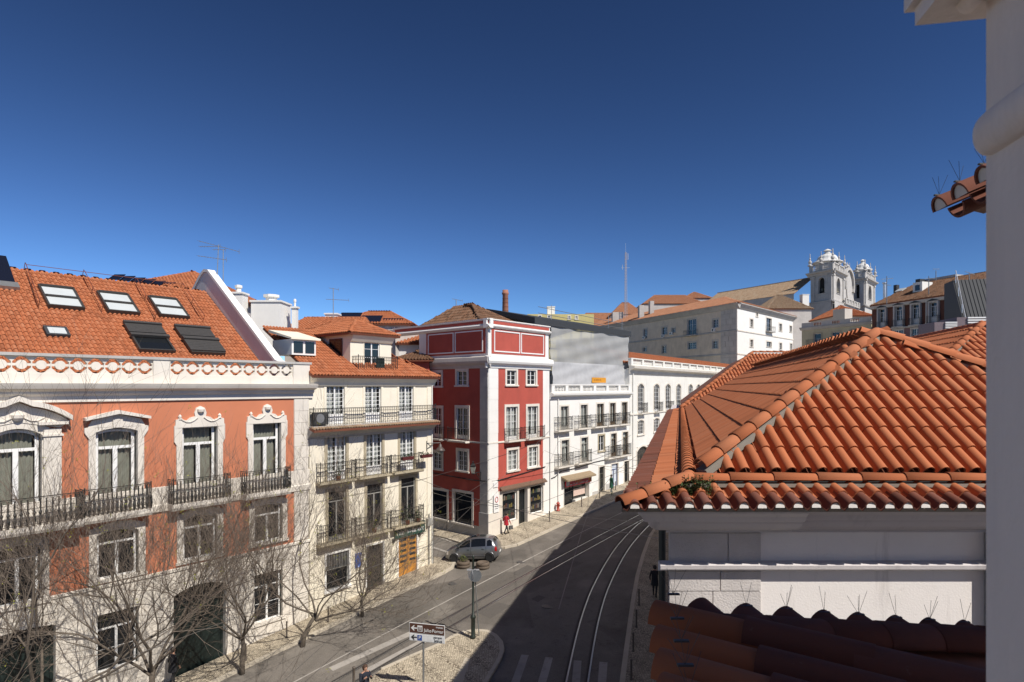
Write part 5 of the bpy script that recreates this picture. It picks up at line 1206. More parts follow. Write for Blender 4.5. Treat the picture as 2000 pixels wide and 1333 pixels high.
hipcaps((cB.x, cB.y, zE2 + .04), A2, .105, .4, .05); hipcaps(A2 + Vector((d15.x, d15.y, 0)) * 16, A2, .105, .4, .05, False)
hipcaps(A2 + Vector((3, 0, 0)), A2, .105, .4, .05, False)
# ================================================================ the viewer's own house: jamb, moulding, eaves, lower roof
fO = Fr(.80, -2.6, 0, 1)     # left-facing wall, runs away from the viewer
b = Bld('own_house', 'grey white window jamb with round moulding of the near house at the right edge', 'house', Fr(.80, -.2, 0, 1), gz(1, 0))
PJ = .80; ye = PJ / ((1926 - 1000) / F); CW = Vector((PJ, ye)); dW = Vector((.19, 1.)).normalized(); nW = Vector((-dW.y, dW.x))   # far corner of the jamb, wall direction, outward normal
def wp(l, d, z): p = CW - dW * l + nW * d; return (p.x, p.y, z)
m = MB(); c_ = [wp(0, 0, 0), wp(1.5, 0, 0), wp(1.5, -.9, 0), wp(0, -.9, 0)]; m.profz([(p[0], p[1]) for p in c_], b.zb, CZ + 2.4); b.world(m, 'jamb', PILLAR)
def roundmould(zc_, r, out, name):
    m = MB(); pr = arc(0, 0, 1, -90, 90, 12); st_ = [(1.5, 1.), (.03, 1.), (.015, .93), (.004, .75), (-.004, .45), (-.006, .0)]; vs = []
    for l, k in st_: vs += [wp(l, q[0] * out * k, zc_ + q[1] * r * (.55 + .45 * k)) for q in pr]
    k = len(pr); m.add(vs, [(j * k + i, j * k + i + 1, (j + 1) * k + i + 1, (j + 1) * k + i) for j in range(len(st_) - 1) for i in range(k - 1)]); return b.world(m, name, PILLAR, True)
roundmould(CZ + .42, .037, .03, 'torus_moulding')
zt_ = CZ + (HY - 6) / F * ye
m = MB(); m.profz([wp(-.05, .088, 0)[:2], wp(1.5, .088, 0)[:2], wp(1.5, -.9, 0)[:2], wp(-.05, -.9, 0)[:2]], zt_, zt_ + .03); b.world(m, 'lintel', PILLAR)
m = MB(); m.profz([wp(-.06, .102, 0)[:2], wp(1.5, .102, 0)[:2], wp(1.5, -.9, 0)[:2], wp(-.06, -.9, 0)[:2]], zt_ + .03, zt_ + .5); b.world(m, 'lintel', PILLAR)
m = MB(); m.tube([wp(1.5, .03, zt_), wp(.0, .03, zt_)], .016, 10); b.world(m, 'bead', PILLAR, True)
# eaves of the neighbouring upper roof, seen from below past the jamb
b2 = Bld('upper_eaves', 'tile eaves with white mortar and bird spikes beside the jamb at upper right', 'roof eaves', Fr(2.6, 3.4, 1, 0), CZ + .6)
pts_ = [(1836, 409, 3.72), (1876, 384, 3.50), (1924, 352, 3.28), (1975, 318, 3.08)]; Q = [at(*p) for p in pts_]
dE = (Q[2] - Q[0]); dE.z = 0; dE.normalize(); up_ = Vector((0, 0, 1)); inn = dE.cross(up_)
if inn.y > 0: inn = -inn
tl = MB(); rr_ = .062
for th, r0, r1 in (('o', rr_, rr_ * .9),):
    pass
def barrel(r, L, n=10, th=.014):
    m = MB(); vs = []
    for y, k_ in ((0, 1), (L, .9)):
        vs += [(r * k_ * math.cos(math.pi * i / n), y, r * k_ * math.sin(math.pi * i / n)) for i in range(n + 1)]
    for y, k_ in ((0, 1), (L, .9)): vs += [((r - th) * k_ * math.cos(math.pi * i / n), y, (r - th) * k_ * math.sin(math.pi * i / n)) for i in range(n + 1)]
    q = n + 1; m.add(vs, [(i, i + 1, q + i + 1, q + i) for i in range(n)] + [(2 * q + i, 3 * q + i, 3 * q + i + 1, 2 * q + i + 1) for i in range(n)] + [(i, 2 * q + i, 2 * q + i + 1, i + 1) for i in range(n)] + [(0, q, 3 * q, 2 * q), (n, 2 * q + n, 3 * q + n, q + n)]); return m
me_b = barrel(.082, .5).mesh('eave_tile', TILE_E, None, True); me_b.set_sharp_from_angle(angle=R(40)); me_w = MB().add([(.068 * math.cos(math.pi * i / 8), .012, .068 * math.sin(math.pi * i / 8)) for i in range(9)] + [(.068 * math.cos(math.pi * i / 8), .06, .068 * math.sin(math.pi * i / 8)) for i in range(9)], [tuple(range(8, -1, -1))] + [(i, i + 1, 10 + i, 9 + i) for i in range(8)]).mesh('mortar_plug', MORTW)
slope = Vector((inn.x, inn.y, .42)).normalized(); nrm = dE.cross(slope)
if nrm.z < 0: nrm = -nrm
Mb = Matrix((dE, slope, nrm)).transposed().to_4x4()
for i, q in enumerate(Q):
    T = Matrix.Translation(q) @ Mb; b2.place('eave_tile', me_b, T); b2.place('mortar_plug', me_w, T)
    if i < 3:
        qq = (Q[i] + Q[i + 1]) / 2 - nrm * .02; T2 = Matrix.Translation(qq + slope * .02) @ Mb @ Matrix.Rotation(math.pi, 4, 'Y'); b2.place('pan_tile', me_b, T2)
m = MB(); a, c = Q[0] - dE * .12 - nrm * .075, Q[3] + dE * .2 - nrm * .075
a = a + slope * .22; m.add([a, c, c + slope * 1., a + slope * 1.] + [v - nrm * .05 for v in (a + slope * .06, c + slope * .06, c + slope * 1., a + slope * 1.)], [(0, 1, 2, 3), (7, 6, 5, 4), (0, 4, 5, 1), (1, 5, 6, 2), (2, 6, 7, 3), (3, 7, 4, 0)]); b2.world(m, 'soffit_board', plain('brown_soffit', (.13, .08, .055), .8))
m = MB(); a2 = a + slope * .15 - nrm * .05; c2 = c + slope * .15 - nrm * .05; m.tube([a2 + dE * .2, c2], .045, 8); b2.world(m, 'under_tile', TILE_E, True)
SPK = plain('spike_steel', (.07, .07, .07), .5)
def spikes(bb, p, n_=4, h=.11, seed=0):
    rn = random.Random(seed); m = MB()
    for i in range(n_): m.tube([p, p + Vector(((i - (n_ - 1) / 2) * .035 + rn.uniform(-.01, .01), rn.uniform(-.04, .04), h * rn.uniform(.7, 1.1)))], .0011, 3)
    m.box(p.x - .03, p.x + .03, p.y - .008, p.y + .008, p.z - .006, p.z + .002); bb.world(m, 'bird_spike', SPK)
for i, q in enumerate(Q[:3]): spikes(b2, q + nrm * .082 + slope * .03, 3, .13, i)
# lower eaves below the viewer, shade painted into their dark tile colour
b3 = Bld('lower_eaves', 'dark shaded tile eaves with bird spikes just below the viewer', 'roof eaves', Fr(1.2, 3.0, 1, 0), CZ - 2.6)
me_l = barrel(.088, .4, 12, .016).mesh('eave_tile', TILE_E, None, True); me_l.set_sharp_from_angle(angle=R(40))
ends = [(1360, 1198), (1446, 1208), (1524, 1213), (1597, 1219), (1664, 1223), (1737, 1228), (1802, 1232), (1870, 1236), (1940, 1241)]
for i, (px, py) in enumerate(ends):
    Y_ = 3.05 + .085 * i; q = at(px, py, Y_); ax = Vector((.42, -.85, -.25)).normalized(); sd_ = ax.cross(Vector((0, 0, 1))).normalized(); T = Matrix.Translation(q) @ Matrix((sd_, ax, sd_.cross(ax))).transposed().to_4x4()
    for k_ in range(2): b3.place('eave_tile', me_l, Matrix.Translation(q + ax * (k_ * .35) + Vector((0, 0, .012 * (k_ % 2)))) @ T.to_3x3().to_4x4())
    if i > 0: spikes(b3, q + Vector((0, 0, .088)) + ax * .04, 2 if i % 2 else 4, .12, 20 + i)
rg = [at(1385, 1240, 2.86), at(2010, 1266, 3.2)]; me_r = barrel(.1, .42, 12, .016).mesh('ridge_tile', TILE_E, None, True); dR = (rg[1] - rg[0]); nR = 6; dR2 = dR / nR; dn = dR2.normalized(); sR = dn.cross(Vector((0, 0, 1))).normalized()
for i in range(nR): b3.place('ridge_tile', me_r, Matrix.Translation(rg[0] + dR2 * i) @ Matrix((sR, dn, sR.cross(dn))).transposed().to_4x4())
# tiles running out to the street side
me_s = barrel(.088, .5, 12, .016).mesh('street_tile', TILE_N, None, True); me_s.set_sharp_from_angle(angle=R(40)); me_s_shade = me_s.copy(); me_s_shade.materials[0] = TILE_E  # same clay twice: orange for sunlit tips, dark copy paints the shade behind
for i, (px, py, Y_) in enumerate(((1279, 1188, 3.0), (1283, 1238, 2.72), (1287, 1285, 2.48), (1291, 1335, 2.28), (1294, 1390, 2.08))):
    q = at(px, py, Y_) + Vector((0, 0, -.05)); ax = Vector((.82, -.57, .0)).normalized(); sd_ = ax.cross(Vector((0, 0, 1))).normalized(); T = Matrix((sd_, ax, sd_.cross(ax))).transposed().to_4x4(); [b3.place('street_tile', me_s if k_ == 0 else me_s_shade, Matrix.Translation(q + ax * (k_ * .43) + Vector((0, 0, .012 * (k_ % 2)))) @ T) for k_ in range(3)]; spikes(b3, q + Vector((.09, 0, .12)), 4, .12, 40 + i)
m = MB(); P_ = [at(1276, 1215, 3.0), at(1960, 1275, 3.6), at(1960, 1500, 2.2), at(1300, 1500, 1.9)]; P_ = [p + Vector((0, 0, -.06)) for p in P_]
m.add(P_ + [p + Vector((.1, -.05, -.3)) for p in P_], [(0, 1, 2, 3), (7, 6, 5, 4), (0, 4, 5, 1), (1, 5, 6, 2), (2, 6, 7, 3), (3, 7, 4, 0)]); b3.world(m, 'eaves_deck', DECK)
m = MB(); P_ = [at(1400, 1238, 2.95), at(2010, 1264, 3.3), at(2010, 1500, 2.2), at(1330, 1500, 1.9)]; m.add(P_ + [p - Vector((0, 0, .05)) for p in P_], [(0, 1, 2, 3), (7, 6, 5, 4), (0, 4, 5, 1), (1, 5, 6, 2), (2, 6, 7, 3), (3, 7, 4, 0)]); b3.world(m, 'eaves_deck', DECK)
for r_ in range(0):
    for i in range(6):
        q = at(1420 + i * 100 + r_ * 30, 1300 + r_ * 45, 2.75 - r_ * .3); ax = Vector((.58, -.81, .34)).normalized(); sd_ = ax.cross(Vector((0, 0, 1))).normalized(); b3.place('roof_tile', me_l, Matrix.Translation(q + Vector((0, 0, -.06))) @ Matrix((sd_, ax, sd_.cross(ax))).transposed().to_4x4())
# unseen viewer's house, sized and stepped to shade the lower eaves and near wall
b4 = Bld('neighbour_house', 'tall white house behind the viewer, outside the frame', 'house', Fr(1.6, -1.2, 1, 0), gz(2, 0))
m = MB(); m.box(4.75, 16, -9, -.8, b4.zb, CZ + 6.6); b4.world(m, 'wing', WALLN); m = MB(); m.box(-7, 4.75, -9, -.8, b4.zb, CZ + 3.4); b4.world(m, 'lower_wing', WALLN)
# ================================================================ the hill behind: convent, church, far houses
def fwin(F_, px0, px1, py0, py1, **k):
    r = F_.rect(px0, px1, py0, py1); F_.win(*r, **{**dict(sw=.22, p=.05, rd=.22, grid=(1, 3)), **k}); return r
def simple_hip(bb, cor, ze, inset, rise, mat, w=.4, e=.62, n=3):
    C = [Vector(c) for c in cor]; ctr = sum(C, Vector((0, 0))) / 4
    m01 = (C[0] + C[3]) / 2; m12 = (C[1] + C[2]) / 2; d = (m12 - m01).normalized(); a, c = tuple(m01 + d * inset), tuple(m12 - d * inset)
    hip(bb, [tuple(c_) for c_ in C], ze, [a, c, c, a], ze + rise, w, e, mat, n)
Yc = 125.; CV = fr_vp(1440, Yc, 494); CR = fr_vp(1440, Yc, 2090)
b = Bld('convent', 'large pale convent block on the hill with one shaded and one sunlit wall', 'convent', CR, CZ - 6)
f = b.main; g = Face(b, CV); zb = b.zb; ze = CR.z(1440, 594)
wl = [(1257, 1264, 643, 661), (1293, 1303, 639, 653.6), (1312, 1319, 641, 650), (1343, 1360, 624, 655), (1392, 1403, 624, 640), (1256, 1263, 679, 687), (1293, 1301, 676, 690), (1343.5, 1360, 669, 682), (1392, 1402, 666, 681)]
wr = [(1465, 1470.6, 624, 639), (1476.7, 1480, 609, 619), (1496.5, 1506.6, 622, 648), (1521.7, 1527, 633, 647), (1542, 1546.5, 637, 649), (1465, 1470.6, 664, 678), (1497, 1506.6, 668, 678), (1522, 1527, 670.5, 683), (1543, 1547, 671.6, 685)]
hl = [g.rect(*r) for r in wl]; hr = [f.rect(*r) for r in wr]; xL = CV.x(1130); xQ = CV.x(1408); xR = CR.x(1590)
g.ob(MB().wall(xL, xQ, zb, ze, hl), 'shaded_wall', plaster('weathered_convent_render', (.66, .555, .44), .16, .5, (.16, .13, .12)))
g.ob(MB().wall(xQ, 0, zb, ze), 'quoin_backing', STONE_D); g.ashlar(xQ, -.02, zb + 4, ze - .6, 1.15, 2.6, .07, GREYW, gap=.07)
f.ob(MB().wall(0, xR, zb, ze, hr), 'sunlit_wall', WHITE)
for r in hl: g.win(*r, .25, .06, .25, 0, (2, 3), 2, sash=SASH, stone=GREYW, name='window')
for r in hr: f.win(*r, .3, .06, .25, 0, (1, 3), 2, stone=STONE, name='window')
for z in (g.fr.z(1440, 645), g.fr.z(1440, 691)):
    g.mould('string_course', [(0, z - .2), (-.15, z - .15), (-.15, z + .1), (0, z + .2)], xL, .1, STONE_D); f.mould('string_course', [(0, z - .2), (-.12, z - .15), (-.12, z + .1), (0, z + .15)], 0, xR, STONE)
for ff, a, c in ((g, xL, .8), (f, -.5, xR)): ff.mould('eaves_cornice', [(0, ze - .9), (-.2, ze - .8), (-.7, ze - .1), (-.9, ze), (-.9, ze + .15), (.3, ze + .2)], a, c, STONE_D)
for px, py in ((1259, 660), (1296, 657), (1312, 652), (1395, 645)):
    x, z = g.fr.hit(px, py); o = g.ob(MB().box(x - .4, x + .45, -.45, -.05, z - .35, z + .35), 'air_conditioner', WHITEP); g.ob(MB().profy(arc(x, z, .26, 0, 360, 10)[:-1], -.46, -.44), 'fan_grille', DKFR, o)
r = hl[3]; S_ = g.ob(MB().box(r[0] - .6, r[1] + .6, -.8, 0, r[2] - .2, r[2]), 'balcony', STONE_D); g.railing(r[0] - .5, r[1] + .5, r[2], .75, 1.1, 'bars', S_, .3)
r = hr[2]; S_ = f.ob(MB().box(r[0] - .5, r[1] + .5, -.8, 0, r[2] - .2, r[2]), 'balcony', STONE_D); f.railing(r[0] - .4, r[1] + .4, r[2], .75, 1.1, 'bars', S_, .3)
lv = Vector((-CV.u[0], -CV.u[1])); rv_ = Vector(CR.u); O_ = Vector(CR.o) - lv * .8 - rv_ * .8
cor = [tuple(O_), tuple(O_ + rv_ * (xR + 1)), tuple(O_ + rv_ * (xR + 1) + lv * 62), tuple(O_ + lv * 62)]
apx = at(1402, 573, 1); i1 = O_ + rv_ * 8.5 + lv * 9; i2 = O_ + rv_ * (xR - 6) + lv * 9; i3 = O_ + rv_ * 8.5 + lv * 62
zr = ze + 3.2
hip(b, cor, ze + .15, [tuple(i1), tuple(i2), tuple(i2 + lv * 44), tuple(i3)], zr, .42, .7, TILE_F, 3, sides=(0, 3))
m = MB()
for k_ in (((0, 0), (xR, 0)),): pass
A, B = Vector(CR.o) + lv * 60, Vector(CR.o) + rv_ * xR
m.quad((B.x, B.y, zb), (B.x + lv.x * 30, B.y + lv.y * 30, zb), (B.x + lv.x * 30, B.y + lv.y * 30, ze), (B.x, B.y, ze)); b.world(m, 'back_wall', GREYW)
for px, py, hh, ww in ((1252, 617, 2.6, 1.2), (1272, 612, 3., 1.0), (1206, 622, 1.6, 3.)):
    p = at(px, py, 158 if px > 1230 else 172); b.world(MB().box(p.x - ww / 2, p.x + ww / 2, p.y - 1, p.y + 1, p.z - 2, p.z + hh), 'chimney', GREYW)
# ---- church
Yt = 190.; TR = fr_vp(1626, Yt, 2090); TL = fr_vp(1626, Yt, 494)
b = Bld('church', 'white baroque church with two bell towers on the hilltop', 'church', TR, CZ + 8)
lv = Vector((-TL.u[0], -TL.u[1])); rv_ = Vector(TR.u); CH = plaster('church_limestone', (.50, .475, .44), .2, .8, (.16, .145, .13))
def tower(px_c, px_l, px_r, y_cor, y_bas, y_dome0, y_top, Y, first):
    fr = fr_vp(px_c, Y, 2090); fl = fr_vp(px_c, Y, 494); R_, L_ = Face(b, fr), Face(b, fl); wr_, wl_ = fr.x(px_r), -fl.x(px_l)
    zc_, z0 = fr.z(px_c, y_cor), fr.z(px_c, y_bas); zd, zt = fr.z(px_c, y_dome0), fr.z(px_c, y_top); zbm = z0 - 9
    o = Vector(fr.o); P = [o, o + rv_ * wr_, o + rv_ * wr_ + lv * wl_, o + lv * wl_]
    T_ = None
    for ff, w0, w1, arcpx in ((R_, 0, wr_, 0), (L_, -wl_, 0, 1)):
        xm = (w0 + w1) / 2; hw_ = abs(w1 - w0) * .15; h = (xm - hw_, xm + hw_, z0 + (zc_ - z0) * .28, z0 + (zc_ - z0) * .82)
        o_ = ff.ob(MB().wall(w0, w1, zbm, zc_, [h]), 'tower_wall', CH)
        W = ff.win(*h, .35, .12, .8, hw_ * .95, (1, 1), 1, stone=CH, sash=DKFR, glass=ROOM, sill=True, name='belfry_opening', fw=.1)
        x0_, x1_ = min(w0, w1), max(w0, w1)
        if first: ff.ob(MB().lathe((xm, .5, h[2] + .5), [(.75, 0), (.6, .3), (.5, 1.), (.2, 1.3)], 10), 'bell', plain('bronze', (.1, .09, .06), .5, .6))
        for a in (x0_ + .1, x1_ - 1.5): ff.ob(MB().box(a, a + 1.4, -.3, 0, z0, zc_ - 1), 'pilaster', CH); ff.ob(MB().box(a - .15, a + 1.55, -.45, 0, zc_ - 1.6, zc_ - 1), 'capital', CH)
        ff.mould('cornice', [(0, zc_ - 1), (-.3, zc_ - .9), (-.5, zc_ - .4), (-1.1, zc_ - .1), (-1.2, zc_ + .3), (0, zc_ + .4)], x0_ - 1.1, x1_ + 1.1, CH)
        ff.mould('base_moulding', [(0, z0 - .6), (-.5, z0 - .4), (-.6, z0), (0, z0 + .2)], x0_ - .5, x1_ + .5, CH)
        balustrade(ff, x0_ - .4, x1_ + .4, zc_ + .4, zc_ + 2.6, -.2, CH, 1.3, (x1_ - x0_) / 2)
        for a in (x0_ - .2, xm, x1_ + .2): ff.ob(MB().lathe((a, -.2, zc_ + 2.6), [(.7, 0), (.75, .3), (.25, .6), (.55, 1.1), (.5, 1.5), (.18, 1.9), (.3, 2.3), (.12, 2.7), (.1, 3.8), (.02, 4.1)], 8), 'pinnacle', CH)
    m = MB()
    for i in (1, 2): A, B = P[i], P[(i + 1) % 4]; m.quad((A.x, A.y, zbm), (B.x, B.y, zbm), (B.x, B.y, zc_), (A.x, A.y, zc_))
    m.add([(p.x, p.y, zc_ + .3) for p in P], [(0, 1, 2, 3)]); b.world(m, 'tower_back', CH)
    ctr = sum(P, Vector((0, 0))) / 4; rr_ = min(wr_, wl_) * .52; H = zt - zd
    prof = [(rr_ * .86, zc_ + .35 - zd), (rr_ * .86, -.1), (rr_ * 1.12, 0), (rr_ * 1.1, .25), (rr_ * .86, H * .14), (rr_ * .74, H * .28), (rr_ * .68, H * .42), (rr_ * .56, H * .52), (rr_ * .34, H * .6), (rr_ * .28, H * .63), (rr_ * .3, H * .66), (rr_ * .2, H * .72), (rr_ * .17, H * .82), (rr_ * .3, H * .86), (rr_ * .22, H * .92), (rr_ * .05, H)]
    b.world(MB().lathe((ctr.x, ctr.y, zd), prof, 16), 'dome', plaster('dome_white', (.62, .61, .58), .1, .6, (.3, .28, .26)))
    return fr, wr_, zc_, z0
t1 = tower(1626, 1584, 1648, 528, 586, 504, 475, Yt, True)
o2 = TR.P(TR.x(1689)); Y2 = o2.y
t2 = tower(1689, 1661, 1708, 544, 596, 521, 498, Y2, False)
xa, xb_ = TR.x(1648), TR.x(1668); z0 = t1[3]; zc_ = t1[2]
W_ = xb_ - xa; xm = (xa + xb_) / 2 + .5; hg = W_ / 2 + 2.5
pts = [(xm - hg, z0 - 9), (xm + hg, z0 - 9), (xm + hg, z0 + 1.5), (xm + hg * .8, z0 + 3.2), (xm + hg * .72, z0 + 5.2), (xm + hg * .62, z0 + 7.2)] + arc(xm, z0 + 7.2, hg * .56, 0, 180, 12, hg * .5) + [(xm - hg * .62, z0 + 7.2), (xm - hg * .72, z0 + 5.2), (xm - hg, z0 + 1.5)]
f = b.main; f.ob(MB().polyy(pts, .4, 1.2), 'gable_wall', CH)
o_ = arc(xm, z0 + 7.2, hg * .68, -25, 205, 16, hg * .62); f.ob(MB().polyy(o_ + [(xm + (x - xm) * .86, z0 + 7.2 + (z - z0 - 7.2) * .86) for x, z in reversed(o_)], -.3, .41), 'gable_moulding', CH)
f.ob(MB().polyy(arc(xm, z0 + 6.2, hg * .3, 0, 360, 16, hg * .55)[:-1], .1, .41), 'medallion', CH)
f.ob(MB().lathe((xm, .6, z0 + 7.2 + hg * .55), [(.8, 0), (.4, .5), (.7, 1.2), (.2, 1.8), (.05, 2.6)], 8), 'finial', CH)
balustrade(f, xa - 2, xb_ + 3, z0 - .2, z0 + 1.7, -1., CH, 1., 3.5)
f.ob(MB().wall(TR.x(1626), TR.x(1712), b.zb, z0 - .4, y=-.6), 'lower_front', CH); Face(b, TL).ob(MB().wall(TL.x(1578), 0, b.zb, z0 - .4, y=-.6), 'lower_side', GREYW)
rA, rB = at(1588, 543, 202), at(1402, 575.5, 236); rB.z = rA.z; dN = (rA - rB); nN = Vector((-dN.y, dN.x, 0)).normalized(); nN = nN if nN.y < 0 else -nN
pl = Plane(rB + nN * 10 - Vector((0, 0, 6.)), dN, -nN * 10 + Vector((0, 0, 6.))); Lr = pl.uv(rB)[1]; Lu = dN.length
roof(b, pl, [(0, 0), (Lu, 0), (Lu, Lr), (0, Lr)], .5, .8, TILE_G, 3, 'nave_tiles'); caps(b, rB, rA, TILE_G, .3, .9)
m = MB(); e0_, e1_ = pl.P(0, 0), pl.P(Lu, 0); m.quad((e0_.x, e0_.y, b.zb), (e1_.x, e1_.y, b.zb), (e1_.x, e1_.y, e1_.z), (e0_.x, e0_.y, e0_.z)); b.world(m, 'nave_wall', GREYW)
# ---- low white house and grey roofs in front of the church
def plain_house(name, label, px0, px1, pye, pyr, Y, depth, wall, tile, wins=(), zb_=None, ridge_in=2., w=.36, e=.56, vp=None, chim=(), fx=(1, 3)):
    fr = Fr((px0 - 1000) / F * Y, Y, 1, 0) if vp is None else fr_vp(px0, Y, vp)
    bb = Bld(name, label, 'house', fr, CZ - 4 if zb_ is None else zb_); ff = bb.main; x1 = fr.x(px1); ze = fr.z(px0, pye)
    hs = [ff.rect(*q) for q in wins]; ff.ob(MB().wall(0, x1, bb.zb, ze, hs), 'wall', wall)
    for q in hs: ff.win(*q, .16, .05, .15, 0, fx, 2, name='window')
    shell(bb, 0.01, x1 - .01, depth, bb.zb, ze - .02, wall, .02, 'side_wall')
    P = lambda a, c: tuple(fr.P(a, c).xy)
    if tile:
        zr = fr.z((px0 + px1) / 2, pyr, depth / 2)
        simple_hip(bb, [P(-.4, -.4), P(x1 + .4, -.4), P(x1 + .4, depth + .4), P(-.4, depth + .4)], ze, ridge_in, zr - ze, tile, w, e)
    for (cx, ct, cw, cd) in chim: x = fr.x(cx, cd); z = fr.z(cx, ct, cd); bb.main.ob(MB().box(x - cw / 2, x + cw / 2, cd - cw / 2, cd + cw / 2, ze - 1, z).box(x - cw / 2 - .08, x + cw / 2 + .08, cd - cw / 2 - .08, cd + cw / 2 + .08, z, z + .14), 'chimney', WHITE)
    return bb
plain_house('hill_house', 'small grey-roofed house just below the church towers', 1500, 1585, 604, 578, 150, 12, GREYW, TILE_G, ridge_in=5, chim=((1571, 577, 1.6, 3),))
plain_house('hill_house', 'low house with red tile roof below the church gable', 1632, 1704, 618, 599, 112, 9, GREYW, TILE, ridge_in=3.5)
# ---- sand-coloured house
FB = fr_vp(1702, 95, 370); b = Bld('hill_house', 'sand coloured house with parapet and three shuttered windows', 'house', FB, CZ - 3); f = b.main
x0, x1 = FB.x(1566), 0; ws = [f.rect(1590, 1604, 652, 674), f.rect(1625, 1640.6, 649, 674), f.rect(1662, 1678, 645, 670)]; zt, zc_ = FB.z(1702, 618), FB.z(1702, 629)
f.ob(MB().wall(x0, x1, b.zb, zc_, ws), 'wall', BEIGE); shell(b, x0 + .01, x1 - .01, 12, b.zb, zc_, BEIGE, .02, 'side_wall')
for r in ws: f.win(*r, .22, .05, .2, 0, (1, 2), 2, .9, 0, stone=STONE_O, name='window', sill=False)
f.mould('cornice', [(0, zc_ - .4), (-.15, zc_ - .35), (-.4, zc_), (-.4, zc_ + .12), (0, zc_ + .15)], x0 - .2, x1 + .2, STONE_D)
gaps = [(FB.x(1589), FB.x(1604)), (FB.x(1625), FB.x(1640)), (FB.x(1662), FB.x(1678))]
f.ob(MB().wall(x0, x1, zc_ + .15, zt, [(a, c, zc_ + .25, zt - .15) for a, c in gaps], y=-.05), 'parapet', GREYW)
for a, c in gaps:
    for i in range(5):
        q = a + (c - a) * (i + .5) / 5; f.ob(MB().lathe((q, .0, zc_ + .22), [(.09, 0), (.05, .1), (.1, .3), (.05, .5), (.09, zt - zc_ - .36)], 6), 'baluster', TILE_E)
S_ = f.ob(MB().box(FB.x(1578), FB.x(1645), -.7, 0, ws[0][2] - .3, ws[0][2] - .1), 'balcony', STONE_D); f.railing(FB.x(1578) + .1, FB.x(1645) - .1, ws[0][2] - .1, .65, 1., 'bars', S_, .2)
f.ob(MB().box(FB.x(1627, 4), FB.x(1650, 4), 4, 6, zt - .5, FB.z(1640, 604, 4)), 'roof_block', GREYW)
# ---- mauve house with mansard windows
FM = fr_vp(1868, 80, 600); b = Bld('hill_house', 'mauve tiled house with white framed mansard windows and mossy roof', 'house', FM, CZ - 3); f = b.main
x0, x1 = FM.x(1703), FM.x(1893); ze, zg = FM.z(1868, 575), FM.z(1868, 628)
up = [f.rect(1718, 1731, 604, 635), f.rect(1750, 1765, 599, 632), f.rect(1783, 1798, 595, 628), f.rect(1818, 1833, 591, 624), f.rect(1855, 1868, 586, 620)]; up = [(a, c, zg + .1, d) for a, c, _, d in up]
lo_ = [f.rect(1715, 1732, 648, 668), f.rect(1745, 1764, 645, 668), f.rect(1780, 1800, 642, 664), f.rect(1816, 1830, 639, 662)]
f.ob(MB().wall(x0, x1, b.zb, zg, lo_), 'wall', MAROON); f.ob(MB().wall(x0, x1, zg, ze, up, y=.0), 'mansard_wall', plaster('rusty_cladding', (.12, .045, .03), .3, .5, (.03, .02, .02)))
for r in up:
    W = f.win(*r, .2, .35, .15, 0, (2, 2), 2, .5, .8, stone=GREYW, sill=False, name='mansard_window')
    xm = (r[0] + r[1]) / 2; h = (r[1] - r[0]) / 2 + .28; f.ob(MB().polyy([(xm - h, r[3] + .2), (xm + h, r[3] + .2), (xm, r[3] + .5)], -.45, .1), 'pediment', DARKM, W)
    S_ = f.ob(MB().box(xm - h, xm + h, -.55, 0, zg - .05, zg + .08), 'balcony', STONE_D); f.railing(xm - h + .05, xm + h - .05, zg + .08, .5, .9, 'bars', S_, .16)
for r in lo_: f.win(*r, .16, .05, .14, 0, (2, 2), 2, stone=GREYW, name='window')
f.mould('gutter', [(0, zg - .25), (-.35, zg - .2), (-.4, zg - .05), (0, zg)], x0, x1, STONE_D); f.mould('eaves', [(0, ze - .55), (-.3, ze - .5), (-.45, ze), (0, ze + .05)], x0, x1, GREYW)
shell(b, x0 + .01, x1 - .01, 11, b.zb, ze - .02, MAROON, .02, 'side_wall')
zr = FM.z(1850, 545, 5.5); pl = Plane(FM.P(x0, -.5, ze), (*FM.u, 0), FM.P(0, 5.5, zr) - FM.P(0, -.5, ze)); Lr = pl.uv(FM.P(0, 5.5, zr))[1]
roof(b, pl, [(0, 0), (x1 - x0, 0), (x1 - x0, Lr), (2.5, Lr)], .25, .42, TILE_B, 4); caps(b, FM.P(x0 + 2.5, 5.5, zr), FM.P(x1, 5.5, zr), TILE_B)
for a, c in ((1748, 572), (1886, 560)): u, v = pl.hit(a, c); o = ob(MB().box(0, 1.2, 0, 1., .05, .18), 'roof_light', BLIND, b.root); o.matrix_basis = Matrix.Translation((0, 0, -b.zb)) @ b.W2L @ pl.mat(u, v)
q = FM.hit(1797, 563, 2.5); f.ob(MB().box(q[0] - .7, q[0] + .7, 2, 4, q[1] - 1, q[1] + .8), 'small_dormer', WHITE); f.ob(MB().box(q[0] - .35, q[0] + .35, 1.97, 2, q[1] - .4, q[1] + .4), 'dormer_pane', GLASS)
q = FM.x(1797, 8); f.ob(MB().box(FM.x(1797, 8), FM.x(1866, 8), 8, 11, ze, FM.z(1860, 537, 8)), 'penthouse', GREYW); f.ob(MB().box(FM.x(1788, 7), FM.x(1797, 7), 7, 8, ze, FM.z(1790, 546, 7)), 'flue_block', DARKM)
f.ob(MB().box(FM.x(1745, 7), FM.x(1751, 7), 7, 7.6, ze, FM.z(1748, 557, 7)), 'flue_block', DARKM)
q = FM.hit(1727.5, 552, 2.); f.ob(MB().lathe((q[0], 2., ze), [(.2, 0), (.2, q[1] - ze - .2), (.3, q[1] - ze - .15), (.3, q[1] - ze)], 10), 'metal_flue', ALU)
m = MB(); xx = FM.x(1808); m.tube([(xx, -.15, b.zb), (xx, -.15, zg), (xx + .3, -.3, zg + .2), (xx + .3, -.3, ze)], .06, 6); f.ob(m, 'drainpipe', OFFW)
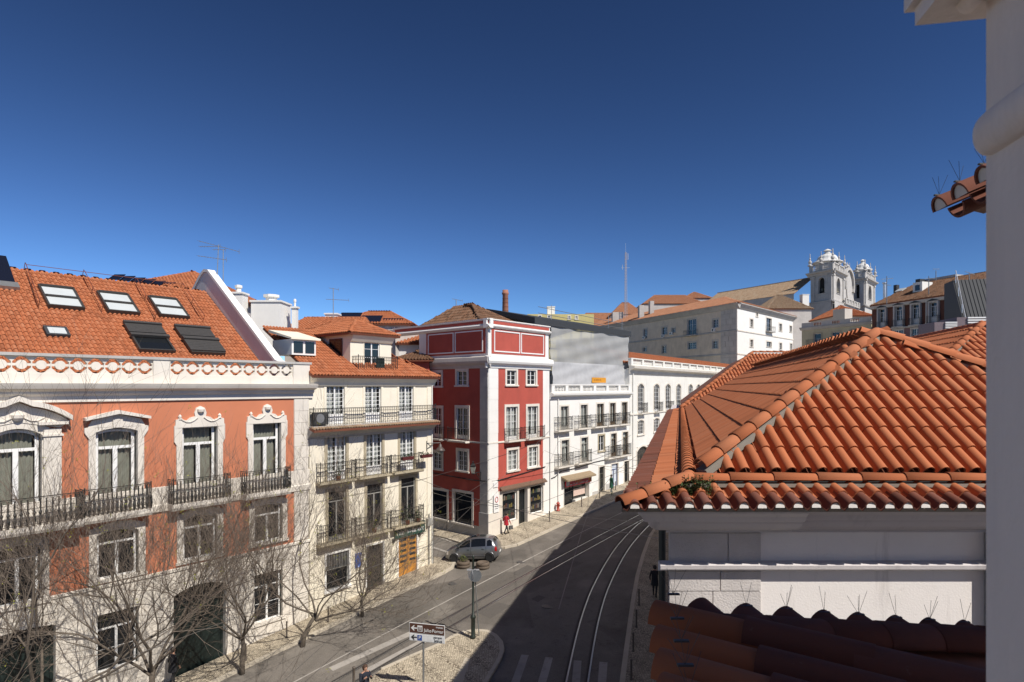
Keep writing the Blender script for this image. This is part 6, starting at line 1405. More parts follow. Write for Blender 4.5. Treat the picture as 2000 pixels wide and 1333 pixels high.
# ---- dark standing seam roof with white louvres at the right edge
FS = Fr(*at(1880, 700, 62).xy, .95, -.32); b = Bld('modern_annex', 'dark seamed metal roof annex with white slatted screens beside the jamb', 'annex', FS, CZ - 3); f = b.main
zt = FS.z(1885, 640); xe_ = 9.
f.ob(MB().box(0, xe_, 0, 6, b.zb, zt), 'block', GREYW)
P0 = FS.hit(1888, 622); pz = FS.z(1900, 556); m = MB().profx([(0, zt), (3.4, pz + 1.0), (6, pz + 1.), (6, zt)], 0.2, xe_); f.ob(m, 'metal_roof', DARKM)
for i in range(26): x = .3 + i * (xe_ - .4) / 26; f.ob(MB().profx([(-.01, zt - .02), (-.05, zt + .03), (3.38, pz + 1.06), (3.4, pz + 1.)], x, x + .05), 'seam', DARKM)
m = MB(); m.tube([(.2, -.2, zt + .9), (.4, 3.2, pz + 2.0)], .04, 5)
for k_ in (0., .35, .7, 1.): y = -.2 + 3.4 * k_; z0 = zt + (pz + 1 - zt) * max(0, y) / 3.4; m.tube([(.2 + .2 * k_, y, z0), (.2 + .2 * k_, y, z0 + .95)], .035, 5)
f.ob(m, 'stair_rail', ALU)
FV = Fr(*at(1845, 640, 45).xy, 1, -.1); fv = Face(b, FV)
for (a, c, y0, y1) in ((1846, 1869, 629, 650), (1890, 1960, 620, 648)):
    n_ = 6
    for i in range(n_): z1 = FV.z(1870, y0 + (y1 - y0) * i / n_); z0 = FV.z(1870, y0 + (y1 - y0) * (i + .55) / n_); fv.ob(MB().box(FV.x(a), FV.x(c), -.05, .05, z0, z1), 'louvre_slat', WHITEP)
    fv.ob(MB().box(FV.x(a) - .7, FV.x(c), .06, 2.2, FV.z(1870, 700), FV.z(1870, y0)), 'plant_box', plain('mauve_metal', (.16, .12, .13), .6))
# ---- far roofs between the scaffold and the convent
plain_house('hill_house', 'far house with long orange roof left of the convent', 1130, 1262, 640, 612, 230, 14, OFFW, TILE_F, ridge_in=4)
plain_house('hill_house', 'far house whose hipped orange roof rises left of the convent ridge', 1196, 1258, 615, 592, 225, 12, OFFW, TILE_F, ridge_in=5)
plain_house('hill_house', 'far house with low orange hip roof above the convent roof', 1258, 1376, 594, 577, 235, 14, GREYW, TILE_F, ridge_in=6)
plain_house('hill_house', 'small hipped house showing over the convent ridge', 1335, 1392, 583, 571, 245, 10, GREYW, TILE_F, ridge_in=6)
plain_house('hill_house', 'far yellow house with flat top above the netted scaffold', 1030, 1160, 614, 606, 130, 12, plaster('far_yellow', (.55, .47, .2), .1, .2), None, wins=((1052, 1057, 617, 623), (1070, 1075, 617, 623), (1110, 1114, 618, 624), (1124, 1128, 618, 624)), chim=((1076, 601, 1.6, 3),))
# ---- roofs and chimneys behind the cream house
b = plain_house('back_house', 'house behind the cream one with hipped roof and solar panels', 640, 800, 634, 610, 58, 10, WHITE, TILE, ridge_in=3.2, w=.26, e=.42, wins=((735, 752, 637, 642), (762, 778, 638, 643)))
m_ = b.main
for i in range(3):
    A = at(668 + i * 40, 612 + i * 5.5, 59.5); w_ = 2.1
    o = ob(MB().box(0, 2.0, 0, 1.5, 0, .05), 'solar_panel', SOLAR, b.root); o.matrix_basis = Matrix.Translation((0, 0, -b.zb)) @ b.W2L @ Matrix.Translation(A + Vector((0, -1.4, -.75))) @ Matrix.Rotation(R(30), 4, 'X')
plain_house('back_house', 'back house with plain orange roof left of the cream dormer', 556, 690, 650, 622, 46, 9, GREYW, TILE, ridge_in=.6, w=.25, e=.42)
plain_house('back_house', 'back house with orange roof and pale wall right of the cream dormer', 766, 860, 672, 645, 55, 8, WHITE, TILE, ridge_in=2.5, w=.26, e=.42)
plain_house('back_house', 'low brown-roofed house touching the red corner house', 775, 838, 704, 686, 50, 7, RED, TILE_B, ridge_in=2., w=.25, e=.42)
b = plain_house('back_house', 'house behind the salmon palace with hipped roof and a row of solar panels', 165, 420, 575, 533, 44, 12, GREYW, TILE, ridge_in=5, w=.26, e=.42)
for i in range(9):
    A = at(217 + i * 20, 541 + i * 3.1, 44.3 + .3 * i); o = ob(MB().box(0, .8, 0, .95, 0, .05), 'solar_panel', SOLAR, b.root); o.matrix_basis = Matrix.Translation((0, 0, -b.zb)) @ b.W2L @ Matrix.Translation(A + Vector((0, -.4, -.3))) @ Matrix.Rotation(R(32), 4, 'X')
def chimney(label, px, pyt, pyb, Y, w_, mat, pot=True):
    p = at(px, pyt, Y); q = at(px, pyb, Y); t = thing('chimney', label, 'chimney', (p.x, p.y, q.z)); h = p.z - q.z
    link('stack', MB().box(-w_ / 2, w_ / 2, -w_ / 2, w_ / 2, -1.5, h).mesh('stack', mat), t, (0, 0, 0)); link('cap', MB().box(-w_ / 2 - .08, w_ / 2 + .08, -w_ / 2 - .08, w_ / 2 + .08, h, h + .12).mesh('cap', mat), t, (0, 0, 0))
    if pot: link('pot', MB().lathe((0, 0, h + .12), [(w_ * .2, 0), (w_ * .2, .3), (w_ * .28, .34), (w_ * .28, .5), (w_ * .1, .55)], 8).mesh('pot', WHITE), t, (0, 0, 0))
chimney('stubby white chimney just behind the salmon firewall', 466, 576, 612, 42, .9, WHITE)
chimney('broad white chimney block with weathered side left of the dormer', 530, 594, 640, 43, 2.0, WHITE)
chimney('slim round-topped white chimney beside the broad block', 576, 603, 625, 43, .35, WHITE)
chimney('white slatted vent box on the roof behind the cream dormer', 650, 616, 628, 52, 1.0, WHITEP, False)
p = at(987, 567, 75); q = at(987, 640, 75); t = thing('chimney_stack', 'tall round brick chimney rising behind the red corner house', 'chimney', (p.x, p.y, q.z)); h = p.z - q.z
link('shaft', MB().lathe((0, 0, 0), [(.5, -6), (.42, 0), (.34, h - .6), (.42, h - .5), (.42, h - .3), (.34, h - .25), (.36, h)], 14).mesh('shaft', BRICKM, None, True), t, (0, 0, 0))
for i in range(7): link('iron_band', MB().lathe((0, 0, h * (.1 + .11 * i)), [(.43 - .01 * i, 0), (.43 - .01 * i, .06)], 14).mesh('iron_band', RUST), t, (0, 0, 0))
# lattice mast
p = at(1222, 493, 170); q = at(1222, 615, 170); t = thing('lattice_mast', 'tall thin lattice radio mast on the skyline', 'mast', (p.x, p.y, q.z)); h = p.z - q.z; m = MB()
L3 = [(.4 * math.cos(a), .4 * math.sin(a)) for a in (0, 2.1, 4.2)]
for a in L3: m.tube([(a[0], a[1], -2), (a[0] * .6, a[1] * .6, h)], .07, 4)
nb = 22
for i in range(nb):
    for k_ in range(3):
        a, c = L3[k_], L3[(k_ + 1) % 3]; z0, z1 = h * i / nb, h * (i + 1) / nb; m.tube([(a[0] * .8, a[1] * .8, z0), (c[0] * .8, c[1] * .8, z1)], .035, 3)
link('lattice', m.mesh('lattice', plain('mast_paint', (.4, .36, .36), .5)), t, (0, 0, 0))
m = MB().tube([(0, 0, h), (0, 0, h + 2.5)], .03, 4).tube([(-1.2, 0, h * .75), (1.2, 0, h * .75)], .04, 4).tube([(.6, 0, h * .88), (.6, 0, h * .98)], .1, 5).tube([(-.9, 0, h * .72), (-.9, 0, h * .8)], .08, 5); link('aerials', m.mesh('aerials', ALU), t, (0, 0, 0))
# television aerials
def aerial(label, px, pyt, pyb, Y, booms, group=None, lean=0.):
    p = at(px, pyt, Y); q = at(px, pyb, Y); h = p.z - q.z; t = thing('television_aerial', label, 'aerial', (q.x, q.y, q.z), 0, group); u = Y / F
    link('pole', MB().tube([(0, 0, -1.), (lean, 0, h)], max(.018, u * .8), 5).mesh('pole', GREYM), t, (0, 0, 0))
    for (x0, z0, x1, z1) in booms:
        m = MB(); A, B = Vector((x0 * u, 0, h + z0 * u)), Vector((x1 * u, 0, h + z1 * u)); m.tube([A, B], max(.01, u * .55), 4); n = max(4, int((B - A).length / .16))
        for i in range(n): c = A.lerp(B, i / (n - 1)); m.tube([c + Vector((0, -.22, 0)), c + Vector((0, .22, 0))], .006, 3)
        m.tube([B + Vector((0, 0, -.15)), B + Vector((0, 0, .15))], .012, 4); link('boom', m.mesh('boom', GREYM), t, (0, 0, 0))
aerial('large aerial with three booms behind the salmon firewall', 422, 478, 560, 38, ((-34, 7, 45, -14), (-36, -22, 20, -30), (-32, -4, 8, -4)), lean=.15)
aerial('bare second pole beside the large roof aerial', 436, 488, 562, 38, ((-20, 0, 4, 0),))
aerial('thin aerial on the roof behind the cream dormer', 651, 563, 620, 50, ((-8, 0, 10, -3), (-14, -22, 30, -24)))
aerial('small aerial above the left side of the red house roof', 891, 586, 612, 55, ((-8, 2, 12, -2), (-5, -14, 6, -14)))
aerial('thin aerial on the mossy mauve house roof', 1815 - 1, 540, 575, 84, ((-8, -4, 12, -4),))
aerial('aerial beside the metal flue of the mauve house', 1732, 540, 580, 84, ((-10, -6, 12, -4), (-6, -16, 8, -18)))
aerial('pale aerial on the grey penthouse block', 1828, 529, 542, 88, ((-6, 3, 6, 3),))
aerial('aerial near the right edge of the mossy roof', 1893, 534, 565, 78, ((-8, 3, 10, -2),))
# ================================================================ bare street trees
BARK = plaster('tree_bark', (.13, .105, .08), .35, .5, (.05, .05, .03)); TWIG = plain('twig_bark', (.19, .15, .115), .85, 0, .3, 6)
LEAFY = plain('young_leaf', (.30, .30, .03), .6, 0, .25, 30)
def tree(label, s, t, h, seed, limbs=5, dens=1., reach=1., lean=(0, 0)):
    rn = random.Random(seed); x, y = st(s, t); z = gz(x, y); T = thing('street_tree', label, 'tree', (x, y, z + .1), 0, 'bare trees along the left kerb')
    trunk, br, tw, lf = MB(), MB(), MB(), MB()
    def rv(a): return Vector((rn.gauss(0, a), rn.gauss(0, a), rn.gauss(0, a)))
    def grow(P, d, L, r, depth):
        n = 3 if depth > 2 else 4 if depth else 5; pts = [P.copy()]; rad = [r]; d = d.normalized(); r_end = r * (.55 if depth < 3 else .4)
        kids = []
        for i in range(n):
            d = (d + rv(.15 if depth < 3 else .09) + Vector((0, 0, .035 if depth < 3 else .06))).normalized(); P = P + d * (L / n); pts.append(P.copy()); rad.append(r + (r_end - r) * (i + 1) / n); kids.append((P.copy(), d.copy(), rad[-1]))
        (br if r > .022 else tw).tube(pts, rad, 6 if r > .05 else 4 if r > .02 else 3, cap=False)
        if depth >= 5 or L < .28:
            if rn.random() < .03:
                for _ in range(7):
                    c = P + rv(.05); a = rv(1).normalized() * rn.uniform(.03, .06); b_ = a.cross(rv(1)).normalized() * .02; lf.quad(c, c + a * .5 + b_, c + a, c + a * .5 - b_)
            return
        cnt = {0: 4, 1: 4.2, 2: 4, 3: 3.5, 4: 3.2}[depth] * dens; cnt = int(cnt) + (rn.random() < cnt - int(cnt))
        for k in range(cnt):
            Q, dd, rr = kids[rn.randrange(max(0, n - 3 if depth < 2 else 0), n)] if k else kids[-1]
            ax = dd.cross(rv(1)).normalized(); ang = R(rn.uniform(18, 58 if k else 28)); nd = Matrix.Rotation(ang, 3, ax) @ dd
            if depth >= 2: nd = (nd + Vector((0, 0, .25))).normalized()
            grow(Q, nd, L * rn.uniform(.54, .86), max(.0055, rr * rn.uniform(.5, .75) if k else rr * .9), depth + 1)
    hT = h * .2; tp = [Vector((0, 0, -.3)), Vector((lean[0] * .2, lean[1] * .2, hT * .35)), Vector((lean[0] * .6 + rn.gauss(0, .05), lean[1] * .6, hT * .7)), Vector((lean[0], lean[1], hT))]
    r0 = .045 + h * .0075; trunk.tube(tp, [r0 * 1.35, r0, r0 * .95, r0 * .85], 9)
    for i in range(limbs):
        a = 2 * math.pi * (i + rn.uniform(-.25, .25)) / limbs; el = R(rn.uniform(26, 66)); d = Vector((math.cos(a) * math.cos(el), math.sin(a) * math.cos(el), math.sin(el)))
        grow(tp[-1] - Vector((0, 0, rn.uniform(0, hT * .25))), d, h * .37 * reach * rn.uniform(.85, 1.25), r0 * rn.uniform(.38, .6), 1)
    for nm_, m, mt in (('trunk', trunk, BARK), ('branches', br, BARK), ('twigs', tw, TWIG), ('young_leaves', lf, LEAFY)):
        if m.f: o = link(nm_, m.mesh(nm_, mt, None, nm_ != 'young_leaves'), T, (0, 0, 0)); o['kind'] = 'stuff' if nm_ in ('twigs', 'young_leaves') else 'thing'
tree('bare tree at the far left in front of the palace carriage door', 2.6, -26.6, 12.4, 11, 6, 1.22)
tree('tall bare tree before the second tall window of the palace', 6.8, -27.3, 13.0, 12, 6, 1.22)
tree('bare tree before the palace arched door, third from the left', 10.6, -27.4, 10.4, 13, 6, 1.22)
tree('bare crooked tree at the kerb by the last palace window', 14.6, -27.7, 8.4, 14, 6, 1.22, 1.2)
tree('low bare tree leaning towards the cream house', 17.6, -27.5, 7.2, 15, 6, 1.25, 1.35, (.6, .3))
tree('smallest bare tree, nearest the orange door', 21.4, -27.6, 5.2, 16, 5, 1.15, 1.25)
# ================================================================ parked hatchback
def car():
    A, B = gp(960, 1098), gp(885, 1100); d = Vector((B.x - A.x, B.y - A.y)).normalized(); rz = math.atan2(d.y, d.x)
    nrm_ = Vector((-d.y, d.x)); nrm_ = nrm_ if nrm_.y > 0 else -nrm_
    mid = (Vector(A.xy) + Vector(B.xy)) / 2 + nrm_ * .72; c = Vector((mid.x, mid.y, gz(mid.x, mid.y)))
    T = thing('parked_car', 'silver compact hatchback turning at the side street corner', 'car', c, rz)
    fz_, bz = gz(*(mid + d * 1.2)), gz(*(mid - d * 1.2)); T.rotation_euler = (0, -math.atan2(fz_ - bz, 2.4), rz)
    PAINT = nm('silver_car_paint'); t, p = PAINT[1], PAINT[2]; PAINT = PAINT[0]; p.inputs['Base Color'].default_value = (.24, .24, .245, 1); p.inputs['Metallic'].default_value = .75; p.inputs['Roughness'].default_value = .32; p.inputs['Coat Weight'].default_value = .6
    CG = glassmat('car_glass', (.008, .009, .01), .03)
    # stations: x, sill z, belt z, roof z, half width at belt, half width at roof
    ST = [(1.80, .36, .60, .62, .62, .50), (1.74, .26, .72, .76, .74, .62), (1.50, .20, .84, .90, .82, .66), (1.15, .20, .93, 1.02, .85, .68), (.80, .20, .97, 1.18, .86, .66), (.35, .20, .99, 1.44, .86, .60), (-.1, .20, 1.0, 1.55, .86, .58), (-.6, .20, 1.01, 1.575, .86, .57), (-1.1, .20, 1.02, 1.54, .85, .56), (-1.45, .21, 1.03, 1.44, .83, .54), (-1.62, .25, 1.0, 1.22, .80, .58), (-1.74, .30, .92, 1.0, .75, .62), (-1.79, .36, .66, .70, .68, .56)]
    def sec(s_):
        x, a, b_, r_, w_, wr = s_; return [(w_ * .9, a), (w_ * .985, a + .12), (w_ * 1.0, (a + b_) / 2), (w_ * .985, b_), (wr + (w_ - wr) * .45, b_ + (r_ - b_) * .55), (wr, r_ - .045), (wr * .85, r_ - .008), (0, r_ + .012)]
    m = MB(); k = 8; full = []
    for s_ in ST:
        h = sec(s_); ring = [(s_[0], y, z) for y, z in h] + [(s_[0], -y, z) for y, z in reversed(h[:-1])]; full.append(ring)
    n = len(full[0]); vs = [v for r_ in full for v in r_]; fs = [(i * n + j, (i + 1) * n + j, (i + 1) * n + j + 1, i * n + j + 1) for i in range(len(full) - 1) for j in range(n - 1)]
    fs += [tuple(range(n)), tuple(reversed([(len(full) - 1) * n + j for j in range(n)]))] + [(i * n, i * n + n - 1, (i + 1) * n + n - 1, (i + 1) * n) for i in range(len(full) - 1)]
    m.add(vs, fs); body = link('body', m.mesh('body', PAINT, None, True), T, (0, 0, 0)); body.data.set_sharp_from_angle(angle=R(42))
    def pt(x, v, side):
        for i in range(len(ST) - 1):
            if ST[i][0] >= x >= ST[i + 1][0]: f_ = (ST[i][0] - x) / (ST[i][0] - ST[i + 1][0]); s_ = [ST[i][q] * (1 - f_) + ST[i + 1][q] * f_ for q in range(6)]; break
        h = sec(s_); i = min(6, int(v)); f_ = v - i; y = h[i][0] * (1 - f_) + h[i + 1][0] * f_; z = h[i][1] * (1 - f_) + h[i + 1][1] * f_; return Vector((x, side * (y + .012), z + .004))
    for sd_ in (-1, 1):
        for nm_, xs in (('front_side_window', (1.02, .72, .4, .06)), ('rear_side_window', (-.02, -.4, -.8, -1.0)), ('quarter_window', (-1.1, -1.25, -1.44))):
            m = MB(); q = len(xs)
            top = [4.92 if x < .55 else 3.15 + (1.02 - x) / .47 * 1.6 for x in xs]
            if nm_ == 'quarter_window': top = [4.3, 4.85, 4.5]
            m.add([pt(x, 3.1, sd_) for x in xs] + [pt(x, (3.1 + tv) / 2, sd_) for x, tv in zip(xs, top)] + [pt(x, tv, sd_) for x, tv in zip(xs, top)], [(r_ * q + i, r_ * q + i + 1, (r_ + 1) * q + i + 1, (r_ + 1) * q + i) for r_ in (0, 1) for i in range(q - 1)])
            link(nm_, m.mesh(nm_, CG, None, True), T, (0, 0, 0))
        for x in (.02, -1.02): link('door_seam', MB().tube([pt(x, .5, sd_), pt(x, 1.5, sd_), pt(x, 2.95, sd_)], .006, 4).mesh('door_seam', BLACK), T, (0, 0, 0))
        for x in (.12, -.88): p0 = pt(x, 2.55, sd_); link('door_handle', MB().box(p0.x, p0.x + .16, p0.y - .02, p0.y + .02, p0.z, p0.z + .035).mesh('door_handle', DKFR), T, (0, 0, 0))
        link('side_trim', MB().tube([pt(x, 1.4, sd_) for x in (1.0, .3, -.4, -.95)], .025, 5).mesh('side_trim', PAINT), T, (0, 0, 0))
        p0 = pt(.82, 3.2, sd_); link('wing_mirror', MB().lathe((p0.x, p0.y + sd_ * .1, p0.z), [(.03, -.02), (.09, .02), (.09, .12), (.03, .15)], 8).mesh('wing_mirror', DKFR, None, True), T, (0, 0, 0))
        m = MB(); xs = (-1.6, -1.68, -1.74); m.add([pt(x, v, sd_) + Vector((-.012, 0, 0)) for v in (2.2, 2.7, 3.3) for x in xs], [(r_ * 3 + i, r_ * 3 + i + 1, r_ * 3 + i + 4, r_ * 3 + i + 3) for r_ in (0, 1) for i in (0, 1)]); link('tail_light', m.mesh('tail_light', plain('tail_red', (.35, .012, .012), .2)), T, (0, 0, 0))
        m = MB(); xs = (1.76, 1.7, 1.58); m.add([pt(x, v, sd_) + Vector((.012, 0, 0)) for v in (2.1, 2.6, 3.05) for x in xs], [(r_ * 3 + i, r_ * 3 + i + 1, r_ * 3 + i + 4, r_ * 3 + i + 3) for r_ in (0, 1) for i in (0, 1)]); link('headlight', m.mesh('headlight', ALU), T, (0, 0, 0))
        for x in (1.2, -1.22):
            y = sd_ * .79; w_ = MB(); tz = .30; ts = [(.205, -.1), (.27, -.11), (.3, -.08), (.305, 0), (.3, .08), (.27, .11), (.205, .1)]
            vs = [(x + r_ * math.cos(a), y + o_, tz + r_ * math.sin(a)) for r_, o_ in ts for a in [2 * math.pi * j / 20 for j in range(20)]]
            w_.add(vs, [(i * 20 + j, i * 20 + (j + 1) % 20, (i + 1) * 20 + (j + 1) % 20, (i + 1) * 20 + j) for i in range(6) for j in range(20)]); W = link('wheel', w_.mesh('wheel', BLACK, None, True), T, (0, 0, 0))
            rm = MB(); yo = y + sd_ * .06
            rm.add([(x + .205 * math.cos(a), yo - sd_ * .04, tz + .205 * math.sin(a)) for a in [2 * math.pi * j / 20 for j in range(20)]], [tuple(range(20))], 1)
            for j in range(5):
                a = 2 * math.pi * j / 5 + .3
                pp = [(r_ * math.cos(a + da), r_ * math.sin(a + da)) for r_, da in ((.03, -.6), (.2, -.26), (.2, .26), (.03, .6))]; rm.add([(x + q[0], yo, tz + q[1]) for q in pp] + [(x + q[0], yo - sd_ * .03, tz + q[1]) for q in pp], [(0, 1, 2, 3), (0, 4, 5, 1), (2, 6, 7, 3)])
            rm.tube([(x + .2 * math.cos(a), yo - sd_ * .005, tz + .2 * math.sin(a)) for a in [2 * math.pi * j / 20 for j in range(21)]], .014, 5)
            link('rim', rm.mesh('rim', [ALU, DKFR]), W, (0, 0, 0))
            ar = MB(); P_ = [(x + .355 * math.cos(R(a)), sd_ * (.875), tz + .355 * math.sin(R(a))) for a in range(-8, 190, 12)]; ar.tube(P_, .03, 5); link('wheel_arch', ar.mesh('wheel_arch', PAINT, None, True), T, (0, 0, 0))
            ar = MB(); ar.add([(x + .33 * math.cos(a), sd_ * .862, tz + .33 * math.sin(a)) for a in [2 * math.pi * j / 24 for j in range(24)]], [tuple(range(24))]); link('wheel_well', ar.mesh('wheel_well', BLACK), T, (0, 0, 0))
    def sheet_(nm_, pts, mt):
        m = MB(); q = len(pts[0]); m.add([v for r_ in pts for v in r_], [(i * q + j, i * q + j + 1, (i + 1) * q + j + 1, (i + 1) * q + j) for i in range(len(pts) - 1) for j in range(q - 1)]); link(nm_, m.mesh(nm_, mt, None, True), T, (0, 0, 0))
    def across(x, v, lift=.014): a, b_ = pt(x, v, -1), pt(x, v, 1); zt = pt(x, 7., 1).z; return [Vector((a.x, a.y + (b_.y - a.y) * i / 6, a.z + (zt - a.z) * (1 - abs(i - 3) / 3) ** .6 + lift)) for i in range(7)]
    sheet_('windscreen', [across(x, 5.6) for x in (1.08, .85, .6, .36)], CG); sheet_('rear_window', [[v + Vector((-.01, 0, 0)) for v in across(x, 5.5)] for x in (-1.47, -1.55, -1.61)], CG)
    for x0, x1 in ((.12, -.38), (-.5, -.92)):
        sheet_('sunroof', [[v for v in across(x, 6.3, .012)[1:6]] for x in (x0, (x0 + x1) / 2, x1)], CG if x0 > 0 else DKFR)
    link('bumper', MB().box(-1.83, -1.74, -.7, .7, .33, .55).mesh('bumper', PAINT), T, (0, 0, 0)); link('front_bumper', MB().box(1.74, 1.85, -.66, .66, .28, .5).mesh('front_bumper', PAINT), T, (0, 0, 0))
    link('underbody', MB().box(-1.65, 1.65, -.72, .72, .16, .3).mesh('underbody', BLACK), T, (0, 0, 0)); link('number_plate', MB().box(-1.845, -1.83, -.26, .26, .48, .59).mesh('number_plate', WHITEP), T, (0, 0, 0))
car()
# ================================================================ people
SKIN = plain('skin', (.45, .25, .17), .6, 0, .05); HAIRB = plain('dark_hair', (.03, .02, .015), .7); HAIRR = plain('brown_hair', (.07, .035, .02), .7)
def person(label, x, y, heading, h, coat, legs, hair, stride=.25, coat_len=.5, bag=None, bend=None, shoes=None, dz=.12, sleeve=None):
    """one continuous body grown on a posed skeleton; coat and hair lie over it"""
    z = gz(x, y) + dz; T = thing('person', label, 'person', (x, y, z), heading); k = h / 1.7
    J = {'pel': (0, 0, .95), 'spine': (0, 0, 1.12), 'chest': (0, .0, 1.32), 'neck': (.01, 0, 1.46), 'head': (.03, 0, 1.58), 'crown': (.03, 0, 1.66)}
    E = [('pel', 'spine'), ('spine', 'chest'), ('chest', 'neck'), ('neck', 'head'), ('head', 'crown')]
    Rd = {'pel': .125, 'spine': .12, 'chest': .135, 'neck': .052, 'head': .092, 'crown': .07}
    for s_, n_ in ((1, 'l'), (-1, 'r')):
        f_ = stride * s_
        J.update({'hip' + n_: (0, .09 * s_, .9), 'kn' + n_: (f_ * .55 + .04, .09 * s_, .49), 'an' + n_: (f_ - (.08 if f_ < 0 else 0), .09 * s_, .08 + (.05 if f_ < 0 else 0)), 'to' + n_: (f_ + .15, .1 * s_, .04)})
        E += [('pel', 'hip' + n_), ('hip' + n_, 'kn' + n_), ('kn' + n_, 'an' + n_), ('an' + n_, 'to' + n_)]; Rd.update({'hip' + n_: .095, 'kn' + n_: .062, 'an' + n_: .045, 'to' + n_: .035})
        el, wr = ((-f_ * .4, .25 * s_, 1.1), (-f_ * .5 + .1, .24 * s_, .88)) if not (bend and n_ in bend) else ((.08, .24 * s_, 1.12), (.25, .12 * s_, 1.3))
        J.update({'sh' + n_: (0, .17 * s_, 1.38), 'el' + n_: el, 'wr' + n_: wr}); dv = (Vector(wr) - Vector(el)).normalized()
        E += [('chest', 'sh' + n_), ('sh' + n_, 'el' + n_), ('el' + n_, 'wr' + n_)]; Rd.update({'sh' + n_: .062, 'el' + n_: .045, 'wr' + n_: .03})
        pm_ = Vector(wr) + dv * .07; J['pa' + n_] = tuple(pm_); E.append(('wr' + n_, 'pa' + n_)); Rd['pa' + n_] = .03
        side = dv.cross(Vector((0, 1, 0))).normalized()
        for q in range(4):
            b_ = pm_ + side * (.03 - .02 * q) + dv * .03; c_ = b_ + dv * (.05 - .006 * abs(q - 1.4)) + Vector((0, -.012 * s_, 0)); J['f%d%s' % (q, n_)] = tuple(b_); J['g%d%s' % (q, n_)] = tuple(c_); E += [('pa' + n_, 'f%d%s' % (q, n_)), ('f%d%s' % (q, n_), 'g%d%s' % (q, n_))]; Rd['f%d%s' % (q, n_)] = .009; Rd['g%d%s' % (q, n_)] = .008
        tb = Vector(wr) + dv * .04 + side * .045; J['th' + n_] = tuple(tb); E.append(('wr' + n_, 'th' + n_)); Rd['th' + n_] = .01
    ks = list(J); me = bpy.data.meshes.new('skeleton'); me.from_pydata([tuple(v * k for v in J[q]) for q in ks], [(ks.index(a), ks.index(c)) for a, c in E], [])
    o = bpy.data.objects.new('skeleton', me); COL.objects.link(o); md = o.modifiers.new('s', 'SKIN'); md.use_smooth_shade = True; ss = o.modifiers.new('d', 'SUBSURF'); ss.levels = 1; ss.render_levels = 1
    for i, q in enumerate(ks): me.skin_vertices[0].data[i].radius = (Rd[q] * k, Rd[q] * k)
    me.skin_vertices[0].data[0].use_root = True
    dg = bpy.context.evaluated_depsgraph_get(); bm = bpy.data.meshes.new_from_object(o.evaluated_get(dg)); bpy.data.objects.remove(o)
    bm.materials.clear()
    for mt in (coat, legs, SKIN, shoes or BLACK): bm.materials.append(mt)
    for pg in bm.polygons:
        c = pg.center / k; pg.use_smooth = True
        hand = any((Vector(J['wr' + n_]) - c).length < .03 or (Vector(J['pa' + n_]) - c).length < .11 for n_ in 'lr') and abs(c.y) > .08
        pg.material_index = 2 if c.z > 1.43 or hand else 3 if c.z < .09 else 0 if c.z > .93 else 1
    link('body', bm, T, (0, 0, 0))
    m = MB(); pr = [(.155, .135, 1.40), (.17, .14, 1.30), (.165, .125, 1.12), (.18, .15, .95), (.2, .18, .95 - coat_len)]; n = 16; vs = []
    for a, c, z_ in [(.07, .07, 1.455)] + pr: vs += [(c * math.cos(2 * math.pi * j / n) * k, a * math.sin(2 * math.pi * j / n) * k, z_ * k) for j in range(n)]
    m.add(vs, [(i * n + j, i * n + (j + 1) % n, (i + 1) * n + (j + 1) % n, (i + 1) * n + j) for i in range(len(pr)) for j in range(n)]); link('coat', m.mesh('coat', coat, None, True), T, (0, 0, 0))
    m = MB(); hc = Vector((.015, 0, 1.605)); vs = []
    m.lathe((hc.x * k, 0, hc.z * k), [(.085 * k, -.09 * k), (.103 * k, -.03 * k), (.104 * k, .02 * k), (.09 * k, .07 * k), (.05 * k, .105 * k), (.01, .112 * k)], 12)
    m.v = [(v[0] - .028 * k if v[2] < (hc.z + .03) * k else v[0], v[1], v[2]) for v in m.v]; link('hair', m.mesh('hair', hair, None, True), T, (0, 0, 0))
    m = MB(); m.tube([(.105 * k, 0, 1.6 * k), (.135 * k, 0, 1.565 * k), (.105 * k, 0, 1.555 * k)], [.008, .014, .008], 5)
    m.tube([(.105 * k, -.025 * k, 1.525 * k), (.112 * k, 0, 1.523 * k), (.105 * k, .025 * k, 1.525 * k)], .006, 4); link('nose_and_mouth', m.mesh('nose_and_mouth', SKIN, None, True), T, (0, 0, 0))
    m = MB()
    for s_ in (-1, 1): m.lathe((.106 * k, s_ * .035 * k, 1.6 * k), [(.004, -.008), (.012, 0), (.004, .008)], 6)
    link('eyes', m.mesh('eyes', BLACK), T, (0, 0, 0))
    if bag:
        m = MB(); q = J['parr' if 'parr' in J else 'par']; q = Vector(q) * k; m.profx([(q.y - .07, q.z - .42), (q.y + .07, q.z - .42), (q.y + .05, q.z - .14), (q.y - .05, q.z - .14)], q.x - .17, q.x + .17); m.tube([(q.x - .1, q.y, q.z - .14), (q.x, q.y, q.z - .01), (q.x + .1, q.y, q.z - .14)], .008, 4)
        B_ = tag(link('hand_bag', m.mesh('hand_bag', bag)), 'dark carrier bag held by the woman in the red coat', 'bag'); B_.location = T.location; B_.rotation_euler = T.rotation_euler
    return T
REDC = plain('red_coat', (.42, .015, .03), .8); BLK = plain('black_cloth', (.014, .014, .017), .9); NAVY = plain('navy_cloth', (.015, .018, .03), .9); GRN = plain('green_coat', (.015, .085, .05), .8); JEAN = plain('grey_trousers', (.1, .12, .12), .9)
p = gp(989, 1047); person('woman in a red coat with a bag walking past the corner shop', p.x, p.y, R(40), 1.66, REDC, BLK, HAIRB, .24, .22, bag=plain('dark_bag', (.08, .08, .075), .6))
p = gp(1194, 965); person('person in a long green coat standing on the pavement by the white house', p.x, p.y, R(20), 1.72, GRN, JEAN, HAIRB, .06, .5)
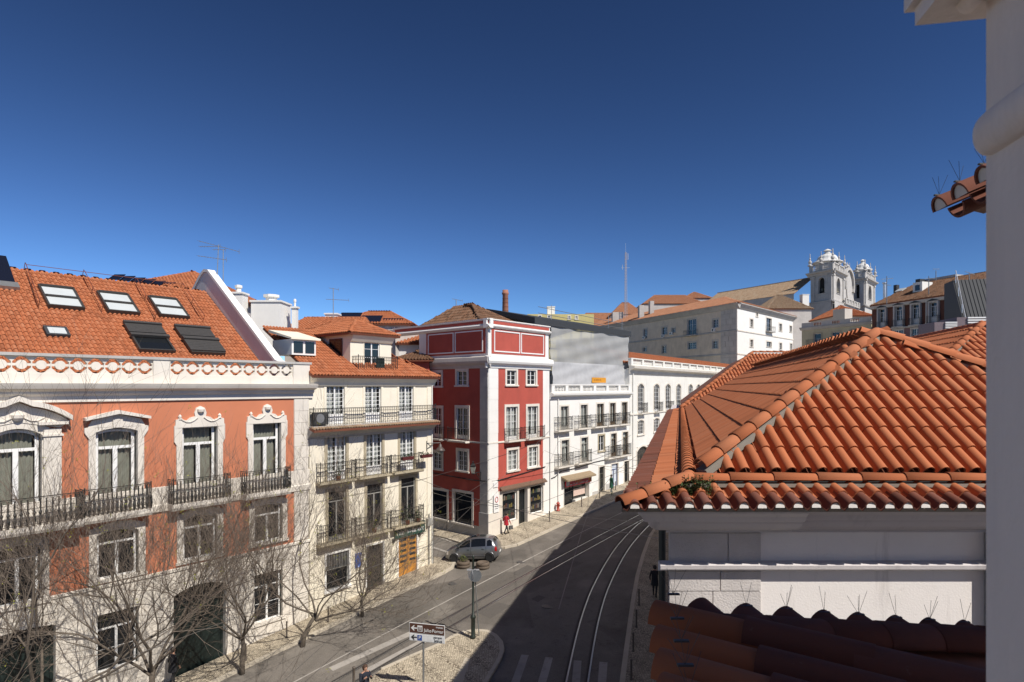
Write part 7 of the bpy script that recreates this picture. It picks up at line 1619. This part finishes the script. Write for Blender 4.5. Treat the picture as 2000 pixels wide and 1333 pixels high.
Y_ = 24.9; person('dark-haired man in a black jacket on the crossing at the bottom edge', (713 - 1000) / F * Y_, Y_, R(-50), 1.78, NAVY, BLK, HAIRR, .2, .1, bend='lr', dz=.0)
Y_ = 27.9; person('person dressed all in black on the pavement before the palace door', (337 - 1000) / F * Y_, Y_, R(60), 1.74, BLK, BLK, HAIRB, .12, .3)
Y_ = 33.; person('person in black walking in the deep shade along the near house', (1279 - 1000) / F * Y_, Y_, R(70), 1.72, BLK, BLK, HAIRB, .2, .3)
# ================================================================ street furniture
PAVE = .12
def bollard(label, px, py, h=.85, dz=.12, r=.045):
    p = gp(px, py); t = thing('bollard', label, 'bollard', (p.x, p.y, p.z + dz), 0, 'slim iron bollards along the kerbs')
    link('post', MB().lathe((0, 0, 0), [(r * 1.3, -.1), (r * 1.3, .04), (r, .07), (r * .9, h * .9), (r * 1.15, h * .92), (r * 1.1, h * .97), (r * .4, h)], 8).mesh('post', plain('bollard_paint', (.10, .08, .065), .6), None, True), t, (0, 0, 0))
for lb, px, py in (('bollard on the pavement edge below the red shopfront', 1073, 1022), ('bollard before the white house shop awning', 1136, 993), ('bollard between the shop and the green-coated person', 1171, 976), ('bollard just right of the green-coated person', 1202, 960),
                   ('farthest bollard on the sunny pavement', 1228, 944), ('bollard beside the shaded wall of the red house', 873, 1038), ('farthest bollard on the shaded near pavement', 1248, 1187), ('second farthest bollard on the shaded near pavement', 1243, 1230),
                   ('second nearest bollard on the shaded near pavement', 1237, 1278), ('nearest bollard on the shaded near pavement', 1233, 1334), ('bollard by the crooked bare tree before the palace', 480, 1296), ('bollard where palace and cream house meet', 560, 1250), ('bollard before the cream house shop window', 641, 1219)):
    bollard(lb, px, py)
bollard('brown post at the crossing beside the man in the black jacket', 691, 1352, 1.1, .0, .06)
p = gp(846, 1104); t = thing('sign_post', 'tall thin bare pole on the corner pavement by the cream house', 'pole', (p.x, p.y, p.z + .12)); link('pole', MB().tube([(0, 0, -.1), (0, 0, 3.0)], .035, 7).mesh('pole', GREYM), t, (0, 0, 0))
# hydrant
p = gp(1090, 1001); t = thing('fire_hydrant', 'red fire hydrant beside the shop entrance of the white house', 'hydrant', (p.x, p.y, p.z + .12)); HR = plain('hydrant_red', (.33, .05, .03), .5)
link('barrel', MB().lathe((0, 0, 0), [(.17, 0), (.17, .06), (.12, .08), (.12, .55), (.16, .57), (.16, .62), (.13, .7), (.07, .78), (.03, .8), (.03, .86)], 10).mesh('barrel', HR, None, True), t, (0, 0, 0))
for s_ in (-1, 1): link('outlet', MB().tube([(0, 0, .45), (s_ * .2, -.04, .45)], .06, 8).mesh('outlet', HR), t, (0, 0, 0))
link('cap', MB().lathe((0, 0, .8), [(.06, 0), (.06, .06), (.02, .08)], 6).mesh('cap', ALU), t, (0, 0, 0))
# round planters in front of the car
POT = plaster('brown_concrete', (.12, .09, .065), .2, .4)
for i, (px, py, lb) in enumerate(((905, 1108, 'round brown planter with a shrub left of the signpost'), (943, 1110, 'round brown planter right of the signpost before the car'))):
    p = gp(px, py); t = thing('planter', lb, 'planter', p, 0, 'round planters at the street corner')
    link('bowl', MB().lathe((0, 0, 0), [(.42, -.02), (.46, .1), (.46, .16), (.36, .2), (.46, .26), (.4, .4), (.34, .42), (.3, .34), (.02, .34)], 16).mesh('bowl', POT, None, True), t, (0, 0, 0))
    if i == 0:
        rn = random.Random(5); m = MB()
        for _ in range(150):
            a = rn.uniform(0, 6.28); r_ = rn.uniform(0, .3); c = Vector((r_ * math.cos(a), r_ * math.sin(a), .4 + rn.uniform(0, .45) * (1 - r_ * 2))); d = Vector((rn.gauss(0, 1), rn.gauss(0, 1), rn.gauss(.4, .6))).normalized() * .1; s_ = d.cross(Vector((.3, .2, 1))).normalized() * .025; m.quad(c, c + d * .5 + s_, c + d, c + d * .5 - s_)
        link('shrub', m.mesh('shrub', plain('shrub_green', (.09, .11, .02), .7, 0, .3, 20)), t, (0, 0, 0))
# traffic sign post on the island
p = gp(924, 1251); t = thing('traffic_sign', 'dark green signpost with two round traffic signs on the island', 'traffic sign', (p.x, p.y, p.z + .11)); POSTG = plain('post_green', (.02, .028, .022), .45)
link('post', MB().lathe((0, 0, 0), [(.13, 0), (.13, .1), (.1, .14), (.1, .95), (.13, .98), (.13, 1.08), (.06, 1.14), (.05, 3.9), (.07, 3.95), (.02, 4.08)], 10).mesh('post', POSTG, None, True), t, (0, 0, 0))
def disc(nm_, c, nrm_, r_, mats, par, th=.02):
    nv = Vector(nrm_).normalized(); a = nv.orthogonal().normalized(); b_ = nv.cross(a); n = 24; m = MB()
    ra = [Vector(c) + (a * math.cos(2 * math.pi * i / n) + b_ * math.sin(2 * math.pi * i / n)) * r_ for i in range(n)]; rb = [v - nv * th for v in ra]; m.add(ra + rb, [tuple(range(n))], 0); m.add(ra + rb, [tuple(range(2 * n - 1, n - 1, -1))] + [(i, i + n, (i + 1) % n + n, (i + 1) % n) for i in range(n)], 1); return link(nm_, m.mesh(nm_, mats), par, (0, 0, 0))
SBL = plain('sign_back_grey', (.16, .17, .18), .5, .4)
disc('round_sign', (.13, -.06, 3.05), (.35, -1, 0), .3, [SBL, SBL], t); disc('round_sign', (-.14, .06, 3.08), (-.9, -.5, 0), .3, [WHITEP, SBL], t); link('sign_bracket', MB().box(-.3, .3, -.05, .05, 3.3, 3.36).mesh('sign_bracket', ALU), t, (0, 0, 0))
p = gp(936, 1246); t = thing('stay_pole', 'thin grey leaning pole beside the green signpost', 'pole', (p.x, p.y, p.z + .11)); link('pole', MB().tube([(0, 0, -.1), (-.22, -.05, 3.1)], .03, 6).mesh('pole', GREYM), t, (0, 0, 0))
# direction sign
Yd = 25.4; q0 = at(827, 1347, Yd); zt = gz(q0.x, q0.y) + .11; t = thing('direction_sign', 'pole with brown museum sign above white parking sign', 'direction sign', (q0.x, q0.y, zt), R(-14)); hS = lambda py: at(827, py, Yd).z - zt
link('pole', MB().tube([(0, 0, -.1), (0, 0, hS(1216))], .045, 8).mesh('pole', GREYM), t, (0, 0, 0)); u = Yd / F; WM = plain('sign_white', (.72, .72, .70), .4); BRN = plain('sign_brown', (.085, .035, .022), .4); BLU = plain('sign_blue', (.02, .07, .3), .4); BLKT = plain('sign_black', (.02, .02, .02), .5)
x0, x1 = -27 * u / .97, 44 * u / .97
for ya, yb, col, nm_ in ((1217, 1237, BRN, 'brown_panel'), (1238, 1252, WM, 'white_panel')):
    za, zb_ = hS(yb), hS(ya); P_ = link(nm_, MB().polyy([(x0, za), (x1, za), (x1, zb_), (x0, zb_)], -.08, -.05).mesh(nm_, WM), t, (0, 0, 0)); link('panel_face', MB().box(x0 + .02, x1 - .02, -.086, -.0801, za + .02, zb_ - .02).mesh('panel_face', col), P_, (0, 0, 0)); hc = (za + zb_) / 2; hh = zb_ - za; ink = WM if col is BRN else BLKT
    a = MB(); ax = x0 + .2; a.polyy([(ax - .13, hc), (ax + .02, hc + .13), (ax + .02, hc + .07), (ax - .02, hc + .025), (ax + .14, hc + .025), (ax + .14, hc - .025), (ax - .02, hc - .025), (ax + .02, hc - .07), (ax + .02, hc - .13)], -.092, -.0865); link('arrow', a.mesh('arrow', ink), P_, (0, 0, 0))
    if col is BRN:
        link('icon', MB().box(x0 + .36, x0 + .58, -.092, -.0865, hc - .12, hc + .12).mesh('icon', WM), P_, (0, 0, 0)); link('icon_drawing', MB().box(x0 + .39, x0 + .55, -.096, -.0925, hc - .09, hc - .06).box(x0 + .4, x0 + .43, -.096, -.0925, hc - .06, hc + .06).box(x0 + .46, x0 + .49, -.096, -.0925, hc - .06, hc + .06).box(x0 + .52, x0 + .55, -.096, -.0925, hc - .06, hc + .06).mesh('icon_drawing', BRN), P_, (0, 0, 0))
        text(P_, 'museu', .12, (x1 - .22, -.09, hc + hh * .27), (R(90), 0, 0), WM); text(P_, 'Júlio', .19, (x1 - .74, -.09, hc - hh * .14), (R(90), 0, 0), WM); text(P_, 'Pomar', .19, (x1 - .3, -.09, hc - hh * .14), (R(90), 0, 0), WM)
    else:
        link('parking_panel', MB().box(x0 + .36, x0 + .56, -.092, -.0865, hc - .11, hc + .11).mesh('parking_panel', BLU), P_, (0, 0, 0)); text(P_, 'P', .2, (x0 + .46, -.095, hc - .0), (R(90), 0, 0), WM)
        text(P_, 'parque', .13, (x1 - .3, -.09, hc + hh * .25), (R(90), 0, 0), BLKT); text(P_, 'Jesus', .18, (x1 - .28, -.09, hc - hh * .2), (R(90), 0, 0), BLKT)
# wall lanterns
LGL = plain('lantern_glass', (.3, .3, .26), .2)
c = fL.P(fL.x(940), -.05, fL.z(940, 925)); e = fL.P(fL.x(940) + .1, -.95, fL.z(940, 925) + .15); t = thing('wall_lantern', 'square street lantern on a bracket at the red house corner', 'lantern', c)
link('bracket', MB().tube([(0, 0, -.6), (0, 0, .1), ((e - c) * .5 + Vector((0, 0, .05))), e - c + Vector((0, 0, -.1))], .035, 6).tube([(0, 0, -.5), (e - c) * .6 + Vector((0, 0, -.05))], .025, 5).mesh('bracket', IRON), t, (0, 0, 0)); q = e - c
L_ = link('lamp_body', MB().lathe((q.x, q.y, q.z - .1), [(.06, 0), (.12, .05), (.25, .55), (.2, .56), (.22, .62), (.12, .8), (.05, .84), (.07, .92), (.01, 1.0)], 4, ph=.6).mesh('lamp_body', IRON), t, (0, 0, 0)); link('pane', MB().lathe((q.x, q.y, q.z - .03), [(.13, 0), (.258, .46)], 4, ph=.6).mesh('pane', LGL), L_, (0, 0, 0))
c = fA.P(X(833), -.04, Z(833, 866)); t = thing('wall_lantern', 'hanging bell lamp on an arm at the cream house corner', 'lantern', c); dv = fA.P(X(833) + .75, -.55, 0) - fA.P(X(833), -.04, 0)
link('bracket', MB().tube([(0, 0, -.5), (0, 0, .15)], .03, 5).tube([(0, 0, 0), tuple(dv)], .028, 5).tube([(0, 0, -.4), tuple(dv * .5)], .02, 5).mesh('bracket', IRON), t, (0, 0, 0)); link('lamp_shade', MB().lathe((dv.x, dv.y, -.75), [(.33, .2), (.34, .24), (.2, .42), (.12, .46), (.1, .62), (.03, .68), (.02, .76)], 12).mesh('lamp_shade', plain('lamp_brown', (.08, .06, .05), .5), None, True), t, (0, 0, 0)); link('globe', MB().lathe((dv.x, dv.y, -.75), [(.03, -.02), (.18, .05), (.24, .2)], 12).mesh('globe', LGL, None, True), t, (0, 0, 0))
# ================================================================ overhead tram wires and cables
WIRE = plain('copper_wire', (.20, .19, .18), .4, .4); WIRB = plain('black_cable', (.03, .03, .03), .6)
def wire(label, A, B, sag=.25, r=.012, mat=None, group='overhead wires'):
    A, B = Vector(A), Vector(B); m = MB(); n = 14; m.tube([A.lerp(B, i / n) - A - Vector((0, 0, sag * 4 * (i / n) * (1 - i / n))) for i in range(n + 1)], r, 3); o = ob(m, 'overhead_wire', mat or WIRE); o.location = A; return tag(o, label, 'wire', group)
for t_, lb in ((-22.62, 'tram contact wire above the straight sunlit track'),):
    A, B = st(-4, t_), st(75, t_); wire(lb, (*A, gz(*A) + 5.6), (*B, gz(*B) + 5.6), .5, .013)
mid = [(a + c) / 2 for a, c in zip(lr, rr)]; m = MB(); pts = [Vector((p.x, p.y, gz(p.x, p.y) + 5.6)) for p in mid]; m.tube([q - pts[0] for q in pts], .013, 3); o = ob(m, 'overhead_wire', WIRE); o.location = pts[0]; tag(o, 'curved tram contact wire above the shaded track', 'wire', 'overhead wires')
FP = lambda px, py: fA.P(X(px), -.05, Z(px, py))
nw = lambda s_, z_: (p0.x + d15.x * s_ - .2, p0.y + d15.y * s_, z_)
p0 = Vector((WX0, yw))
for lb, A, B, sg in (('span wire from the cream house to the red house corner', FP(832, 1006), FP(956, 935), .1), ('lower span wire from the cream house to the red house', FP(826, 1012), FP(960, 975), .15),
                     ('span wire from the palace across to the red house front', FP(590, 985), FP(1062, 858), .5), ('span wire from the red house to the near tiled house', FP(1062, 880), nw(16, CZ - 3.2), .4),
                     ('span wire from the white house to the near tiled house', FP(1090, 862), nw(20, CZ - 3.4), .4), ('second span wire from the white house over the street', FP(1180, 915), nw(24, CZ - 4), .4),
                     ('cable strung along the red and white house fronts', FP(960, 940), FP(1230, 868), .6), ('thin cable from the red house across the white house front', FP(1066, 905), FP(1232, 850), .4),
                     ('long stay wire rising from the bottom edge to the red house', (*st(11, -20.5), gz(*st(11, -20.5)) + 2.2), FP(1072, 842), .2), ('span wire from the cream house to the island side of the street', FP(752, 905), nw(9, CZ - 4.2), .5),
                     ('span wire over the parked car to the near house', FP(842, 962), nw(12, CZ - 4.4), .3)):
    wire(lb, A, B, sg, .011, WIRB if 'cable' in lb else WIRE)
m = MB(); zz = fL.z(900, 935); m.tube([fL.P(lx, -.06, fL.z(840, 922)), fL.P(fL.x(880), -.08, fL.z(880, 930)), fL.P(fL.x(925), -.06, fL.z(925, 938)), fL.P(-.1, -.07, fL.z(950, 940)), FP(975, 938), FP(1020, 925), FP(1064, 912)], .04, 5); tag(ob(m, 'facade_cable', BLACK), 'thick black cable sagging across both fronts of the red house', 'cable')

# ================================================================ small things on balconies
def on_fac(name, label, cat, px, off, z): return thing(name, label, cat, fA.P(X(px), off, z), fA.ang)
POTR = plain('terracotta_pot', (.28, .09, .05), .8); PLANT = plain('pot_plant_green', (.05, .09, .025), .7, 0, .3, 30)
def foliage(n, sx, sy, h, seed):
    rn = random.Random(seed); m = MB()
    for _ in range(n):
        c = Vector((rn.gauss(0, sx), rn.gauss(0, sy), rn.uniform(0, h))); d = Vector((rn.gauss(0, 1), rn.gauss(0, 1), rn.gauss(.3, .7))).normalized() * .11; s_ = d.cross(Vector((.3, .2, 1))).normalized() * .03; m.quad(c, c + d * .5 + s_, c + d, c + d * .5 - s_)
    return m
zc3, zc2_, zc1 = Z(720, 826), Z(720, 929), Z(720, 1040)
for lb, px, z in (('red flower box on the left of the upper right cream balcony', 783, zc2_ + .75), ('red flower box on the right of the upper right cream balcony', 820, zc2_ + .75)):
    t = on_fac('flower_box', lb, 'flower box', px, -.62, z); link('trough', MB().profx([(-.1, 0), (.1, 0), (.13, .2), (-.13, .2)], -.45, .45).mesh('trough', plain('maroon_trough', (.1, .02, .02), .6)), t, (0, 0, 0)); link('plants', foliage(60, .2, .04, .12, int(px)).mesh('plants', PLANT), t, (0, 0, .18))
for i, (px, z, h, lb) in enumerate(((790, zc1, .9, 'tall pot plant on the lower right cream balcony'), (812, zc1, .6, 'low pot plant at the right end of the lower right cream balcony'), (725, zc1, .5, 'pot plant on the lower middle cream balcony'), (655, zc2_, .45, 'pot plant on the upper left cream balcony'))):
    t = on_fac('pot_plant', lb, 'plant', px, -.3, z); link('pot', MB().lathe((0, 0, 0), [(.1, 0), (.15, .24), (.16, .26), (.12, .26), (.1, .2)], 10).mesh('pot', POTR, None, True), t, (0, 0, 0)); link('leaves', foliage(120, .13, .1, h, i + 70).mesh('leaves', PLANT), t, (0, 0, .24))
t = on_fac('air_conditioner', 'dark air conditioner at the left end of the top cream balcony', 'air conditioner', 621, -.22, zc3); link('case', MB().box(-.45, .45, -.15, .15, .05, .75).mesh('case', plain('dark_case', (.05, .05, .048), .5)), t, (0, 0, 0)); link('fan_guard', MB().polyy(arc(-.1, .42, .26, 0, 360, 16)[:-1], -.17, -.151).mesh('fan_guard', GREYM), t, (0, 0, 0))
p = fA.P(X(835), -.12, Z(835, 1018)); t = thing('cable_box', 'grey cable junction box at the cream house corner', 'junction box', p, fA.ang); link('case', MB().box(-.18, .18, -.1, .08, -.3, .2).mesh('case', SASH_G), t, (0, 0, 0)); link('conduit', MB().tube([(0, 0, -.3), (0, 0, -2.)], .03, 5).mesh('conduit', GREYM), t, (0, 0, 0))
